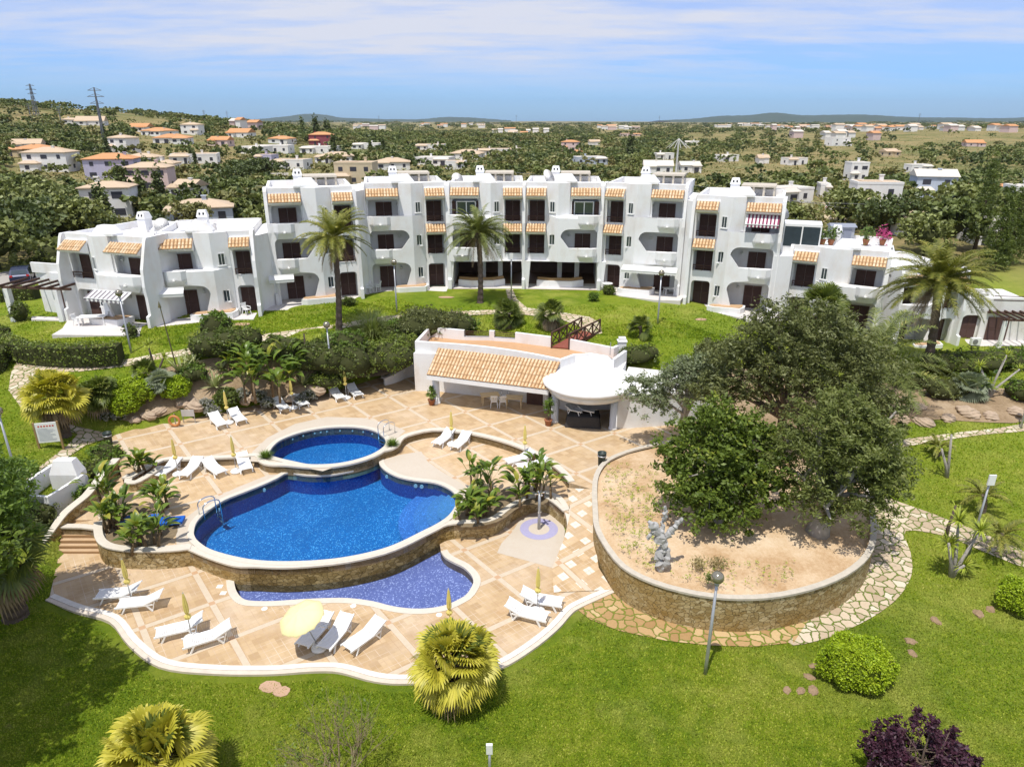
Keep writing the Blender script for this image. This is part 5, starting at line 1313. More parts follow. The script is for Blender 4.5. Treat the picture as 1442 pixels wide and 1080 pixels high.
q = PG(267, 596); r = thing('sign', q, 'small blank grey sign panel on two stakes beside the life ring', 'sign'); m = MB(); m.box(-.42,.42,-.02,.02,.5,.95); m.build('panel', simple('sign_grey', (.5,.48,.46), .6), r)
for s in (-.38,.38): m = MB(); m.box(s-.02,s+.02,-.0,.04,-.2,.5); m.build('stake', METAL, r)
# covered equipment under the dome with two loungers on top
q = P(818, 600, L2); r = thing('covered_table', (q.x+.1, q.y+.35, L2), 'table under a dark grey tarpaulin beneath the round dome', 'table'); m = MB(); rng = random.Random(4)
top = [(-1.05,-.55),(1.0,-.75),(1.15,.5),(-.9,.65)]; vs = []
for z, s_, jj in ((0,1.10,.05),(.35,1.04,.06),(.72,1.0,.02),(.76,.97,0)):
    for i in range(24):
        t_ = i/24*4; a = Vector(top[int(t_)]); b = Vector(top[(int(t_)+1) % 4]); p = a.lerp(b, t_-int(t_))*s_*(1+rng.uniform(-jj, jj)); vs.append((p.x, p.y, z))
m.add(vs, [(j*24+i, j*24+(i+1) % 24, (j+1)*24+(i+1) % 24, (j+1)*24+i) for j in range(3) for i in range(24)]+[tuple(range(72, 96))]); m.build('tarpaulin', DARKG, r, True)
for i, (dx, lab) in enumerate([(-.35,'upturned white lounger lying on the dark tarpaulin, left one'),(.45,'upturned white lounger lying on the dark tarpaulin, right one')]):
    o = copy_thing(LNG, (q.x+dx+.45, q.y+.0, L2+.80), math.radians(152), lab, scale=(.62,.8,.8))
# tables and chairs
def chair(where, loc, rz, lab, grp='white resin chairs'):
    r = thing('garden_chair', loc, lab, 'chair', grp, rz); m = MB(); m.box(-.23,.23,-.22,.22,.42,.45); m.build('seat', PLASTIC, r)
    m = MB(); 
    for k in range(5): x = -.2+k*.085; m.add([(x,.20,.45),(x+.06,.20,.45),(x+.06,.30,.88),(x,.30,.88),(x,.22,.45),(x+.06,.22,.45),(x+.06,.33,.88),(x,.33,.88)], [(0,1,2,3),(7,6,5,4),(0,3,7,4),(1,5,6,2)])
    m.box(-.24,.24,.28,.34,.84,.93); m.build('backrest', PLASTIC, r)
    for sx_ in (-1,1):
        m = MB(); m.bar((sx_*.25,-.2,.64),(sx_*.25,.26,.64),.05); m.bar((sx_*.25,-.2,.64),(sx_*.25,-.22,.45),.04); m.build('armrest', PLASTIC, r)
        for sy in (-1,1): m = MB(); m.bar((sx_*.2,sy*.18,.43),(sx_*.25,sy*.24,0),.045); m.build('leg', PLASTIC, r)
    return r
def table(loc, rz, L_, W_, lab, mat=PLASTIC, round_=False):
    r = thing('garden_table', loc, lab, 'table', None, rz); m = MB()
    if round_: m.lathe([(L_/2,.70),(L_/2,.74),(0,.74)], 24)
    else: m.box(-L_/2,L_/2,-W_/2,W_/2,.70,.74)
    m.build('tabletop', mat, r)
    for sx_ in (-1,1):
        for sy in (-1,1): m = MB(); m.bar((sx_*(L_/2-.12)*(.6 if round_ else 1),sy*(W_/2-.1)*(.6 if round_ else 1),.70),(sx_*(L_/2-.1)*(.6 if round_ else 1),sy*(W_/2-.08)*(.6 if round_ else 1),0),.06); m.build('leg', mat, r)
    return r
BEIGE = simple('beige_laminate', (.62,.48,.28), .5)
q = P(690, 569, L2); table(q, .2, 1.3, .8, 'beige rectangular table under the tiled roof, left one', BEIGE); q2 = P(724, 573, L2); table(q2, -.1, 1.2, .8, 'beige rectangular table under the tiled roof, right one', BEIGE)
c1_ = chair('', P(696, 572, L2)+Vector((0,-.1,0)), PI, 'white armchair facing the beige tables, left of the front pair', 'white chairs under the tiled roof')
for px, py, rz, lab in [(708,573,PI*1.03,'white armchair facing the beige tables, right of the front pair'),(701,563,0,'white armchair behind the beige tables, left one'),(711,565,.1,'white armchair behind the beige tables, right one')]:
    copy_thing(c1_, P(px, py, L2), rz, lab)
table(PG(133,459)+Vector((0,0,.05)), math.radians(8), 2.0, .9, 'white rectangular garden table on the left patio')
copy_thing(c1_, PG(111,460)+Vector((0,0,.06)), 1.4, 'white chair at the left end of the patio table')['group'] = 'white chairs on the patios'
copy_thing(c1_, PG(150,456)+Vector((0,0,.06)), -1.2, 'white chair at the right end of the patio table')['group'] = 'white chairs on the patios'
for px, py, rz, lab in [(521,413,1.2,'white chair leaning in to the patio left of the centre lamp'),(532,411,-1.,'white chair next to the centre left patio door')]:
    copy_thing(c1_, PG(px, py)+Vector((0,0,.06)), rz, lab)['group'] = 'white chairs on the patios'
table(PG(855,411)+Vector((0,0,.06)), 0, .95, .95, 'small round white table on the patio right of the arches', round_=True)
table(PG(943,418)+Vector((0,0,.06)), .1, 1.2, .8, 'white table on the patio behind the right lamp post')
copy_thing(c1_, PG(951,418)+Vector((0,0,.06)), -1.3, 'white chair at the table behind the right lamp post')['group'] = 'white chairs on the patios'
copy_thing(c1_, PG(348,444)+Vector((0,0,.06)), 1.0, 'white chair on the small patio at the end of the left wing')['group'] = 'white chairs on the patios'
# awnings
def awning(U, x0, x1, z, y, out, drop, mat, lab, stripes=None):
    r = thing('awning', U.M @ Vector((x0, y, z)), lab, 'awning', None, U.a); W = x1-x0; m = MB(); n = 18
    for k in range(n):
        m.cur = (k % 2) if stripes else 0
        a, b = W*k/n, W*(k+1)/n; m.add([(a,0,0),(b,0,0),(b,-out,-drop),(a,-out,-drop),(a,-out,-drop-.2),((a+b)/2,-out,-drop-.26),(b,-out,-drop-.2)], [(0,1,2,3)[::-1],(3,2,6,5,4)[::-1]])
    m.build('awning_canvas', [mat, stripes or mat], r); m = MB(); m.bar((0,0,.02),(W,0,.02),.07); m.bar((0,-out,-drop),(W,-out,-drop),.05)
    m.build('awning_frame', FRAMEM, r); return r
STR1 = simple('white_canvas', (.75,.74,.72), .8, var=.05); STR2 = simple('maroon_canvas', (.22,.04,.09), .8); GREYC = simple('grey_stripe', (.2,.18,.2), .8)
c0_, c1s = sorted((U6.sx(1046,330), U6.sx(1097,330)))
awning(U6, c0_+.15, c1s-.1, 2*FH+2.45, -.2, 1.1, .75, STR1, 'maroon and white striped awning over a top floor balcony', STR2)
awning(U5, U5.sx(884,305), U5.sx(962,305), FH-.35, -1.0, .9, .25, STR1, 'white awning rolled out over the right ground floor patio')
awning(V2, V2.sx(222,390), V2.sx(262,390), FH-.25, -1.3, .5, .35, STR1, 'short white scalloped awning on the second left wing patio')
awning(V1, V1.sx(150,410), V1.sx(203,410), FH-.2, -1.2, .9, .4, GREYC, 'grey edged awning over the leftmost patio', STR1)
awning(U1, U1.sx(378,380), U1.sx(413,380), FH-.25, -1.35, .4, .3, STR1, 'white scalloped awning below the balcony by the left palm')
# roof things
def dish(px, py, Y, rad, lab, rz=0):
    q = PY(px, py, Y); r = thing('satellite_dish', q, lab, 'satellite dish', None, rz); m = MB(); n = 8
    m.lathe([(rad*i/n, .28*rad*(i/n)**2) for i in range(n+1)], 26); o = m.build('reflector', WHITE2, r, True); o.rotation_euler = (math.radians(62), 0, 0)
    m = MB(); m.bar((0,.1,0),(0,.15,-rad-.3),.07); m.bar((0,-.0,-.1),(0,-rad*.8,.1),.03); m.build('mast', METAL, r)
dish(228, 318, 57, .6, 'large pale satellite dish on the left wing roof', .3); dish(276, 318, 59, .55, 'large white satellite dish beside the left wing chimneys', -.4)
dish(771, 251, 66, .75, 'large white satellite dish on the centre roof', .9); dish(643, 253, 68, .6, 'grey satellite dish by the chimney on the centre left roof', .6); dish(1102, 301, 62, .6, 'white satellite dish on the corner of the right block', .5)
q = PY(204, 331, 57); r = thing('water_heater', q, 'white cylindrical water heater lying on the left wing roof', 'water heater', None, .1); m = MB(); m.tube([(-.9,0,.3),(-.85,0,.3),(.85,0,.3),(.9,0,.3)], [.2,.27,.27,.2], 16); m.build('tank', WHITE, r, True)
for s in (-.6,.6): m = MB(); m.box(s-.05,s+.05,-.25,.25,-.4,.1); m.build('stand', METAL, r)
# grey shed, pots on the right wing terrace
q = PY(1183, 335, 62); r = thing('garden_shed', (q.x, 62, 3.6+2*FH-.1), 'small grey shed with double doors on the right wing roof terrace', 'shed', None, -.15); m = MB(); m.box(-.95,.95,-.6,.8,-.3,1.9); m.build('wall', simple('grey_shed', (.34,.36,.40), .6), r)
m = MB(); m.add([(-1.1,-.75,1.9),(1.1,-.75,1.9),(1.1,.95,1.9),(-1.1,.95,1.9),(-1.1,.1,2.15),(1.1,.1,2.15)], [(0,1,5,4),(2,3,4,5),(0,4,3),(1,2,5),(3,2,1,0)]); m.build('roof', simple('shed_roof', (.25,.27,.32), .6), r)
for s in (-1,1): m = MB(); x = s*.36; m.box(x-.33,x+.33,-.64,-.605,-.2,1.7); m.build('door', simple('shed_door', (.22,.24,.30), .6), r)
def ac(px, py, lab, rz=0):
    r = thing('air_conditioner', PG(px, py)+Vector((0,0,.1)), lab, 'air conditioner', None, rz); m = MB(); m.box(-.4,.4,-.16,.16,.0,.6); m.build('casing', FRAMEM, r); m = MB(); m.lathe([(.0,.0),(.22,.0),(.22,.02),(0,.03)], 20); o = m.build('fan_grille', simple('fan_grey', (.2,.2,.2), .6), r); o.rotation_euler = (PI/2,0,0); o.location = (-.1,-.165,.3)
ac(383, 424, 'air conditioning unit on the patio left of the left palm'); ac(1372, 487, 'air conditioning unit on the patio under the right pergola'); ac(234, 448, 'air conditioning unit on the second left patio')

# blue padded sunbeds behind the left strelitzias
BLUEC = simple('blue_pad', (.01,.10,.45), .7)
for i, (px, py, lab) in enumerate([(200, 735, 'blue padded mattress with a white towel behind the left strelitzias'), (233, 738, 'blue padded mattress beside the left end of the big pool')]):
    q = P(px, py, L1+.02); r = thing('pool_mattress', q, lab, 'mattress', None, .15); m = MB(); m.box(-.9,.9,-.32,.32,.12,.24); m.build('pad', BLUEC, r); m = MB(); [m.box(x-.03,x+.03,-.3,.3,0,.12) for x in (-.8,0,.8)]; m.build('frame', PLASTIC, r)
    if i == 0: m = MB(); m.add([(-.3,-.33,.10),(-.3,-.33,.245),(-.3,.33,.245),(.25,-.33,.10),(.25,-.33,.245),(.22,.33,.245)], [(0,3,4,1),(1,4,5,2)]); m.build('towel', STR1, r)

# pots on the right wing terrace
ZT = 3.85+2*FH+.3
for i, (px, lab) in enumerate([(1128,'terracotta pot with a small palm on the right roof terrace'),(1142,'terracotta pot with a bushy plant, second on the right roof terrace'),(1149,'terracotta pot with yellow green leaves on the right roof terrace'),(1161,'terracotta pot with flowers next to the grey shed'),(1209,'potted agave on the roof parapet right of the shed'),(1232,'potted pink flowers on the roof parapet')]):
    q = PY(px, 330, 61.0); t = thing('potted_plant', (q.x, 59.5, ZT), lab, 'potted plant'); m = MB(); m.lathe([(.18,0),(.28,.45),(.3,.5),(.2,.5)], 12); m.build('pot', TERRA, t, True)
    rng_ = np.random.default_rng(i); C_ = rng_.normal(size=(150, 3))*np.array([.28,.28,.3])+np.array([0,0,.95]); a_, b_ = np.zeros(0), 0
    V = []; Fq = []
    for j, c_ in enumerate(C_):
        d1 = rng_.normal(size=3)*.09; d2 = rng_.normal(size=3)*.05; V += [c_-d1, c_+d2, c_+d1, c_-d2]; Fq.append((4*j, 4*j+1, 4*j+2, 4*j+3))
    npmesh('foliage', np.array(V), np.array(Fq), simple('pink_petals', (.45,.06,.18), .7) if i == 5 else simple('pot_leaves', (.10,.15,.03), .6, var=.5, nscale=7), t)
r = thing('glass_room', U6.M @ Vector((U6.hi+.3, 1.0, 2*FH-.9)), 'small white framed glass room beside the striped awning', 'conservatory', None, U6.a); m = MB(); m.box(0,2.9,0,2.5,2.3,2.5); m.build('roof', FRAMEM, r)
for x in (0, 1.4, 2.8): m = MB(); m.box(x, x+.1, -.02, .08, 0, 2.3); m.build('post', FRAMEM, r)
m = MB(); m.box(.1,2.8,.0,.03,.7,2.3); m.box(2.82,2.86,.1,2.4,.7,2.3); m.build('glazing', GLASS, r); m = MB(); m.box(0,2.9,.03,2.5,-.2,.7); m.build('wall', WHITE, r)
tag(lawn_blades(380000), kind='stuff')
# ------------------------------------------------------------------ vegetation
def rot_frames(n, rng, flat=.0):
    """random orthonormal pairs (a, b)"""
    a = rng.normal(size=(n, 3)); a[:, 2] *= (1-flat); a /= np.linalg.norm(a, axis=1)[:, None]
    r = rng.normal(size=(n, 3)); b = np.cross(a, r); b /= np.linalg.norm(b, axis=1)[:, None]
    return a, b
def leaf_quads(C, size, rng, asp=.5, flat=.3):
    n = len(C); a, b = rot_frames(n, rng, flat); s = size*(.6+.8*rng.random(n))[:, None]
    A = a*s; B = b*s*asp
    V = np.stack([C-A, C+B, C+A, C-B], 1).reshape(-1, 3); Fq = np.arange(n*4).reshape(-1, 4); return V, Fq
def clumped(blobs, n, rng, clump=.35, per=26, gap=.2, shell=.5):
    """blobs: (cx,cy,cz,rx,ry,rz). Clump centres lie in the outer shell of each blob; leaves gather round them"""
    vol = np.array([b[3]*b[4]+b[4]*b[5]+b[3]*b[5] for b in blobs]); k = max(4, n//per)
    ids = rng.choice(len(blobs), k, p=vol/vol.sum()); B = np.array(blobs)[ids]
    d = rng.normal(size=(k, 3)); d /= np.linalg.norm(d, axis=1)[:, None]; d[:, 2] = np.where(d[:, 2] < -.55, -d[:, 2], d[:, 2])
    rad = 1-shell*rng.random(k)**1.6; rad *= 1+.14*np.sin(d[:, 0]*5+B[:, 0]*3)*np.sin(d[:, 1]*6+1)*1.2
    C = B[:, :3]+d*B[:, 3:6]*rad[:, None]
    keep = rng.random(k) > gap; C = C[keep]
    m = max(1, n//len(C)); cs = clump*(.5+.9*rng.random(len(C)))
    L = np.repeat(C, m, 0)+rng.normal(size=(len(C)*m, 3))*np.repeat(cs, m)[:, None]*np.array([.55,.55,.42])
    return L, C
def leafy(name, loc, blobs, n, size, mat, label, cat, group=None, trunk=None, bark=None, clump=.35, per=26, gap=.15, asp=.5, shell=.5, limbs=7, seed=0, crown='foliage', flat=.3):
    rng = np.random.default_rng(seed+11); r = thing(name, loc, label, cat, group)
    L, C = clumped(blobs, n, rng, clump, per, gap, shell)
    V, Fq = leaf_quads(L, size, rng, asp, flat); npmesh(crown, V, Fq, mat, r)
    if trunk:
        m = MB(); rr = random.Random(seed); h, rad = trunk
        top = Vector((0,0,h)); m.tube([(0,0,-.3),(rad*.3,0,h*.3),(0,rad*.4,h*.7),top], [rad*1.5,rad,rad*.85,rad*.7], 9)
        for i in range(limbs):
            c = Vector(C[rr.randrange(len(C))]); mid = top.lerp(c, .5)+Vector((rr.uniform(-.3,.3), rr.uniform(-.3,.3), rr.uniform(0,.3))); s = top.lerp(Vector((0,0,0)), rr.uniform(0,.4))
            m.tube([s, mid, c], [rad*.5, rad*.28, rad*.1], 6, False)
            for j in range(2):
                c2 = Vector(C[rr.randrange(len(C))]); 
                if (c2-c).length < 2.5: m.tube([mid, mid.lerp(c2, .6), c2], [rad*.22, rad*.14, rad*.05], 5, False)
        m.build('trunk', bark or BARK, r, True)
    return r
G_OLIVE = leafmat('olive_leaves', (.055,.070,.018), (.15,.175,.045), (.30,.30,.12), patch=.4)
G_OLIVEG = leafmat('grey_olive_leaves', (.085,.105,.055), (.19,.22,.12), (.33,.36,.22))
G_CAROB = leafmat('carob_leaves', (.040,.066,.010), (.12,.165,.022), (.32,.34,.05))
G_BROWN = leafmat('dull_brown_green_leaves', (.055,.066,.022), (.145,.16,.055), (.25,.25,.11))
G_DARK = leafmat('dark_shrub_leaves', (.042,.062,.014), (.12,.155,.032), (.24,.26,.07))
G_MID = leafmat('mid_green_leaves', (.055,.095,.014), (.13,.20,.03), (.22,.30,.06))
G_LIME = leafmat('lime_shrub_leaves', (.13,.21,.008), (.30,.38,.015), (.45,.50,.04), trans=.15)
G_HEDGE = leafmat('hedge_leaves', (.06,.095,.014), (.16,.20,.032), (.32,.32,.08))
G_PURPLE = leafmat('purple_leaves', (.018,.008,.014), (.055,.018,.032), (.11,.05,.06), trans=.1)
G_PALM = leafmat('palm_leaflets', (.055,.072,.016), (.14,.165,.04), (.34,.32,.10), trans=.15)
G_PALMY = leafmat('yellow_palm_leaflets', (.07,.09,.014), (.19,.19,.03), (.45,.38,.08), trans=.15)
G_FANY = leafmat('yellow_fan_leaves', (.30,.29,.025), (.56,.50,.06), (.60,.52,.12), rough=.45, trans=.2, patch=.3)
G_FAN = leafmat('green_fan_leaves', (.07,.10,.02), (.16,.20,.04), (.30,.30,.08), rough=.45)
G_FANB = leafmat('blue_fan_leaves', (.16,.19,.12), (.28,.32,.21), (.40,.42,.28), rough=.5)
G_DEAD = leafmat('dead_fronds', (.16,.11,.06), (.34,.25,.15), (.45,.36,.24), trans=.1)
G_DRY = leafmat('dry_twig_leaves', (.20,.16,.08), (.34,.28,.14), (.42,.36,.2))
G_AGAVE = leafmat('agave_leaves', (.20,.24,.10), (.36,.38,.18), (.55,.52,.28), trans=.05)
G_YUCCA = leafmat('yucca_leaves', (.12,.17,.02), (.30,.34,.04), (.45,.45,.08), trans=.1)
G_STREL = leafmat('paddle_leaves', (.040,.080,.012), (.13,.185,.025), (.42,.36,.05), rough=.35, patch=.2)
G_SILVER = leafmat('silver_shrub_leaves', (.16,.16,.14), (.30,.30,.27), (.42,.42,.38))
def strips(mb_list, pts, w0, w1, side):
    """append a tapered strip along pts (k,3) with side vectors"""
    V, Fq = mb_list; n0 = len(V); k = len(pts)
    for i, p in enumerate(pts):
        w = w0+(w1-w0)*i/(k-1); V.append(p-side*w); V.append(p+side*w)
    for i in range(k-1): Fq.append((n0+2*i, n0+2*i+1, n0+2*i+3, n0+2*i+2))
def feather_crown(rng, nf, flen, tilt=(-.5, 1.35), droop=1.1, nl=26, ll=.5, lw=.022, bend=.0, rad=.15):
    """returns V,F of leaflets and a mesh builder of rachises"""
    V = []; Fq = []; mb = MB()
    for i in range(nf):
        az = rng.random()*2*PI; u = (i+.5)/nf; el = tilt[0]+(tilt[1]-tilt[0])*u; L = flen*(.8+.3*rng.random())*(1-.12*u)
        d = np.array([math.cos(az), math.sin(az)]); n = 10; pts = []; x = rad; z = 0; e = el
        for k in range(n+1):
            pts.append(np.array([d[0]*x, d[1]*x, z])); step = L/n; x += math.cos(e)*step; z += math.sin(e)*step; e -= droop*(.4+1.2*k/n)/n*(1.1 if el > 0 else .7)
            e = max(e, -1.5)
        P_ = np.array(pts); tw = rng.normal()*.25
        mb.tube([tuple(p) for p in P_[::2]], [.035*flen/3.2, .03*flen/3.2, .022, .016, .010, .006][:len(P_[::2])], 4, False)
        for k in range(nl):
            t = .10+.88*k/(nl-1); f = t*n; a = int(min(f, n-1)); p = P_[a]+(P_[a+1]-P_[a])*(f-a); tan = P_[a+1]-P_[a]; tan /= np.linalg.norm(tan)
            sd = np.cross(tan, [0,0,1.]); sd /= (np.linalg.norm(sd)+1e-6); up = np.cross(sd, tan)
            l = ll*flen/3.2*math.sin(PI*min(1, .18+.82*t*.93))**.6*(1-.3*t)
            for s in (-1, 1):
                dirn = sd*s*.80+tan*.62+up*(.32+tw*s*.5)+rng.normal(size=3)*.10; dirn /= np.linalg.norm(dirn)
                q1 = p+dirn*l*.55; q2 = p+dirn*l+np.array([0,0,-l*.32])
                strips((V, Fq), [p, q1, q2], lw, .004, tan*1.0)
    return np.array(V), np.array(Fq), mb
def palm_trunk(mb, base, top, r, rng, rings=26, bulge=1.5):
    base = Vector(base); top = Vector(top); pts = []; rs = []
    for i in range(rings+1):
        t = i/rings; mid = base.lerp(top, t)+Vector((math.sin(t*PI)*.12, 0, 0)); rr = r*(1+.5*(1-t)**6)*(1+(.12 if i % 2 else -.05)+rng.random()*.06); 
        if t > .88: rr *= 1+(t-.88)*bulge*3
        pts.append(mid); rs.append(rr)
    mb.tube(pts, rs, 12)
def feather_palm(px, py, cx, cy, flen, nf, label, r=.22, mat=None, dead=10, seed=1, name='palm_tree', nl=26, group=None, z=None, tilt=(-.45,1.4), droop=1.25, lw=.022, height=None):
    rng = np.random.default_rng(seed); q = PG(px, py)
    # crown top at photo pixel (cx,cy) in the same depth plane
    c = PY(cx, cy, q.y); top = c-q
    if height: top = Vector((0,0,height))
    t = thing(name, q, label, 'palm tree', group)
    m = MB(); palm_trunk(m, (0,0,-.3), top, r, rng); m.build('trunk', PALMBARK, t)
    V, Fq, mb = feather_crown(rng, nf, flen, tilt, droop, nl, .62, lw*1.5)
    o = npmesh('crown', V+np.array(top), Fq, mat or G_PALM, t)
    o2 = mb.build('frond_stems', simple('frond_stem', (.22,.22,.06), .6), t); o2.location = top
    if dead:
        V, Fq, mb = feather_crown(rng, dead, flen*.85, (-1.25,-.6), .9, nl, .45, lw); npmesh('dead_fronds', V+np.array(top)-np.array([0,0,.25]), Fq, G_DEAD, t)
        o2 = mb.build('dead_stems', G_DEAD, t); o2.location = top-Vector((0,0,.25))
    return t
def fan_leaves(rng, nf, R, Lr, el0, el1, seg=20, z0=0., spread=3.3, w=.05, drp=.22):
    V = []; Fq = []
    for i in range(nf):
        az = rng.random()*2*PI; el = el0+(el1-el0)*((i+rng.random())/nf)**.9
        d = np.array([math.cos(az)*math.cos(el), math.sin(az)*math.cos(el), math.sin(el)]); rr = R*(.85+.25*rng.random())
        hub = d*rr*.62+np.array([0,0,z0]); sd = np.cross(d, [0,0,1.]); sd /= (np.linalg.norm(sd)+1e-6); up = np.cross(sd, d)
        roll = rng.normal()*.6; sd2 = sd*math.cos(roll)+up*math.sin(roll); fw = d*.85+rng.normal(size=3)*.22+np.array([0,0,-.05-.25*(1-math.sin(max(0, el)))]); fw /= np.linalg.norm(fw)
        strips((V, Fq), [np.array([0,0,z0]), hub], .015, .012, sd)
        L = Lr*(.8+.35*rng.random())
        for k in range(seg):
            a = (k/(seg-1)-.5)*spread; dd = fw*math.cos(a)+sd2*math.sin(a); l = L*(.72+.28*math.cos(a*.8))*(.9+.2*rng.random())
            zz = .02 if k % 2 else -.02
            p1 = hub+dd*l*.5+np.array([0,0,zz]); p2 = hub+dd*l*.82+np.array([0,0,-drp*l*.18]); p3 = hub+dd*l*.98+np.array([0,0,-drp*l*.75])
            nrm = np.cross(dd, np.cross(fw, sd2)); nrm /= (np.linalg.norm(nrm)+1e-6)
            n0 = len(V); 
            for p, ww in ((hub+dd*l*.04, .008), (p1, w*L), (p2, w*L*.7), (p3, .004)): V.append(p-nrm*ww); V.append(p+nrm*ww)
            for q in range(3): Fq.append((n0+2*q, n0+2*q+1, n0+2*q+3, n0+2*q+2))
    return np.array(V), np.array(Fq)
def fan_palm(px, py, h, R, nf, mat, label, seed=1, r=.25, Lr=None, skirt=0, z=None, group=None, name='fan_palm', seg=20, el=(-.55,1.45), w=.05, young=0):
    rng = np.random.default_rng(seed); q = PG(px, py) if z is None else P(px, py, z); t = thing(name, q, label, 'palm tree', group)
    m = MB(); palm_trunk(m, (0,0,-.2), (0,0,h), r, rng, max(6, int(h*6)), 1.); m.build('trunk', PALMBARK, t)
    V, Fq = fan_leaves(rng, nf, R, Lr or R*.62, el[0], el[1], seg, w=w); npmesh('crown', V+np.array([0,0,h]), Fq, mat, t)
    if young:
        V, Fq = fan_leaves(rng, young, R*.75, (Lr or R*.62)*1.05, .9, 1.5, seg, w=w, drp=.05); npmesh('young_leaves', V+np.array([0,0,h+.1]), Fq, G_FAN, t)
    if skirt:
        V, Fq = fan_leaves(rng, skirt, R*.8, (Lr or R*.62)*.95, -1.3, -.5, seg, w=w, drp=.6); npmesh('dead_skirt', V+np.array([0,0,h-.1]), Fq, G_DEAD, t)
    return t
def rosette(px, py, n, L, w, mat, label, cat, seed=0, z=None, el=(.15,1.4), name='agave', h=0., curve=.35, group=None, loc=None, parent=None, part='leaves'):
    rng = np.random.default_rng(seed); V = []; Fq = []
    for i in range(n):
        az = rng.random()*2*PI; e = el[0]+(el[1]-el[0])*rng.random(); l = L*(.75+.4*rng.random()); d = np.array([math.cos(az), math.sin(az), 0]); sd = np.array([-d[1], d[0], 0])
        pts = []; p = np.array([0,0,h])+d*.05
        for k in range(5):
            pts.append(p.copy()); p = p+(d*math.cos(e)+np.array([0,0,1])*math.sin(e))*l/4; e -= curve*rng.random()
        n0 = len(V)
        for k, pp in enumerate(pts): ww = w*[.7,1.,.9,.55,.05][k]; V.append(pp-sd*ww); V.append(pp+sd*ww)
        for k in range(4): Fq.append((n0+2*k, n0+2*k+1, n0+2*k+3, n0+2*k+2))
    if parent is not None: return npmesh(part, np.array(V)+np.array(loc), np.array(Fq), mat, parent)
    q = PG(px, py) if z is None else P(px, py, z)
    o = npmesh(name, np.array(V), np.array(Fq), mat); o.location = q; return tag(o, label, cat, group)
def strelitzia(loc, stems, hgt, spread, label, seed=0, leafL=.75, yellow=False):
    rng = np.random.default_rng(seed); t = thing('strelitzia', loc, label, 'plant', 'strelitzia clumps round the pools'); tr = MB(); V = []; Fq = []
    for s in range(stems):
        bx, by = rng.normal(size=2)*spread*.5; h = hgt*(.35+.65*rng.random()); tx, ty = bx+rng.normal()*.15, by+rng.normal()*.15
        tr = MB(); tr.tube([(bx,by,-.1),(tx,ty,h*.6)], [.09,.06], 6); tr.build('stem', simple('brown_stem', (.16,.11,.06), .9, var=.4, nscale=9), t, True)
        az0 = rng.random()*PI
        for i in range(9):
            az = az0+(PI if i % 2 else 0)+rng.normal()*.55; el = 1.42-.22*(i//2)-rng.random()*.2; d = np.array([math.cos(az)*math.cos(el), math.sin(az)*math.cos(el), math.sin(el)])
            b = np.array([tx,ty,h*.6]); pet = b+d*h*.38; sd = np.cross(d, [0,0,1.]); sd /= (np.linalg.norm(sd)+1e-6)
            strips((V, Fq), [b, pet], .02, .015, sd)
            L = leafL*(.75+.5*rng.random()); e = el; p = pet; n0 = len(V); up = np.cross(sd, d)
            for k in range(6):
                w = L*.20*[.25,.85,1.,.9,.6,.06][k]; dd = np.array([math.cos(az)*math.cos(e), math.sin(az)*math.cos(e), math.sin(e)])
                V.append(p-sd*w+up*w*.35); V.append(p); V.append(p+sd*w+up*w*.35); p = p+dd*L/5; e -= .24
            for k in range(5):
                for j in (0, 1): Fq.append((n0+3*k+j, n0+3*k+j+1, n0+3*k+3+j+1, n0+3*k+3+j))
    npmesh('leaves', np.array(V), np.array(Fq), G_STREL, t); return t
def yucca(px, py, heads, label, seed=0, white=True, group=None, n=75, L=.62):
    """heads: photo pixels of the leaf heads in the plane of the foot"""
    q = PG(px, py); t = thing('yucca', q, label, 'plant', group); m = MB(); rr = random.Random(seed)
    for hx, hy in heads:
        c = PY(hx, hy, q.y+rr.uniform(-.3,.3))-q; k = Vector((c.x*.25, 0, c.z*.35)); m.tube([(0,0,-.2),k,c], [.12,.08,.055], 7)
    m.build('trunk', GREYBARK if white else PALMBARK, t, True)
    for i, (hx, hy) in enumerate(heads):
        c = PY(hx, hy, q.y)-q; rosette(0,0,n,L,.028,G_YUCCA,'','',seed+i,None,(-.5,1.4),'',0,.15,None,c,t,'leaf_head')
    return t
LIMEC = simple('lime_twigs', (.12,.16,.012), 1., var=.3, nscale=12)
def ball(px, py, rx, rz, label, mat=None, n=3500, size=.055, seed=0, z=None, ry=None, name='clipped_shrub', cat='shrub', group=None, sink=.15):
    q = PG(px, py) if z is None else P(px, py, z)
    blobs = [(0,0,rz*(1-sink)*.55,rx,ry or rx,rz*.62)]
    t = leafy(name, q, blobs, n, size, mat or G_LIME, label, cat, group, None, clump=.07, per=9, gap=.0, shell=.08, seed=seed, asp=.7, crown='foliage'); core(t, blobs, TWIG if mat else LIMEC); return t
def core(parent, blobs, mat):
    m = MB()
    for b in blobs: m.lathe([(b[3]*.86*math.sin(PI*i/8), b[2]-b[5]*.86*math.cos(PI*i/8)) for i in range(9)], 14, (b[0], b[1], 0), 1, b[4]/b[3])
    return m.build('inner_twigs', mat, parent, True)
TWIG = simple('dark_twigs', (.045,.05,.015), 1., var=.3)
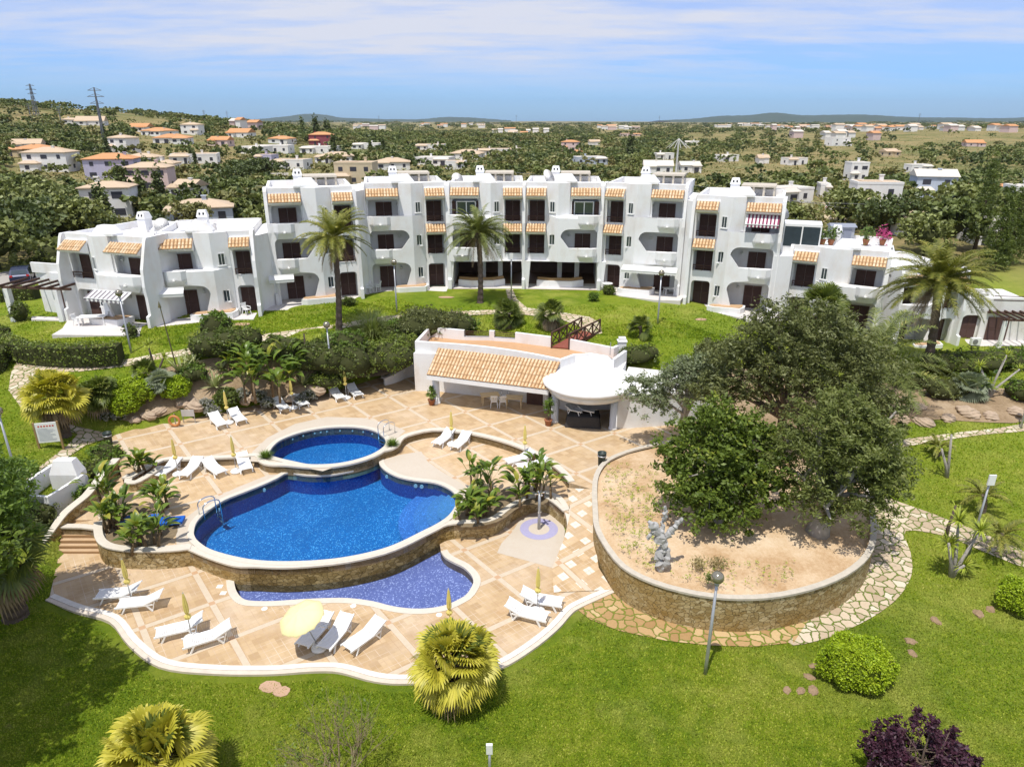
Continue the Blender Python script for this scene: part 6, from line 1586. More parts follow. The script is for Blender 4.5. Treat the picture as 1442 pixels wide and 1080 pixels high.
def shrub(px, py, rx, rz, mat, label, n=1600, seed=0, size=.08, dx=0, ry=None, cat='shrub', group=None, name='shrub', clump=.2, gap=.1, per=18, lump=3, z=None, solid=True):
    q = PG(px, py) if z is None else P(px, py, z); rr = random.Random(seed+5); ry = ry or rx*.8; bl = [(0,0,rz*.45,rx*.8,ry*.8,rz*.55)]
    for i in range(lump): a = rr.random()*2*PI; bl.append((math.cos(a)*rx*.5, math.sin(a)*ry*.5, rz*rr.uniform(.35,.6), rx*.5, ry*.5, rz*.42))
    t = leafy(name, q, bl, n, size, mat, label, cat, group, None, clump=clump, per=per, gap=gap, shell=.25, seed=seed)
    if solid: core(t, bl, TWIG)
    return t
# ---- tall palms
feather_palm(477, 466, 470, 333, 3.0, 64, 'tall feather palm on the lawn in front of the left apartments', .20, G_PALMY, 9, 3, nl=30)
feather_palm(676, 426, 673, 328, 3.1, 70, 'tall feather palm in front of the centre arches', .20, G_PALM, 14, 5, nl=30)
feather_palm(1305, 521, 1322, 398, 4.3, 95, 'largest feather palm, its trunk leaning, in front of the right wing', .27, G_PALMY, 14, 8, nl=36, lw=.024)
feather_palm(1232, 588, 1222, 522, 5.6, 50, 'broad low feather palm with arching fronds behind the dark tree', .35, G_PALM, 3, 13, nl=40, tilt=(.05,1.4), droop=1.35, lw=.03)
# ---- fan palms
fan_palm(641, 985, 1.75, 1.45, 92, G_FANY, 'round yellow fan palm on the front lawn below the terrace', 2, .3, .85, 16, seg=24, w=.055, young=12, el=(-1.1,1.4))
fan_palm(238, 1125, 1.75, 1.55, 92, G_FANY, 'yellow fan palm cut by the bottom edge at the left', 4, .3, .9, 16, seg=24, w=.055, young=12, el=(-1.1,1.4))
fan_palm(90, 612, 2.5, 1.65, 90, G_FANY, 'yellow fan palm above the notice board on the left path', 6, .28, .9, 26, seg=18, w=.07, young=8)
fan_palm(22, 868, 3.0, 1.8, 70, G_FAN, 'dark shaggy fan palm beside the tan steps at the left edge', 9, .35, 1.1, 24, seg=22, w=.05)
fan_palm(1150, 478, 2.6, 1.8, 50, G_FAN, 'green fan palm peeping above the dark trees before the right block', 12, .25, 1.15, 6)
fan_palm(713, 458, .8, 1.25, 60, G_FAN, 'bushy dark fan palm on the lawn above the bar roof, left one', 14, .25, .75, 30, w=.055)
fan_palm(775, 462, 1.1, 1.15, 44, G_FAN, 'fan palm on the lawn left of the footbridge', 15, .22, .7, 22, w=.055)
fan_palm(900, 476, .9, .85, 30, G_FAN, 'small fan palm on the lawn right of the footbridge', 16, .12, .55, 0, w=.055)
fan_palm(1360, 560, .7, 1.1, 60, G_FANB, 'blue grey fan palm shrub in the rocky bed', 17, .25, .7, 16, w=.06)
fan_palm(522, 505, .5, .75, 40, G_FANB, 'small blue grey fan palm below the fountain grass', 18, .2, .5, 0, w=.06)
fan_palm(232, 560, 1.0, .9, 34, G_FANB, 'pale blue green fan palm between the lime green mounds', 19, .12, .6, 0, w=.06)
fan_palm(208, 548, 1.2, .8, 30, G_FAN, 'green fan palm sprouting between the lime green mounds', 20, .12, .6, 0, w=.06)
fan_palm(145, 582, 1.4, 1.0, 40, G_FAN, 'drooping dark fan palm behind the yellow fan palm', 21, .2, .8, 10, w=.06)
for px, py, cx, cy, L_, lab, sd in [(1408,778,1408,752,1.5,'small feather palm on the right lawn beside the path',31),(1383,722,1386,697,1.3,'small yellowing feather palm behind the floodlight post',32),(1318,642,1322,628,.9,'tiny palm on the right lawn nearest the rocky bed',33)]:
    feather_palm(px, py, cx, cy, L_, 30, lab, .10, G_PALMY, 0, sd, nl=18, lw=.02, tilt=(-.2,1.3))
# ---- yuccas and agaves
yucca(1340, 812, [(1350,732),(1381,745),(1336,765),(1358,796)], 'cluster of yuccas with pale trunks on the right lawn', 2)
yucca(1332, 757, [(1346,712)], 'single thin bare yucca behind the yucca cluster', 3, False, n=10, L=.3)
yucca(1334, 672, [(1326,632),(1340,612)], 'thin forked yucca on the right lawn below the path', 4, n=26, L=.35)
yucca(1262, 648, [(1262,620),(1268,628)], 'two headed yucca at the edge of the tall tree', 5, n=20, L=.3)
yucca(222, 532, [(208,485),(231,502)], 'two headed yucca leaning over the left garden bed', 6, False, n=40, L=.5)
yucca(1392, 560, [(1418,500),(1436,520),(1380,515)], 'leaning yucca with pale stems in the rocky bed', 7, True, n=40, L=.5)
yucca(432, 512, [(428,470),(449,476)], 'tall dry yucca left of the shrub bed lamp', 8, False, n=30, L=.4)
for i, (px, py, n, L_, lab) in enumerate([(256,528,60,1.5,'tall spiky agave at the left of the garden bed'),(303,545,50,1.2,'striped agave left of the banana clump'),(428,542,50,1.3,'agave right of the banana clump'),(358,532,40,1.0,'agave half under the banana clump'),(312,520,34,.9,'small agave behind the striped one'),(272,512,40,1.1,'agave in front of the dark shrub at the far left of the bed')]):
    rosette(px, py, n, L_, .06, G_AGAVE, lab, 'agave', 40+i, curve=.18)

m = MB(); q = PG(249, 520); m.tube([(q.x,q.y,q.z),(q.x-.35,q.y,q.z+4.6)], [.05,.03], 6); m.lathe([(0,0),(.12,.05),(0,.5)], 6, (q.x-.37,q.y,q.z+4.3)); tag(m.build('agave_stalk', simple('stalk', (.12,.11,.05), .8)), 'tall bare agave flower stalk rising beside the path', 'plant')
G_REED = leafmat('reed_leaves', (.14,.18,.05), (.26,.30,.10), (.40,.38,.18))
# fountain grass
rosette(525, 474, 700, 2.5, .014, G_REED, 'large fountain shaped grassy plant beside the left palm', 'plant', 60, el=(.6,1.5), name='fountain_grass', curve=.55)
# ---- strelitzias
SP = [((0),P(168,746,L1),8,1.7,.95,'leafy strelitzia clump at the left of the pool terrace bed',1),(0,P(208,768,L1),8,1.6,1.0,'strelitzia clump above the curved stone wall by the steps',2),(0,P(222,718,L1),6,1.8,.8,'strelitzia with upright leaves beside the blue towels',3),(0,P(150,716,L1),4,2.6,.5,'taller strelitzia leaning over the steps wall',4),
 (0,P(203,664,L1+.4),5,1.3,.6,'yellowing strelitzia in the small planter by the four loungers',5),
 (0,P(673,700,L1),3,3.0,.35,'tallest strelitzia with brown stem beside the big pool',6),(0,P(695,705,L1),3,2.6,.3,'slim strelitzia between the two taller clumps',7),(0,P(665,724,L1),6,1.5,.8,'low strelitzia nearest the pool steps',8),(0,P(741,702,L1),11,2.2,1.4,'dense strelitzia clump against the shower wall',9),(0,P(688,726,L1),5,1.1,.8,'low strelitzia at the foot of the slim one',10)]
for _, q, st_, h_, spd, lab, sd in SP: strelitzia(q, st_, h_*.88, spd*.85, lab, sd, .66)
strelitzia(PG(385, 548), 16, 3.0, 2.4, 'big banana like clump in the middle of the garden bed', 21, 1.0)
strelitzia(PG(345, 520), 5, 2.4, 1.2, 'yellow green paddle leaved clump behind the agaves', 22, .8)
strelitzia(PG(1385, 560), 4, 1.6, .8, 'small leafy clump in the rocky bed by the blue fan palm', 23, .6)
# potted plants at the bar
for px, py, h_, lab, sd in [(608,570,.8,'small potted plant by the left column of the bar',1),(772,599,1.35,'large potted plant by the column beside the dome',2)]:
    q = P(px, py, L2); t = thing('potted_plant', q, lab, 'potted plant'); m = MB(); m.lathe([(.17,0),(.25,.36),(.28,.38),(.28,.42),(.22,.42),(0,.38)], 16); m.build('pot', TERRA, t, True)
    L_, C_2 = clumped([(0,0,.42+h_*.55,.32,.32,h_*.55)], 380, np.random.default_rng(sd), .15, 12, .1); V, Fq = leaf_quads(L_, .09, np.random.default_rng(sd), .4); npmesh('foliage', V, Fq, G_MID, t)
    m = MB(); m.tube([(0,0,.35),(0,0,.6+h_*.5)], .025, 5); m.build('stem', BARK, t)
# grass tufts on the pool shoulders
for px, py, lab in [(375,645,'grass tuft at the left shoulder of the round pool'),(553,628,'grass tuft at the right shoulder of the round pool')]:
    rosette(px, py, 300, .55, .012, G_MID, lab, 'plant', 70, z=L2+.02, el=(.5,1.5), name='grass_tuft', curve=.3)
# ---- clipped lime shrubs
ball(1200, 958, 1.28, 1.75, 'large clipped lime green bush on the right lawn', n=26000, size=.034, seed=1, ry=.95)
ball(1436, 858, .95, 1.3, 'clipped lime green bush cut by the right edge', n=13000, size=.036, seed=2)
for i, (px, py, rx, rz, lab) in enumerate([(176,580,1.15,1.5,'lime green mound nearest the round dark bush'),(198,562,1.25,1.5,'lime green mound behind the nearest one'),(248,558,.95,1.25,'lime green mound on the right of its group'),(160,558,.9,1.2,'small lime green mound beside the drooping palm')]):
    ball(px, py, rx, rz, lab, n=8000, size=.05, seed=3+i)
ball(322, 567, .85, .9, 'round dark green shrub near the upper terrace edge', G_DARK, 2600, .06, 9)
ball(138, 578, 1.0, 1.9, 'round dark bush behind the yellow fan palm', G_HEDGE, 3000, .08, 10)
for i, (px, py) in enumerate([(152,590),(168,590),(300,585),(378,573),(366,563),(436,562),(425,570),(290,575),(340,560)]):
    ball(px, py, .5, .6, ['low silver grey shrub among the rocks, nearest the left path','low silver grey shrub below the dark bush','low silver shrub beside the boulder left of the round shrub','low silver shrub at the foot of the banana clump','silver shrub behind the boulders by the banana clump','low silver shrub right of the middle parasol','low silver shrub left of the right boulder','tiny silver shrub beside the left boulder','silver shrub above the round dark shrub'][i], G_SILVER, 900, .05, 20+i)
# ---- garden bed shrubs
SH = [(300,500,2.3,1.7,G_DARK,'dark rounded shrub behind the agaves on the left'),(335,498,2.0,1.9,G_DARK,'dark shrub between the path and the yellow green clump'),(308,482,1.3,2.3,G_MID,'thin upright light green bush beside the path'),(450,520,2.6,2.2,G_DARK,'dark shrub mass around the tall lamp post'),(492,530,2.4,2.4,G_DARK,'dark shrub mass right of the tall lamp post'),(515,520,1.8,1.2,G_HEDGE,'green shrub between the lamp post and the fountain grass'),(548,520,2.3,2.2,G_HEDGE,'green shrub behind the upright loungers'),(572,505,1.8,2.0,G_HEDGE,'bright edged shrub against the bar wall'),
 (480,500,2.0,1.8,G_MID,'dark shrub below the left palm'),(600,474,2.8,2.4,G_BROWN,'large yellowish brown shrub behind the bar corner'),(632,470,2.2,1.9,G_BROWN,'yellowish shrub behind the roof terrace'),(572,478,1.9,1.8,G_MID,'green shrub left of the yellowish brown one'),(655,466,1.4,1.3,G_MID,'low green shrub by the roof terrace railing'),(560,490,1.8,1.9,G_DARK,'dark green shrub above the low white wall'),
 (430,520,1.7,1.5,G_MID,'green shrub right of the banana clump'),(462,545,1.3,1.0,G_HEDGE,'low green shrub at the terrace edge by the boulders'),(400,505,1.8,1.6,G_DARK,'dark shrub behind the banana clump'),(275,535,1.3,1.0,G_MID,'low green shrub among the agaves'),
 (150,650,1.1,1.2,G_MID,'bright leafy shrub on the low wall by the litter bin'),(130,672,1.0,1.0,G_HEDGE,'feathery shrub in the bed above the steps'),(108,696,.9,.6,G_MID,'strap leaved plants below the white wall'),(60,735,1.1,1.1,G_BROWN,'yellowish reedy plants at the foot of the white wall'),
 (895,510,1.8,1.2,G_DARK,'dark clipped shrub behind the bar chimney'),(857,415,.55,.8,G_DARK,'small clipped double ball shrub on the patio edge'),(836,424,.45,.7,G_MID,'tiny shrub on the lawn by the small palms'),(493,430,.7,.7,G_DARK,'small round bush by the left block patio'),(185,475,.5,.9,G_DARK,'small dark bush beside the left lamp post'),(30,452,.9,1.5,G_DARK,'spiral topiary bush on the far left lawn'),
 (1335,525,2.4,1.6,G_HEDGE,'green hedge like shrub below the right patio'),(1375,520,2.6,1.5,G_HEDGE,'green hedge like shrub right of the leaning palm'),(1420,515,2.4,1.5,G_MID,'bright green shrub at the right edge below the patio'),(1280,545,1.6,1.4,G_DARK,'dark shrub below the leaning palm trunk'),(1325,560,1.5,1.4,G_BROWN,'dry brownish shrub in the rocky bed'),(1435,560,1.5,1.3,G_MID,'leafy shrub at the right end of the rocky bed'),
 (1160,500,2.2,2.4,G_MID,'bright green bush behind the dark trees'),(1000,520,1.8,2.2,G_BROWN,'yellowish bush beside the back tree')]
for i, (px, py, rx, rz, mt, lab) in enumerate(SH): shrub(px, py, rx, rz, mt, lab, int(1500*rx*rz/2.2)+700, 100+i, .085)
# ---- hedges
def hedge(pts, w_, h_, mat, label, dens=260, seed=0, size=.08):
    Q = [PG(x, y) for x, y in pts]; path = smooth_path([tuple(q) for q in Q], False, 6); rng = np.random.default_rng(seed); V = []; t = thing('hedge', tuple(path[0]), label, 'hedge'); o0 = path[0]
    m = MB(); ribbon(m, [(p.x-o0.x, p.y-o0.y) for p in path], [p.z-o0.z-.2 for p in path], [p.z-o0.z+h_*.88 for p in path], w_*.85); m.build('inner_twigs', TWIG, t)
    C = []
    for a, b in zip(path[:-1], path[1:]):
        L = (b-a).length; n = int(L*dens); d = (b-a).normalized(); nn = Vector((-d.y, d.x, 0)); u = rng.random(n); s = rng.random(n); k = rng.random(n)
        for i in range(n):
            if k[i] < .4: off = w_*s[i]; z = h_*(.96+.08*rng.random())
            elif k[i] < .8: off = -.04+.1*rng.random(); z = h_*s[i]
            else: off = w_+.04-.1*rng.random(); z = h_*s[i]
            p = a.lerp(b, u[i])+nn*off; C.append((p.x-o0.x, p.y-o0.y, p.z-o0.z+z))
    C = np.array(C); C += rng.normal(size=C.shape)*.05; C[:, 2] += .06*np.sin(C[:, 0]*2.3); V, Fq = leaf_quads(C, size, rng, .6); npmesh('foliage', V, Fq, mat, t); return t
hedge([(176,503),(150,505),(110,506),(60,504),(28,497),(20,488)], 1.2, 1.25, G_HEDGE, 'long clipped hedge curving along the left path')
hedge([(0,528),(8,522),(14,510)], 1.4, 1.4, G_HEDGE, 'dark clipped hedge end at the left edge of the path')
hedge([(58,419),(30,421),(-10,424)], 1.2, 1.2, G_HEDGE, 'clipped hedge in front of the car park on the far left', seed=3)
hedge([(20,482),(6,478),(-12,476)], 1.2, 1.2, G_HEDGE, 'short hedge behind the long one at the far left', seed=4)
# ---- planter trees
def PT(px, py): return P(px, py, PLZ)
q = PT(1000, 745)
leafy('carob_tree', PT(1012,735), [(0,0,2.0,2.6,2.2,1.8),(-1.4,-.5,1.6,1.9,1.6,1.4),(1.3,-.1,2.0,1.8,1.6,1.5),(-1.0,.8,3.6,2.3,1.8,1.6),(.6,-.1,3.4,2.1,1.7,1.6),(0,-.8,.9,2.0,1.6,.9),(-.4,.6,4.7,1.7,1.4,1.3),(1.2,.5,4.4,1.3,1.2,1.1),(-2.0,.4,2.6,1.2,1.2,1.1)], 30000, .105, G_CAROB, 'bright green glossy leaved tree at the centre of the big planter', 'tree', None, (2.2,.2), GREYBARK, clump=.29, per=34, gap=.24, limbs=18, seed=41, shell=.75, asp=.5)
leafy('olive_tree', PT(1150,748), [(.6,0,3.0,2.5,2.0,2.2),(-1.2,.4,3.8,2.1,1.8,1.9),(2.0,.2,2.6,1.9,1.7,1.9),(.2,-.5,4.8,2.2,1.8,1.7),(1.6,.3,4.6,1.9,1.6,1.6),(-.6,-.3,1.9,1.6,1.4,1.2),(1.4,-.6,1.4,1.8,1.4,1.2),(3.0,.2,2.6,1.2,1.2,1.5),(.0,.4,6.0,1.5,1.3,1.1)], 36000, .10, G_OLIVE, 'dense olive tree with a thick trunk on the right of the big planter', 'tree', None, (1.7,.42), GREYBARK, clump=.27, per=34, gap=.2, limbs=14, seed=42, shell=.65, asp=.35)
leafy('olive_tree', PT(1095,640), [(0,0,4.0,2.8,2.2,2.4),(-2.6,.4,4.4,2.2,2.0,2.0),(2.6,.4,4.2,2.6,2.0,2.3),(.4,.6,6.2,2.8,2.0,2.0),(-1.4,.4,6.6,2.0,1.6,1.7),(3.0,0,6.0,2.3,1.8,1.9),(4.9,.2,4.2,2.0,1.6,2.2),(-4.0,.2,3.6,1.5,1.4,1.5),(1.4,.5,7.6,1.9,1.5,1.3),(-.9,.5,8.1,1.5,1.3,1.1),(5.4,-.3,2.4,1.6,1.5,1.6),(-3.4,.4,6.0,1.2,1.2,1.1)], 46000, .105, G_BROWN, 'broad dull green tree at the back of the planter, widest crown of all', 'tree', None, (3.0,.28), BARK, clump=.29, per=34, gap=.2, limbs=18, seed=43, shell=.65, asp=.4)
leafy('olive_tree', PT(960,618), [(-.9,0,3.0,1.9,1.5,1.4),(-2.6,-.2,2.9,1.4,1.2,1.2),(.6,0,3.4,1.7,1.4,1.4),(-1.9,-.3,2.3,1.2,1.1,1.0),(.0,.2,4.2,1.6,1.3,1.0),(1.2,.1,4.6,1.3,1.2,1.0)], 15000, .095, G_OLIVEG, 'grey green olive tree leaning towards the white dome', 'tree', None, (2.0,.22), GREYBARK, clump=.26, per=30, gap=.3, limbs=14, seed=44, shell=.65, asp=.35)
# old dead trunk
q = PT(930, 797); t = thing('dead_tree_trunk', q, 'gnarled pale dead tree trunk standing in the sandy planter', 'tree trunk'); m = MB(); rr = random.Random(9)
def gnarl(pts, r0, r1, k=10):
    sp = smooth_path(pts, False, 5); n_ = len(sp); P2 = [p+Vector((rr.uniform(-1,1), rr.uniform(-1,1), rr.uniform(-.5,.5)))*r0*.30 for p in sp]; m.tube(P2, [(r0+(r1-r0)*i/(n_-1))*rr.uniform(.55,1.15) for i in range(n_)], k)
gnarl([(0,0,-.1),(-.15,0,.4),(.08,.05,.85),(-.12,0,1.35)], .30, .24); gnarl([(-.1,0,1.3),(-.35,.05,1.75),(-.62,0,2.0),(-.75,.1,2.15)], .28, .10); gnarl([(0,0,1.2),(.35,.05,1.6),(.62,0,2.0),(.85,0,2.25)], .24, .10); gnarl([(-.1,0,1.4),(-.05,.1,1.9),(.0,.05,2.5),(-.08,0,2.9)], .20, .05, 7); gnarl([(.1,-.1,.0),(.3,-.2,.4),(.25,-.1,.9)], .2, .14); gnarl([(-.45,0,1.8),(-.7,0,1.5),(-.72,0,1.3)], .14, .08, 7)
t.scale = (.85, .85, 1.05); m.build('trunk', simple('bleached_wood', (.42,.41,.40), .9, var=.55, nscale=6, bump=1.), t)
# ---- left edge trees
leafy('pepper_tree', Vector((-24.3,20.2,0)), [(2.5,1,6.6,3.0,3.0,2.6),(1.0,2.2,6.0,2.6,2.6,2.4),(3.3,-.8,5.6,2.2,2.4,2.2),(3.8,2.6,6.2,2.0,2.0,2.2),(3.2,3.6,5.3,2.0,1.8,2.0),(2.5,2.4,8.2,2.2,2.2,1.6),(2.7,-2.6,5.4,2.4,2.4,2.2)], 34000, .11, G_MID, 'large leafy tree filling the left edge beside the steps', 'tree', None, (4.6,.35), BARK, clump=.34, per=40, gap=.12, limbs=16, seed=51, shell=.7, asp=.35)
leafy('pepper_tree', PG(12,745), [(-.3,0,1.9,1.6,1.6,1.3),(.4,.3,2.7,1.2,1.2,1.0),(-.6,.2,3.5,1.5,1.4,1.1)], 9000, .10, G_MID, 'light green leafy shrub tree below the white wall at the left edge', 'tree', None, (1.6,.12), BARK, clump=.25, per=30, gap=.15, limbs=8, seed=52, shell=.7, asp=.4)
leafy('pepper_tree', Vector((-20.6,16.2,0)), [(1.6,1.4,8,2.6,2.6,1.6),(0,-.6,7.6,2.6,2.4,1.6),(2.4,-1.4,7.4,1.9,2.0,1.4),(-1,2.4,8.2,2.4,2.2,1.6),(3.4,2.2,7.0,1.4,1.4,1.2)], 16000, .14, G_CAROB, 'tall leafy tree just outside the left edge shading the lawn', 'tree', None, (5.6,.3), BARK, clump=.4, per=34, gap=.2, limbs=12, seed=53, shell=.8, asp=.4)
# ---- purple leaved shrub (many upright plumes)
q = P(1290, 1110, 0); rng = np.random.default_rng(77); bl = []
for i in range(34):
    a = rng.random()*2*PI; r_ = 1.8*math.sqrt(rng.random()); h_ = 2.75-.55*r_+rng.normal()*.25; bl.append((r_*math.cos(a), r_*math.sin(a)*.9, h_-.55, .12, .12, .62))
for i in range(14): a = rng.random()*2*PI; bl.append((1.0*math.cos(a), 1.0*math.sin(a), 1.0, .7, .7, .6))
leafy('purple_shrub', q, bl, 20000, .06, G_PURPLE, 'dark purple leaved bush at the bottom right', 'shrub', None, (.8,.1), BARK, clump=.10, per=16, gap=0., shell=.9, seed=61, asp=.6, limbs=18)
# ---- sparse thin tree at the bottom edge
q = P(478, 1120, 0); t = thing('thin_tree', q, 'sparse half bare young tree at the bottom edge of the lawn', 'tree'); rr = random.Random(21); m = MB(); tips = []
def branch(p, d, L, r, dep):
    p2 = p+d*L*.5+Vector((rr.uniform(-.06,.06), rr.uniform(-.06,.06), 0)); p3 = p2+(d+Vector((rr.uniform(-.2,.2), rr.uniform(-.2,.2), .08))).normalized()*L*.5
    m.tube([p, p2, p3], [r, r*.8, r*.6], 5, False)
    if dep == 0: tips.append(p3); return
    for k in range(3 if dep > 1 else 2):
        dd = (d+Vector((rr.uniform(-.75,.75), rr.uniform(-.75,.75), rr.uniform(-.1,.4)))).normalized(); branch(p2.lerp(p3, rr.uniform(.2,1)), dd, L*rr.uniform(.6,.85), r*.55, dep-1)
for k in range(8): a = k*PI/4; branch(Vector((.1*math.cos(a), .1*math.sin(a), 0)), Vector((math.cos(a)*.5, math.sin(a)*.45, 1)).normalized(), 1.25, .045, 4)
m.build('trunk', simple('pale_twig', (.24,.19,.11), .9, var=.4, nscale=9), t, True)
T_ = np.array([tuple(p) for p in tips]); T_ = T_[(T_[:, 2] < 2.0) | (rng.random(len(T_)) < .15)]; L_ = np.repeat(T_, 7, 0)+rng.normal(size=(len(T_)*7, 3))*.14
V, Fq = leaf_quads(L_, .055, rng, .45); npmesh('foliage', V, Fq, G_CAROB, t)
# ---- rocks
STONEB = simple('brown_field_stone', (.30,.205,.125), .95, var=.35, nscale=8, bump=1.)
def rock(px, py, s, label, seed, z=None, flatten=.6, grp='boulders and stones'):
    q = PG(px, py) if z is None else P(px, py, z); rr = random.Random(seed); bm = bmesh.new(); bmesh.ops.create_icosphere(bm, subdivisions=4, radius=1)
    ax = [Vector((rr.uniform(-1,1), rr.uniform(-1,1), rr.uniform(-1,1))).normalized() for _ in range(7)]; hh = [rr.uniform(.66,.92) for _ in ax]
    for v in bm.verts:
        for a, h in zip(ax, hh):
            d = v.co.dot(a)
            if d > h: v.co -= a*(d-h)*.9
        v.co *= 1+.09*math.sin(v.co.x*6+seed)*math.sin(v.co.y*5+1)+.05*math.sin(v.co.z*13+v.co.x*9)
        v.co.x *= s*rr.uniform(.99,1.01)*1.15; v.co.y *= s*.85; v.co.z *= s*flatten
    me = bpy.data.meshes.new('rock'); bm.to_mesh(me); bm.free(); me.materials.append(ROCK if py < 700 else STONEB); o = bpy.data.objects.new('rock', me); COL.objects.link(o); o.location = q+Vector((0,0,s*flatten*.15)); o.rotation_euler = (0,0,rr.uniform(0,6)); tag(o, label, 'rock', grp)
RK = [(1250,926,.30,'pale stone just right of the clipped lime bush'),(1285,920,.22,'upper pale stone of the pair right of the lime bush'),(1282,903,.24,'rounded pale stone above the pair on the right lawn'),(1318,874,.25,'flat grey pink stone on the right lawn'),(1377,864,.28,'pale stone left of the lime bush at the right edge'),(1395,858,.24,'flat stone touching the one by the right edge bush'),(1147,938,.22,'small brown stone left of the lime bush'),(1140,953,.22,'second small brown stone left of the lime bush'),(1108,972,.20,'leftmost stone of the row on the lawn'),(1128,973,.20,'middle stone of the row on the lawn'),(1145,972,.24,'rightmost stone of the row on the lawn'),
 (274,572,.75,'pale boulder in the grass at the left end of the garden'),(258,570,.5,'smaller boulder left of the pale one'),(345,565,.5,'boulder beside the round dark shrub'),(358,560,.6,'boulder in front of the agave bed'),(445,550,.7,'boulder under the lamp post shrubs'),(407,562,.45,'boulder beside the middle parasol'),(210,586,.5,'flat boulder below the lime mounds'),(225,580,.45,'boulder right of the lime mounds'),(190,592,.4,'low stone at the grass edge'),
 (1270,592,.5,'reddish boulder at the left end of the rocky bed'),(1300,596,.6,'wide flat boulder in the rocky bed'),(1335,590,.5,'boulder right of the wide flat one'),(1362,583,.7,'largest boulder of the rocky bed'),(1395,588,.55,'round boulder right of the largest one'),(1430,582,.6,'reddish stone at the right end of the rocky bed'),(1290,575,.6,'pale rock on the slope above the wide flat boulder')]
for i, (px, py, s, lab) in enumerate(RK): rock(px, py, s*(1 if py < 700 else .9), lab, 300+i, flatten=.6 if py < 700 else .38)
def slab(px, py, w_, d_, lab):
    q = PG(px, py); m = MB(); rr = random.Random(px); n_ = 9; m.prism([(w_*math.cos(2*PI*i/n_)*rr.uniform(.85,1.1), d_*math.sin(2*PI*i/n_)*rr.uniform(.85,1.1)) for i in range(n_)], -.15, .035); o = m.build('paving_slab', simple('pink_slab', (.46,.30,.20), .85, var=.2)); o.location = q; tag(o, lab, 'slab')
slab(380, 967, .42, .3, 'square pinkish slab in the front lawn'); slab(397, 974, .34, .26, 'rough slab beside the square one in the front lawn')
slab(340, 457, .7, .4, 'pale slab in the lawn by the left wing'); slab(628, 419, .7, .3, 'pale slab in the lawn near the centre palm'); slab(986, 450, .6, .3, 'pale slab in the lawn near the right block')
# small weeds in the sandy planter
rng = np.random.default_rng(5); C = []
for i in range(300):
    px = rng.uniform(850, 925); py = rng.uniform(655, 800); p = PT(px, py)
    if inpoly(p.x, p.y, offset_poly(PLANT, -.5)): C += [(p.x+rng.normal()*.06, p.y+rng.normal()*.06, PLZ+.06+rng.random()*.12) for _ in range(9)]
for i in range(240):
    px = rng.uniform(880, 1120); py = rng.uniform(790, 840); p = PT(px, py)
    if inpoly(p.x, p.y, offset_poly(PLANT, -.6)): C += [(p.x+rng.normal()*.05, p.y+rng.normal()*.05, PLZ+.03+rng.random()*.05) for _ in range(4)]
V, Fq = leaf_quads(np.array(C), .055, rng, .3); tag(npmesh('weeds', V, Fq, G_YUCCA), kind='stuff')
for px, py, lab in [(1003,822,'small green weed bush by the planter rim'),(981,799,'small dry tuft in the sandy planter, left one'),(1009,797,'small dry tuft in the sandy planter, right one')]: shrub(px, py, .28, .38, G_DARK if px == 1003 else G_DRY, lab, 350, px, .05, z=PLZ, solid=False)
# white walled enclosure at the left
t = thing('garden_enclosure', (0,0,0), 'angular white walled enclosure with a tapered pillar beside the steps', 'wall'); Z0 = 1.2
pp = [P(x, y, Z0+1.25) for x, y in [(20,690),(85,648)]]; m = MB(); ribbon(m, [(p.x, p.y) for p in pp], Z0-.8, Z0+1.25, .18); m.build('wall', WHITE, t)
pp = [P(x, y, Z0+1.0) for x, y in [(20,697),(67,700),(104,678),(118,668)]]; m = MB(); ribbon(m, [(p.x, p.y) for p in pp], Z0-1.4, Z0+1.0, .2); m.build('wall', WHITE, t)
q = P(101, 690, Z0); m = MB(); m.prism([(q.x-.75,q.y-.35),(q.x+.75,q.y-.35),(q.x+.75,q.y+.45),(q.x-.75,q.y+.45)], Z0-.9, Z0+1.1); v = [(q.x-.75,q.y-.35,Z0+1.1),(q.x+.75,q.y-.35,Z0+1.1),(q.x+.75,q.y+.45,Z0+1.1),(q.x-.75,q.y+.45,Z0+1.1)]; tt = [(q.x-.5,q.y-.15,Z0+1.85),(q.x+.5,q.y-.15,Z0+1.85),(q.x+.5,q.y+.3,Z0+1.85),(q.x-.5,q.y+.3,Z0+1.85)]
m.add(v+tt, [(0,1,5,4),(1,2,6,5),(2,3,7,6),(3,0,4,7),(4,5,6,7)]); m.build('pillar', WHITE, t)
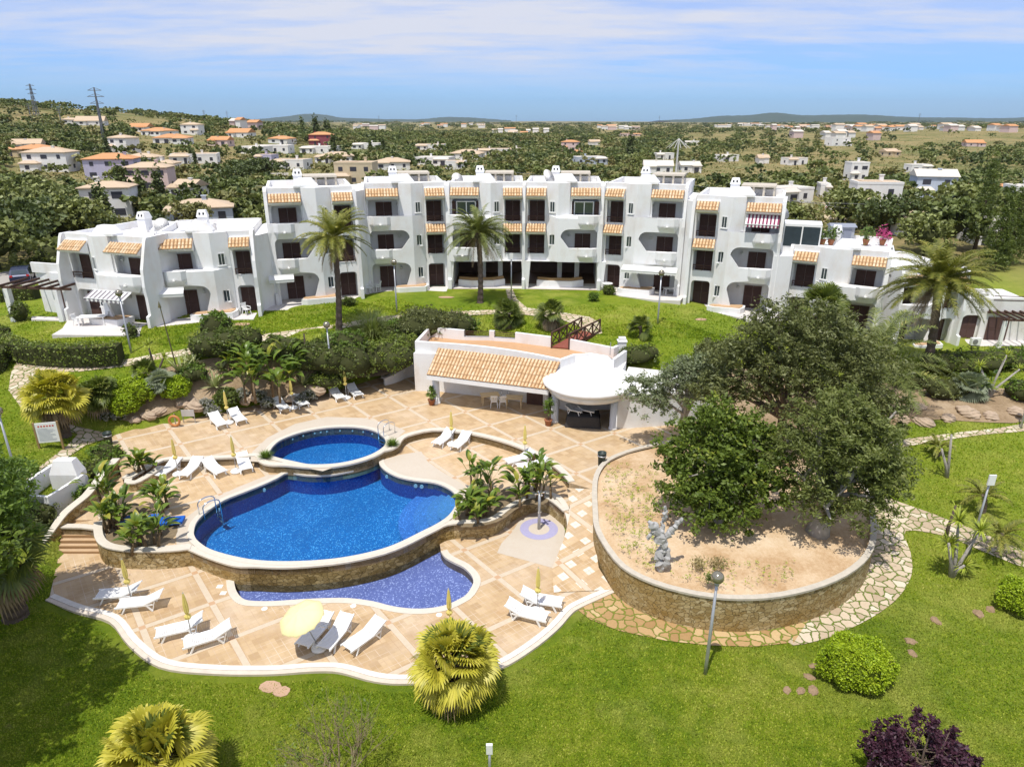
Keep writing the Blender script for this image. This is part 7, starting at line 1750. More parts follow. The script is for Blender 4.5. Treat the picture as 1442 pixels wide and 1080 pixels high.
# ------------------------------------------------------------------ country behind: houses, trees, pylons, cars
WALLW = stucco('far_white_wall', (.80, .79, .77), .08); WALLC = stucco('cream_wall', (.62, .52, .36), .1); WALLL = stucco('lilac_wall', (.50, .48, .62), .08); WALLP = stucco('pink_wall', (.66, .52, .50), .08); WALLR = stucco('maroon_wall', (.30, .09, .11), .1); WALLB = stucco('pale_blue_wall', (.50, .56, .66), .08)
ROOFT = tilemat('tan_roof', (.40,.28,.18), (.50,.38,.26), (.58,.46,.34)); ROOFO = tilemat('orange_roof', (.38,.15,.06), (.52,.25,.11), (.6,.36,.2)); ROOFF = simple('flat_roof', (.60,.55,.48), .8, var=.1)
WIN = simple('far_window', (.06,.06,.075), .3, var=.3)
FOOT = []
def villa(px, py, wpx, st, wall, roof, kind, label, rz=None, ratio=.7, wing=True, rnd=None, group=None, name='villa'):
    q = PG(px, py); dist = q.x*0 + (Vector((q.x, q.y, q.z-H))).length*math.cos(math.atan2(abs(q.x), q.y)); W = wpx/F*dist; D = max(5.5, W*ratio); rr = rnd or random.Random(px*7+py)
    hs = st*2.9; rz = rr.uniform(-.35,.35) if rz is None else rz
    FOOT.append((q.x, q.y+D*.5, max(W, D)*.62)); t = thing(name, (q.x, q.y+D*.25, q.z), label, 'house', group, rz)
    w2_ = W/2; m = MB(); m.box(-w2_, w2_, -D*.1, D*.9, -1.5, hs); wl = .0
    if wing: side = rr.choice((-1, 1)); x0, x1 = sorted((side*w2_*.2, side*w2_*1.0)); m.box(x0, x1, -D*.35, -D*.1+.01, -1.5, 2.75)
    if kind == 'flat': m.box(-w2_-.05, w2_+.05, -D*.1-.05, D*.9+.05, hs, hs+.45)
    m.build('wall', wall, t)
    m = MB(); o_ = .35
    def hip(x0, x1, y0, y1, z, h):
        x0 -= o_; x1 += o_; y0 -= o_; y1 += o_; ix = min((x1-x0), (y1-y0))*.5; ridge = ((x0+ix, (y0+y1)/2), (x1-ix, (y0+y1)/2)) if (x1-x0) > (y1-y0) else (((x0+x1)/2, y0+ix), ((x0+x1)/2, y1-ix))
        a, b = ridge; z0 = z-.05; v = [(x0,y0,z0),(x1,y0,z0),(x1,y1,z0),(x0,y1,z0),(a[0],a[1],z+h),(b[0],b[1],z+h),(x0,y0,z0-.18),(x1,y0,z0-.18),(x1,y1,z0-.18),(x0,y1,z0-.18)]
        if (x1-x0) > (y1-y0): f = [(0,1,5,4),(2,3,4,5),(1,2,5),(3,0,4)]
        else: f = [(0,1,4),(1,2,5,4),(2,3,5),(3,0,4,5)]
        m.add(v, f+[(6,7,1,0),(7,8,2,1),(8,9,3,2),(9,6,0,3),(9,8,7,6)])
    if kind == 'hip': hip(-w2_, w2_, -D*.1, D*.9, hs, min(W, D)*.15)
    elif kind == 'gable':
        y0, y1 = -D*.1-o_, D*.9+o_; ym = (y0+y1)/2; h = D*.24; m.add([(-w2_-o_,y0,hs-.1),(w2_+o_,y0,hs-.1),(w2_+o_,y1,hs-.1),(-w2_-o_,y1,hs-.1),(-w2_-o_,ym,hs+h),(w2_+o_,ym,hs+h)], [(0,1,5,4),(2,3,4,5),(1,2,5),(3,0,4),(3,2,1,0)])
    else: m.box(-w2_*.8, w2_*.1, 0, D*.6, hs+.1, hs+.55); m.box(-w2_+.2, w2_-.2, -D*.1+.2, D*.9-.2, hs+.3, hs+.456)
    if wing: hip(x0, x1, -D*.35, -D*.1-.45, 2.75, .7)
    rf = m.build('roof', roof, t)
    cx = rr.uniform(-.3,.3)*W; m = MB(); m.box(cx-.35, cx+.35, D*.3, D*.3+.6, hs-.2, hs+1.5); m.box(cx-.45, cx+.45, D*.3-.1, D*.3+.7, hs+1.5, hs+1.65); m.build('chimney', wall, rf)
    if wpx >= 18:
        nw = max(2, int(W/3.4)) if wpx > 34 else 2
        for f_ in range(st):
            for k in range(nw):
                x = -w2_+W*(k+.5)/nw; infront = wing and f_ == 0 and x0-.6 < x < x1+.6; y = -D*.35 if infront else -D*.1
                if infront: x = min(max(x, x0+.9), x1-.9)
                ww = rr.choice((.5,.6,.9)); m = MB(); door = rr.random() < .4 and f_ == 0
                m.box(x-ww, x+ww, y-.05, y+.02, f_*2.9+(.0 if door else .95), f_*2.9+2.1); m.build('window', WIN, t)
        m = MB(); s_ = 1 if q.x < 0 else -1; m.box(s_*w2_-.02, s_*w2_+.05, D*.3, D*.3+1.1, .95, 2.1) if s_ > 0 else m.box(-w2_-.05, -w2_+.02, D*.3, D*.3+1.1, .95, 2.1); m.build('window', WIN, t)
    return t
HS = [(62,243,56,2,WALLW,ROOFT,'hip','white two storey villa with broad tan roofs at the far left'),(36,222,50,1,WALLC,ROOFO,'hip','low orange roofed house at the far left edge'),(152,254,62,2,WALLL,ROOFO,'hip','lilac two storey villa with orange hipped roof'),(205,270,56,2,WALLP,ROOFT,'hip','pinkish white villa with a round tower look below the lilac one'),(150,312,62,2,WALLW,ROOFT,'hip','white villa with pale hip roof among the trees on the left'),(278,318,84,1,WALLB,ROOFT,'hip','pale blue walled house with wide tan roof behind the left wing'),
 (166,216,32,2,WALLW,ROOFT,'hip','small white house on the hillside by the cypresses'),(35,214,34,1,WALLW,ROOFT,'gable','tan gabled house above the far left villa'),(97,175,20,1,WALLW,ROOFT,'hip','small white house on the ridge by the left pylon'),(124,177,34,1,WALLW,ROOFT,'gable','white gabled house on the ridge by the right pylon'),(193,186,26,1,WALLW,ROOFO,'gable','orange roofed house, leftmost on the hill row'),(214,192,38,1,WALLW,ROOFO,'hip','long orange roofed house on the hill'),(238,203,44,1,WALLW,ROOFO,'hip','low orange roofed house with white garden wall'),(267,190,24,2,WALLW,ROOFT,'hip','pale square house on the skyline left of the cypress'),(334,194,30,1,WALLW,ROOFO,'gable','white house with orange gable on the far hill'),(307,206,26,1,WALLP,ROOFO,'gable','orange roofed cottage behind the hedge'),(270,231,58,1,WALLW,ROOFT,'flat','long low white house with many pale roofs'),(352,218,36,1,WALLW,ROOFF,'flat','white flat roofed house right of the low one'),(195,234,42,1,WALLW,ROOFT,'hip','tan roofed bungalow behind the palms'),(258,281,32,1,WALLW,ROOFT,'gable','tan roofed garage house beside the cypresses'),(232,243,26,1,WALLW,ROOFT,'hip','pyramid roofed small house between the bungalows'),
 (380,216,46,1,WALLW,ROOFF,'flat','long white flat house on the terrace road'),(392,203,30,1,WALLW,ROOFO,'hip','orange hipped roof house left of the maroon villa'),(452,205,32,2,WALLR,ROOFO,'hip','maroon red villa with tiled roofs'),(447,217,44,1,WALLW,ROOFF,'flat','white low house right below the maroon villa'),(470,231,48,1,WALLW,ROOFT,'hip','white bungalow with beige roof below the maroon villa'),(405,239,44,1,WALLW,ROOFT,'flat','white house with beige terrace behind the left block'),(372,231,22,1,WALLL,ROOFT,'flat','bluish white cube house beside the road'),(515,211,36,1,WALLW,ROOFF,'flat','white house behind the tall palm on the far terrace'),(552,240,46,1,WALLW,ROOFT,'hip','white house with shallow roof behind the centre left block'),(498,262,52,2,WALLC,ROOFT,'flat','cream coloured two storey house just behind the roofs'),(605,212,38,1,WALLW,ROOFT,'flat','white house with round tower on the far terrace'),(608,234,48,1,WALLW,ROOFF,'flat','white domed bungalow behind the centre'),(655,225,42,1,WALLW,ROOFT,'hip','white house with beige awning roof'),(695,219,42,1,WALLW,ROOFT,'flat','long white house with beige terrace right of centre'),(641,240,26,1,WALLW,ROOFT,'flat','small white annex house with tan roof'),
 (724,217,14,1,WALLW,ROOFT,'flat','tiny white house beyond the centre roofs'),(802,213,22,2,WALLP,ROOFO,'hip','pink two storey house amid far trees'),(813,221,14,1,WALLP,ROOFO,'hip','little pink annex below the pink house'),(838,205,14,1,WALLW,ROOFT,'gable','small white gabled cottage in the far trees'),(833,232,40,1,WALLB,ROOFF,'flat','blue trimmed white bungalow beyond the centre roof'),(928,245,38,1,WALLW,ROOFF,'gable','white gabled barn like house beyond the mast'),(973,244,26,1,WALLW,ROOFF,'gable','white gabled house right of the mast'),(937,225,24,1,WALLW,ROOFF,'flat','low white farmhouse behind the mast'),(1028,228,26,1,WALLW,ROOFF,'flat','low white house in the woods right of the mast'),(975,205,18,1,WALLW,ROOFF,'flat','white bungalow in the far plain'),(889,192,26,1,WALLP,ROOFO,'flat','long pinkish farmhouse on the far plain'),(1076,231,14,1,WALLW,ROOFT,'gable','small tan roofed cottage in the woods'),
 (1122,287,56,1,WALLW,ROOFF,'flat','white bungalow with small tiled porch by the road'),(1163,279,12,1,WALLW,ROOFF,'flat','small white gatehouse by the road'),(1236,305,58,2,WALLW,ROOFT,'flat','white two storey villa with dark windows right of the road'),(1318,284,50,2,WALLB,ROOFF,'gable','bluish white two storey house with grey roof'),(1392,287,48,1,WALLW,ROOFO,'gable','white house with bright orange gable roof'),(1294,333,58,1,WALLW,ROOFT,'hip','white house with layered tan roofs behind the palm'),(1210,256,24,2,WALLW,ROOFF,'flat','small white cube house in the dark trees'),(1297,244,26,1,WALLW,ROOFF,'flat','plain white box house on the dry field edge'),(1185,206,26,2,WALLW,ROOFF,'flat','unfinished white two storey house in the fields'),(1124,233,28,1,WALLW,ROOFT,'flat','low pale house right behind the block'),(1375,207,22,1,WALLP,ROOFO,'gable','long brick coloured farm shed in the fields'),(1257,221,20,1,WALLC,ROOFT,'gable','small stone farmhouse in the dry field'),(1405,346,56,1,WALLW,ROOFF,'flat','white low house behind the dark conifers'),(1438,312,22,2,WALLW,ROOFF,'flat','tall white house cut by the right edge'),(1360,300,20,1,WALLC,ROOFT,'hip','low stone coloured house beside the orange roof')]
for h_ in HS: villa(*h_)
# far village: small white houses on the plain
rr = random.Random(12)
k = 0
for x0, x1, y0, y1, n in [(1085,1180,177,183,13),(1180,1340,178,184,22),(1340,1442,181,185,7),(690,775,183,191,8),(560,690,174,179,8),(380,480,166,170,5),(1000,1085,174,178,8),(800,900,178,182,6),(1100,1250,192,200,4),(500,560,174,182,4),(320,380,176,182,4)]:
    for i in range(int(n*1.5)):
        px = rr.uniform(x0, x1); py = rr.uniform(y0, y1); w_ = rr.uniform(5, 13); q = PG(px, py+2)
        if q.y > 4000: continue
        d_ = Vector((q.x, q.y, q.z-H)).length; W = w_/F*d_*CT; hh = rr.choice((3.5,5,6.5))*(1 if d_ < 1200 else 1.35)
        t = thing('village_house', q, 'small far white house in the village strip on the plain', 'house', 'far white village houses'); m = MB(); m.box(-W/2, W/2, 0, 14, -6, hh); m.build('wall', WALLW if rr.random() < .8 else WALLP, t); FOOT.append((q.x, q.y, W))
        m = MB(); o_ = .6; m.add([(-W/2-o_,-o_,hh),(W/2+o_,-o_,hh),(W/2+o_,14+o_,hh),(-W/2-o_,14+o_,hh),(-W/2-o_,7,hh+1.9),(W/2+o_,7,hh+1.9)], [(0,1,5,4),(2,3,4,5),(1,2,5),(3,0,4)]); m.build('roof', rr.choice((ROOFT, ROOFO, ROOFF)), t)
# greenhouses / sheds, long low
# roads
def road(name, pts, w_, mat, dz=.06):
    Q = [PG(x, y) for x, y in pts]; path = smooth_path([(q.x, q.y) for q in Q], False, 8); L = [(p.x, p.y) for p in path]; A_ = shift(L, w_/2); B_ = shift(L, -w_/2); n = len(L)
    V = [(x, y, gh(x, y)+dz) for x, y in A_]+[(x, y, gh(x, y)+dz) for x, y in B_]; o = npmesh(name, np.array(V), np.array([(i, i+1, n+i+1, n+i) for i in range(n-1)]), mat, smooth=True); tag(o, kind='structure'); return L
ASPH = simple('pale_asphalt', (.36,.33,.29), .9, var=.12, nscale=.5); DIRT = simple('dirt_road', (.48,.38,.24), .95, var=.15, nscale=.3)
ROADS = [road('road', [(1150,330),(1158,312),(1172,296),(1190,280),(1205,268)], 7, DIRT), road('road', [(470,262),(440,258),(415,250),(392,244)], 6, ASPH), road('road', [(-20,262),(10,255),(26,246)], 6, ASPH), road('car_park', [(-40,412),(0,398),(30,391),(60,384)], 9, ASPH, .05)]
# cars
def car(px, py, col, rz, label, suv=False):
    t = thing('parked_car', PG(px, py)+Vector((0,0,.06)), label, 'car', None, rz); CM = simple('paint_'+('dark_blue' if suv else 'white'), col, .25, .3, var=.03, spec=.6); L, W = 4.4, 1.8
    prof = [(-L/2,.35),(-L/2,.85),(-L/2+.15,1.0),(-L/2+.5,1.45 if suv else 1.3),(-.6,1.55 if suv else 1.42),(.5,1.5 if suv else 1.38),(1.15,1.0),(L/2-.15,.85),(L/2,.6),(L/2,.35)]
    m = MB(); n = len(prof); ins = lambda z: .84 if z > 1.2 else 1.
    vs = [(x, -W/2*ins(z), z) for x, z in prof]+[(x, W/2*ins(z), z) for x, z in prof]; m.add(vs, [tuple(range(n)), tuple(range(2*n-1, n-1, -1))]+[(i, n+i, n+(i+1) % n, (i+1) % n) for i in range(n)]); m.build('body', CM, t)
    for s in (-1, 1):
        m = MB(); y = s*W/2*.93; m.add([(-1.75,y,1.0),(-1.55,y*.94,1.33),(.45,y*.94,1.33),(.95,y,1.0)], [(0,1,2,3) if s < 0 else (3,2,1,0)]); o = m.build('side_window', GLASS, t); o.location = (0, s*.03, 0)
        for x in (-1.35, 1.35):
            m = MB(); m.tube([(0,-.1,0),(0,.1,0)], .33, 16); o = m.build('wheel', BLACK, t); o.location = (x, s*(W/2-.06), .33)
        m = MB(); m.box(L/2-.06, L/2+.02, s*.6-.18, s*.6+.18, .62, .76); m.build('headlight', FRAMEM, t); m = MB(); m.box(-L/2-.02, -L/2+.05, s*.72-.12, s*.72+.12, .8, 1.0); m.build('tail_light', simple('tail_red', (.5,.02,.02), .3), t)
    m = MB(); m.add([(-L/2+.17,-.7,1.03),(-L/2+.17,.7,1.03),(-L/2+.47,.62,1.4),(-L/2+.47,-.62,1.4)], [(0,1,2,3)]); o = m.build('rear_window', GLASS, t); o.location = (-.03,0,.02)
    m = MB(); m.add([(1.13,-.7,1.02),(1.13,.7,1.02),(.53,.62,1.44),(.53,-.62,1.44)], [(0,1,2,3)]); o = m.build('windscreen', GLASS, t); o.location = (.04,0,.02); return t
car(34, 396, (.012,.02,.06), math.radians(118), 'dark blue car parked behind the left hedge', True); car(1170, 297, (.7,.7,.7), math.radians(60), 'white car parked on the pale road behind the right block')
# pylons and mast
def pylon(px, py, hpx, label, slim=False):
    q = PG(px, py); d_ = Vector((q.x, q.y, 0)).length; h = hpx/F*q.y*1.03; t = thing('electricity_pylon', q, label, 'pylon', 'electricity pylons'); m = MB(); b = h*(.07 if not slim else .025); th_ = max(.12, h*.010)
    lv = [0,.2,.38,.54,.68,.8,.9,1.]; wd = [b*(1-.86*l) for l in lv]
    for sx_, sy in ((-1,-1),(1,-1),(1,1),(-1,1)):
        m.bar((sx_*b, sy*b, -2), (sx_*b*.14, sy*b*.14, h), th_)
    for i in range(len(lv)-1):
        for (ax, ay), (bx, by) in (((-1,-1),(1,-1)),((1,-1),(1,1)),((1,1),(-1,1)),((-1,1),(-1,-1))):
            m.bar((ax*wd[i],ay*wd[i],h*lv[i]), (bx*wd[i+1],by*wd[i+1],h*lv[i+1]), th_*.6); m.bar((bx*wd[i],by*wd[i],h*lv[i]), (ax*wd[i+1],ay*wd[i+1],h*lv[i+1]), th_*.6)
    m.build('lattice_tower', simple('pylon_steel', (.16,.17,.19), .6), t)
    for z in (.72,.84,.95): m = MB(); a_ = h*(.13 if z != .84 else .16); m.bar((-a_,0,h*z),(a_,0,h*z), th_*1.1); m.bar((-a_,0,h*z),(0,0,h*(z+.05)), th_*.6); m.bar((a_,0,h*z),(0,0,h*(z+.05)), th_*.6); m.build('cross_arm', simple('pylon_steel', (.2,.2,.2)), t)
    return q, h
pylon(53, 168, 41, 'lattice pylon on the left ridge, the stouter of two'); pylon(148, 202, 66, 'tall slim lattice pylon right of the ridge pylon', True)
for px, py, h_ in [(45,172,22),(87,176,20),(289,172,14),(321,172,13),(534,174,9),(727,173,9),(928,174,9),(1293,174,12)]: pylon(px, py, h_, 'tiny far pylon on the horizon', True) if True else 0
q = PG(950, 268); t = thing('radio_mast', q, 'pale mast with a star of guy wires beyond the right centre roof', 'mast'); m = MB(); h_ = 66/F*q.y; m.tube([(0,0,-.5),(0,0,h_)], [.35,.18], 8); m.build('mast_pole', WHITE2, t)
m = MB()
for k in range(12): a = 2*PI*k/12; m.bar((0,0,h_), (3.2*math.cos(a), 3.2*math.sin(a), h_*.82), .07)
m.build('guy_wires', WHITE2, t)
def cable(a, b, sag, r, lab):
    a = PY(*a); b = PY(*b); m = MB(); m.tube([a.lerp(b, i/24)+Vector((0,0,-sag*4*(i/24)*(1-i/24))) for i in range(25)], r, 4); tag(m.build('overhead_cable', simple('cable', (.25,.25,.25), .6)), lab, 'cable', 'overhead cables')
cable((360,262,110), (1500,296,110), -.0, .022, 'lowest thin overhead cable strung behind the roofs'); cable((690,239,120), (1500,312,120), .6, .022, 'middle thin overhead cable crossing behind the right houses'); cable((900,248,130), (1500,330,100), .6, .022, 'upper thin overhead cable sloping down to the right')
# ------------------------------------------------------------------ background trees
def tree_template(kind, seed):
    rng = np.random.default_rng(seed)
    if kind == 'round': bl = [(0,0,.55,.5,.5,.38)]+[(rng.normal()*.25, rng.normal()*.25, .45+.25*rng.random(), .3, .3, .26) for _ in range(5)]; n = 2200; sz = .042
    elif kind == 'cypress': bl = [(0,0,.2+.16*i, .16*(1-.16*i)+.02, .16*(1-.16*i)+.02, .2) for i in range(5)]; n = 900; sz = .03
    elif kind == 'pine': bl = [(0,0,.78,.55,.55,.14),(.15,.1,.7,.4,.4,.12),(-.2,0,.74,.35,.35,.12)]; n = 900; sz = .035
    else: bl = [(rng.normal()*.3, rng.normal()*.3, .28+.1*rng.random(), .35, .35, .26) for _ in range(4)]; n = 1500; sz = .045
    L, C = clumped(bl, n, rng, .06, 10, .06, .25); return leaf_quads(L, sz, rng, .7)
LM = [leafmat('wood_a', (.060,.078,.022), (.145,.175,.05), (.22,.25,.08), trans=.1), leafmat('wood_b', (.085,.10,.028), (.19,.21,.065), (.28,.29,.10), trans=.1), leafmat('wood_c', (.105,.11,.04), (.22,.21,.08), (.31,.28,.13), trans=.1), leafmat('wood_d', (.040,.058,.02), (.095,.12,.035), (.15,.17,.06), trans=.1)]
TPL = {}
def tmesh(kind, v, mat):
    V, Fq = tree_template(kind, v); o = npmesh('tree_crown', V, Fq, mat); me = o.data; bpy.data.objects.remove(o)
    m = MB(); 
    for z0, r in ([(.52,.24)] if kind == 'round' else [(.5,.09)] if kind == 'cypress' else [(.76,.3)] if kind == 'pine' else [(.28,.22)]): m.lathe([(r*math.sin(PI*i/6), z0-(.22 if kind == 'round' else .42 if kind == 'cypress' else .08 if kind == 'pine' else .22)*math.cos(PI*i/6)) for i in range(7)], 10)
    m.tube([(0,0,-.1),(0,0,.6)], .03, 5); return me, mk(m, 'trunk', TWIG)
for kind, nm, ms in (('round', 4, (0,1,2,3)), ('cypress', 2, (3,0)), ('pine', 2, (0,3)), ('bush', 3, (0,1,2))):
    TPL[kind] = [tmesh(kind, 80+i+len(kind)*10, LM[ms[i % len(ms)]]) for i in range(nm)]
def clear_of_houses(x, y, r=1.):
    return all((x-a)**2+(y-b)**2 > (c_+r)**2 for a, b, c_ in FOOT) and all(min((x-p[0])**2+(y-p[1])**2 for p in L_[::3]) > 36 for L_ in ROADS)
LBL = {'round':'rounded broadleaf tree standing among the houses behind the apartments','cypress':'dark narrow cypress standing among the houses','pine':'flat topped umbrella pine among the houses','bush':'low bushy tree on the slope behind the apartments'}
NM = {'round':'broadleaf_tree','cypress':'cypress_tree','pine':'umbrella_pine','bush':'bushy_tree'}
def bgtree(kind, x, y, s, rr, lab=None, w=1.):
    me, tr = TPL[kind][rr.randrange(len(TPL[kind]))]; z = gh(x, y); t = thing(NM[kind], (x, y, z-.1*s), lab or LBL[kind], 'tree', None if lab else kind+' trees in the country behind', rr.uniform(0, 6)); t.scale = (s*w, s*w, s)
    o = bpy.data.objects.new('crown', me); COL.objects.link(o); o.parent = t; o = bpy.data.objects.new('trunk', tr); COL.objects.link(o); o.parent = t
rr = random.Random(99)
FA = np.array([f for f in FOOT])
def in_front(x, y):
    d = np.hypot(FA[:, 0], FA[:, 1]); ux, uy = FA[:, 0]/d, FA[:, 1]/d; al = x*ux+y*uy; la = np.abs(x*uy-y*ux); return bool(np.any((la < FA[:, 2]*1.0+1.5) & (al < d) & (al > d-np.maximum(14, d*.26))))
# trees one can pick out
for px, py, h_, kind, lab in [(605,265/1.0,11,'cypress',None)]: pass
CY = [(150,198,9),(152,214,8),(181,300,11),(206,300,9),(148,316,8),(155,318,7),(228,290,9),(427,190,14),(446,192,16),(460,188,13),(464,189,12),(471,218,12),(522,216,9),(540,214,9),(632,193,7),(886,228,16),(206,248,7),(270,226,6),(276,230,6),(303,0,0)]
for px, py, s in CY:
    if s: q = PG(px, py+4); bgtree('cypress', q.x, q.y, s, rr)
CN = [(1372,352,13,'dark conifer behind the large palm, left one'),(1418,372,12,'dark conifer at the right edge behind the wing'),(1440,352,12,'dark conifer cut by the right edge'),(1398,380,10,'smaller dark conifer between the two larger ones')]
for i_, (px, py, s, lab) in enumerate(CN): q = PG(px, py); leafy('conifer_tree', q, [(0,0,s*(.12+.11*j),1.9*(1-.12*j),1.9*(1-.12*j),s*.10) for j in range(8)], 13000, .13, G_DARK, lab, 'tree', None, (s*.5,.2), BARK, clump=.35, per=22, gap=.1, limbs=6, seed=700+i_, shell=.4, crown='foliage', asp=.3)
BT = [(100,345,7.5,'round'),(40,350,8,'round'),(10,330,8,'round'),(70,320,8,'round'),(130,340,6,'round'),(20,370,7,'round'),(75,375,6,'bush'),(60,300,8,'round'),(20,300,8,'round'),(0,380,7,'round'),(110,365,5,'bush'),(100,310,7,'round'),(340,262,7,'round'),(375,250,7,'round'),(1345,325,9,'round'),(1360,318,9,'round'),(1185,320,7,'round'),(1180,312,7,'round'),(1250,330,7,'round'),(1330,350,8,'round'),(1300,360,6,'round'),(1385,318,8,'round'),(1430,325,7,'round')]
n_ind = 0
for px, py, s, k in BT: q = PG(px, py); bgtree(k, q.x, q.y, s, rr); n_ind += 1
# scatter: individuals near, stuff beyond
SC = []
tries = 0
dens = lambda x, y: .5+.5*math.sin(x*.021+1.3)*math.cos(y*.017)+.35*math.sin(x*.06)*math.sin(y*.05+2)
while len(SC) < 7800 and tries < 90000:
    tries += 1; py = rr.uniform(172.5, 335) if rr.random() < .45 else rr.uniform(172.5, 235); px = rr.uniform(-30, 1472); d = ray(px, py)
    tt = None
    # quick ground hit on a flat guess then refine
    zt = 2.; 
    if d.z > -.0012: continue
    for _ in range(3): t_ = (zt-H)/d.z; x, y = d.x*t_, d.y*t_; zt = gh(x, y) if _ < 2 else zt
    if y < 84 or y > 5200 or (y < 100 and abs(x) < 45): continue
    if px > 960 and 190 < py < 262 and rr.random() < .84: continue
    if 60 < px < 400 and 192 < py < 212 and rr.random() < .3: continue
    if px < 120 and 172 < py < 215 and rr.random() < .25: continue
    if rr.random() > .08+.92*max(0., dens(x, y))**1.5: continue
    if not clear_of_houses(x, y, .5): continue
    if in_front(x, y) and rr.random() < .93: continue
    SC.append((y, x))
SC.sort(); room = 290-len(BT)
for i, (y, x) in enumerate(SC[:room]):
    k = rr.choice(['round']*5+['bush']*3+['pine']); s = {'round':rr.uniform(3.2,5.8),'bush':rr.uniform(2.5,4.5),'pine':rr.uniform(5,7)}[k]; bgtree(k, x, y, s, rr)
rest = SC[room:]; rng = np.random.default_rng(3)
for mi, mat in enumerate(LM):
    Vs = []; Fs = []; n0 = 0
    T_ = []
    for v in range(3):
        bl = [(0,0,.42,.5,.5,.36)]+[(rng.normal()*.25, rng.normal()*.25, .35+.25*rng.random(), .3, .3, .24) for _ in range(3)]
        L, C = clumped(bl, 170, rng, .07, 8, .0, .15); T_.append(leaf_quads(L, .10, rng, .8))
    for j in range(mi, len(rest), 4):
        y, x = rest[j]; V, Fq = T_[j % 3]; s = rng.uniform(2.6, 5.6)*(1+min(2.2, y/2200)); a = rng.random()*6; c_, s_ = math.cos(a), math.sin(a)
        W_2 = np.stack([(V[:, 0]*c_-V[:, 1]*s_)*s*(1.1+y/2500)+x, (V[:, 0]*s_+V[:, 1]*c_)*s+y, V[:, 2]*s+gh(x, y)-.3], 1); Vs.append(W_2); Fs.append(Fq+n0); n0 += len(V)
    tag(npmesh('woodland', np.concatenate(Vs), np.concatenate(Fs), mat), kind='stuff')
# dry scrub ground cover on the slopes behind
C = []
for i in range(15000):
    py = 172+170*rr.random()**1.4; px = rr.uniform(-20, 1462); d = ray(px, py)
    if d.z > -.004: continue
    t_ = (1.5-H)/d.z; x, y = d.x*t_, d.y*t_
    if y < 84 or y > 1500: continue
    C.append((x, y))
C = np.array(C); Z = ground_h(C[:, 0], C[:, 1]); base = np.stack([C[:, 0], C[:, 1], Z+.2], 1); L = np.repeat(base, 7, 0)+rng.normal(size=(len(base)*7, 3))*np.array([.5,.5,.28])*(1+np.repeat(C[:, 1], 7)[:, None]/500)
V, Fq = leaf_quads(L, .42, rng, .7); tag(npmesh('scrub', V, Fq, LM[2]), kind='stuff')
# ------------------------------------------------------------------ camera, sun, sky, haze
cam = bpy.data.cameras.new('camera'); co = bpy.data.objects.new('camera', cam); COL.objects.link(co); sc.camera = co
cam.sensor_width = 36; cam.lens = 36*F/1442; cam.clip_end = 40000; cam.clip_start = .5
co.location = (0, 0, H); co.rotation_euler = (PI/2-TH, 0, 0)
EL = math.radians(70); AZ = math.radians(30)     # the sun stands behind the camera on the left; shadows run ahead and to the right
travel = Vector((math.sin(AZ)*math.cos(EL), math.cos(AZ)*math.cos(EL), -math.sin(EL)))
sl = bpy.data.lights.new('sun', 'SUN'); sl.energy = 3.4; sl.angle = math.radians(.5); sl.color = (1, .96, .88)
so = bpy.data.objects.new('sun', sl); COL.objects.link(so); so.rotation_euler = travel.to_track_quat('-Z', 'Y').to_euler(); so.location = (0, 0, 60)
w = bpy.data.worlds.new('World'); sc.world = w; w.use_nodes = True; nt = w.node_tree; nt.nodes.clear()
t = NT.__new__(NT); t.t = nt
out = t.n('ShaderNodeOutputWorld'); bg = t.n('ShaderNodeBackground'); bg.inputs[1].default_value = .15
sky = t.n('ShaderNodeTexSky'); sky.sky_type = 'NISHITA'; sky.sun_disc = False; sky.sun_elevation = EL; sky.sun_rotation = math.atan2(-travel.x, -travel.y); sky.air_density = 1.; sky.dust_density = .3; sky.ozone_density = 1.6
tc = t.n('ShaderNodeTexCoord'); sx = t.n('ShaderNodeSeparateXYZ'); t.l(tc.outputs['Generated'], sx.inputs[0])
z = t.math('MAXIMUM', sx.outputs[2], .012)
u_ = t.math('DIVIDE', sx.outputs[0], t.math('ADD', z, .08)); v_ = t.math('DIVIDE', sx.outputs[1], t.math('ADD', z, .08))
cb = t.n('ShaderNodeCombineXYZ'); t.l(u_, cb.inputs[0]); t.l(v_, cb.inputs[1])
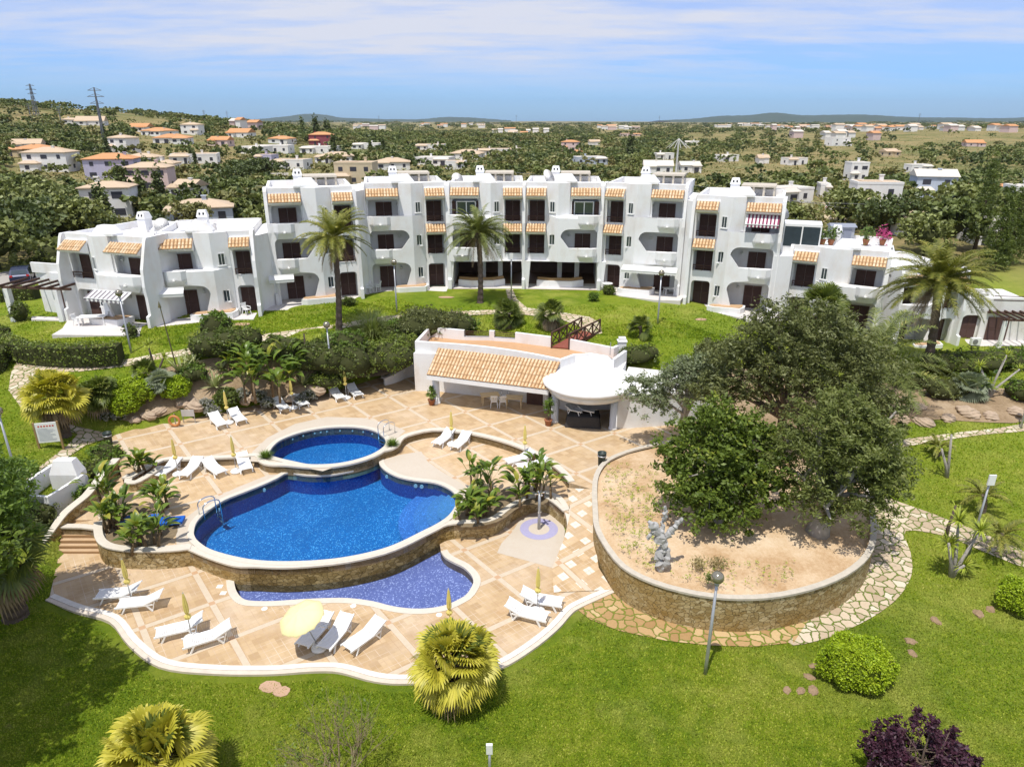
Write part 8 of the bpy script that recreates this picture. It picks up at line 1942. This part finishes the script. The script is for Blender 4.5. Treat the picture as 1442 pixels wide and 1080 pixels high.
rot = t.n('ShaderNodeMapping'); t.l(cb.outputs[0], rot.inputs[0]); rot.inputs['Rotation'].default_value = (0, 0, math.radians(-12)); rot.inputs['Scale'].default_value = (.42, 1.0, 1); rot.inputs['Location'].default_value = (1.7, .6, 0)
n1 = t.noise(.55, 7, rot.outputs[0], .52); n2 = t.noise(2.4, 8, rot.outputs[0], .62)
n3 = t.noise(.25, 3, rot.outputs[0], .5)
cl = t.math('ADD', t.math('ADD', t.math('MULTIPLY', n1, .5), t.math('MULTIPLY', n2, .34)), t.math('MULTIPLY', n3, .3))
f = t.map(cl, .43, .62, 0, .95)
# the veil thins out to clear blue near the horizon
f = t.math('MULTIPLY', f, t.map(sx.outputs[2], .028, .085, 0, 1))
f2 = t.math('MULTIPLY', t.map(sx.outputs[2], .05, .13, 0, .62), t.map(n2, .3, .7, .6, 1))
f = t.math('MAXIMUM', f, f2)
tint = t.mix(t.map(sx.outputs[2], .0, .22), (.26, .46, .86), (.38, .52, .84))
s2 = t.mix(1., sky.outputs[0], tint, 'MULTIPLY')
c = t.mix(f, s2, (3.75, 3.85, 4.3))
t.l(c, bg.inputs[0]); t.l(bg.outputs[0], out.inputs[0])
hz = NT('haze_air'); pv = hz.n('ShaderNodeVolumePrincipled'); pv.inputs['Color'].default_value = (.62, .74, .95, 1); pv.inputs['Density'].default_value = 3.2e-5; pv.inputs['Anisotropy'].default_value = .2; hz.l(pv.outputs[0], hz.out.inputs['Volume'])
m = MB(); m.box(-16500, 16500, -400, 16000, -60, 420); tag(m.build('haze', hz.m), kind='stuff')
sc.view_settings.view_transform = 'Standard'; sc.view_settings.look = 'None'; sc.view_settings.exposure = 0.45; sc.view_settings.gamma = 1
sc.cycles.max_bounces = 6; sc.cycles.diffuse_bounces = 3; sc.cycles.glossy_bounces = 2; sc.cycles.transmission_bounces = 4; sc.cycles.transparent_max_bounces = 8
sc.cycles.caustics_reflective = False; sc.cycles.caustics_refractive = False; sc.cycles.use_denoising = True
sc.cycles.volume_bounces = 0
print('meshes', len(bpy.data.meshes), 'objects', len(bpy.data.objects), 'polys', sum(len(m.polygons) for m in bpy.data.meshes))
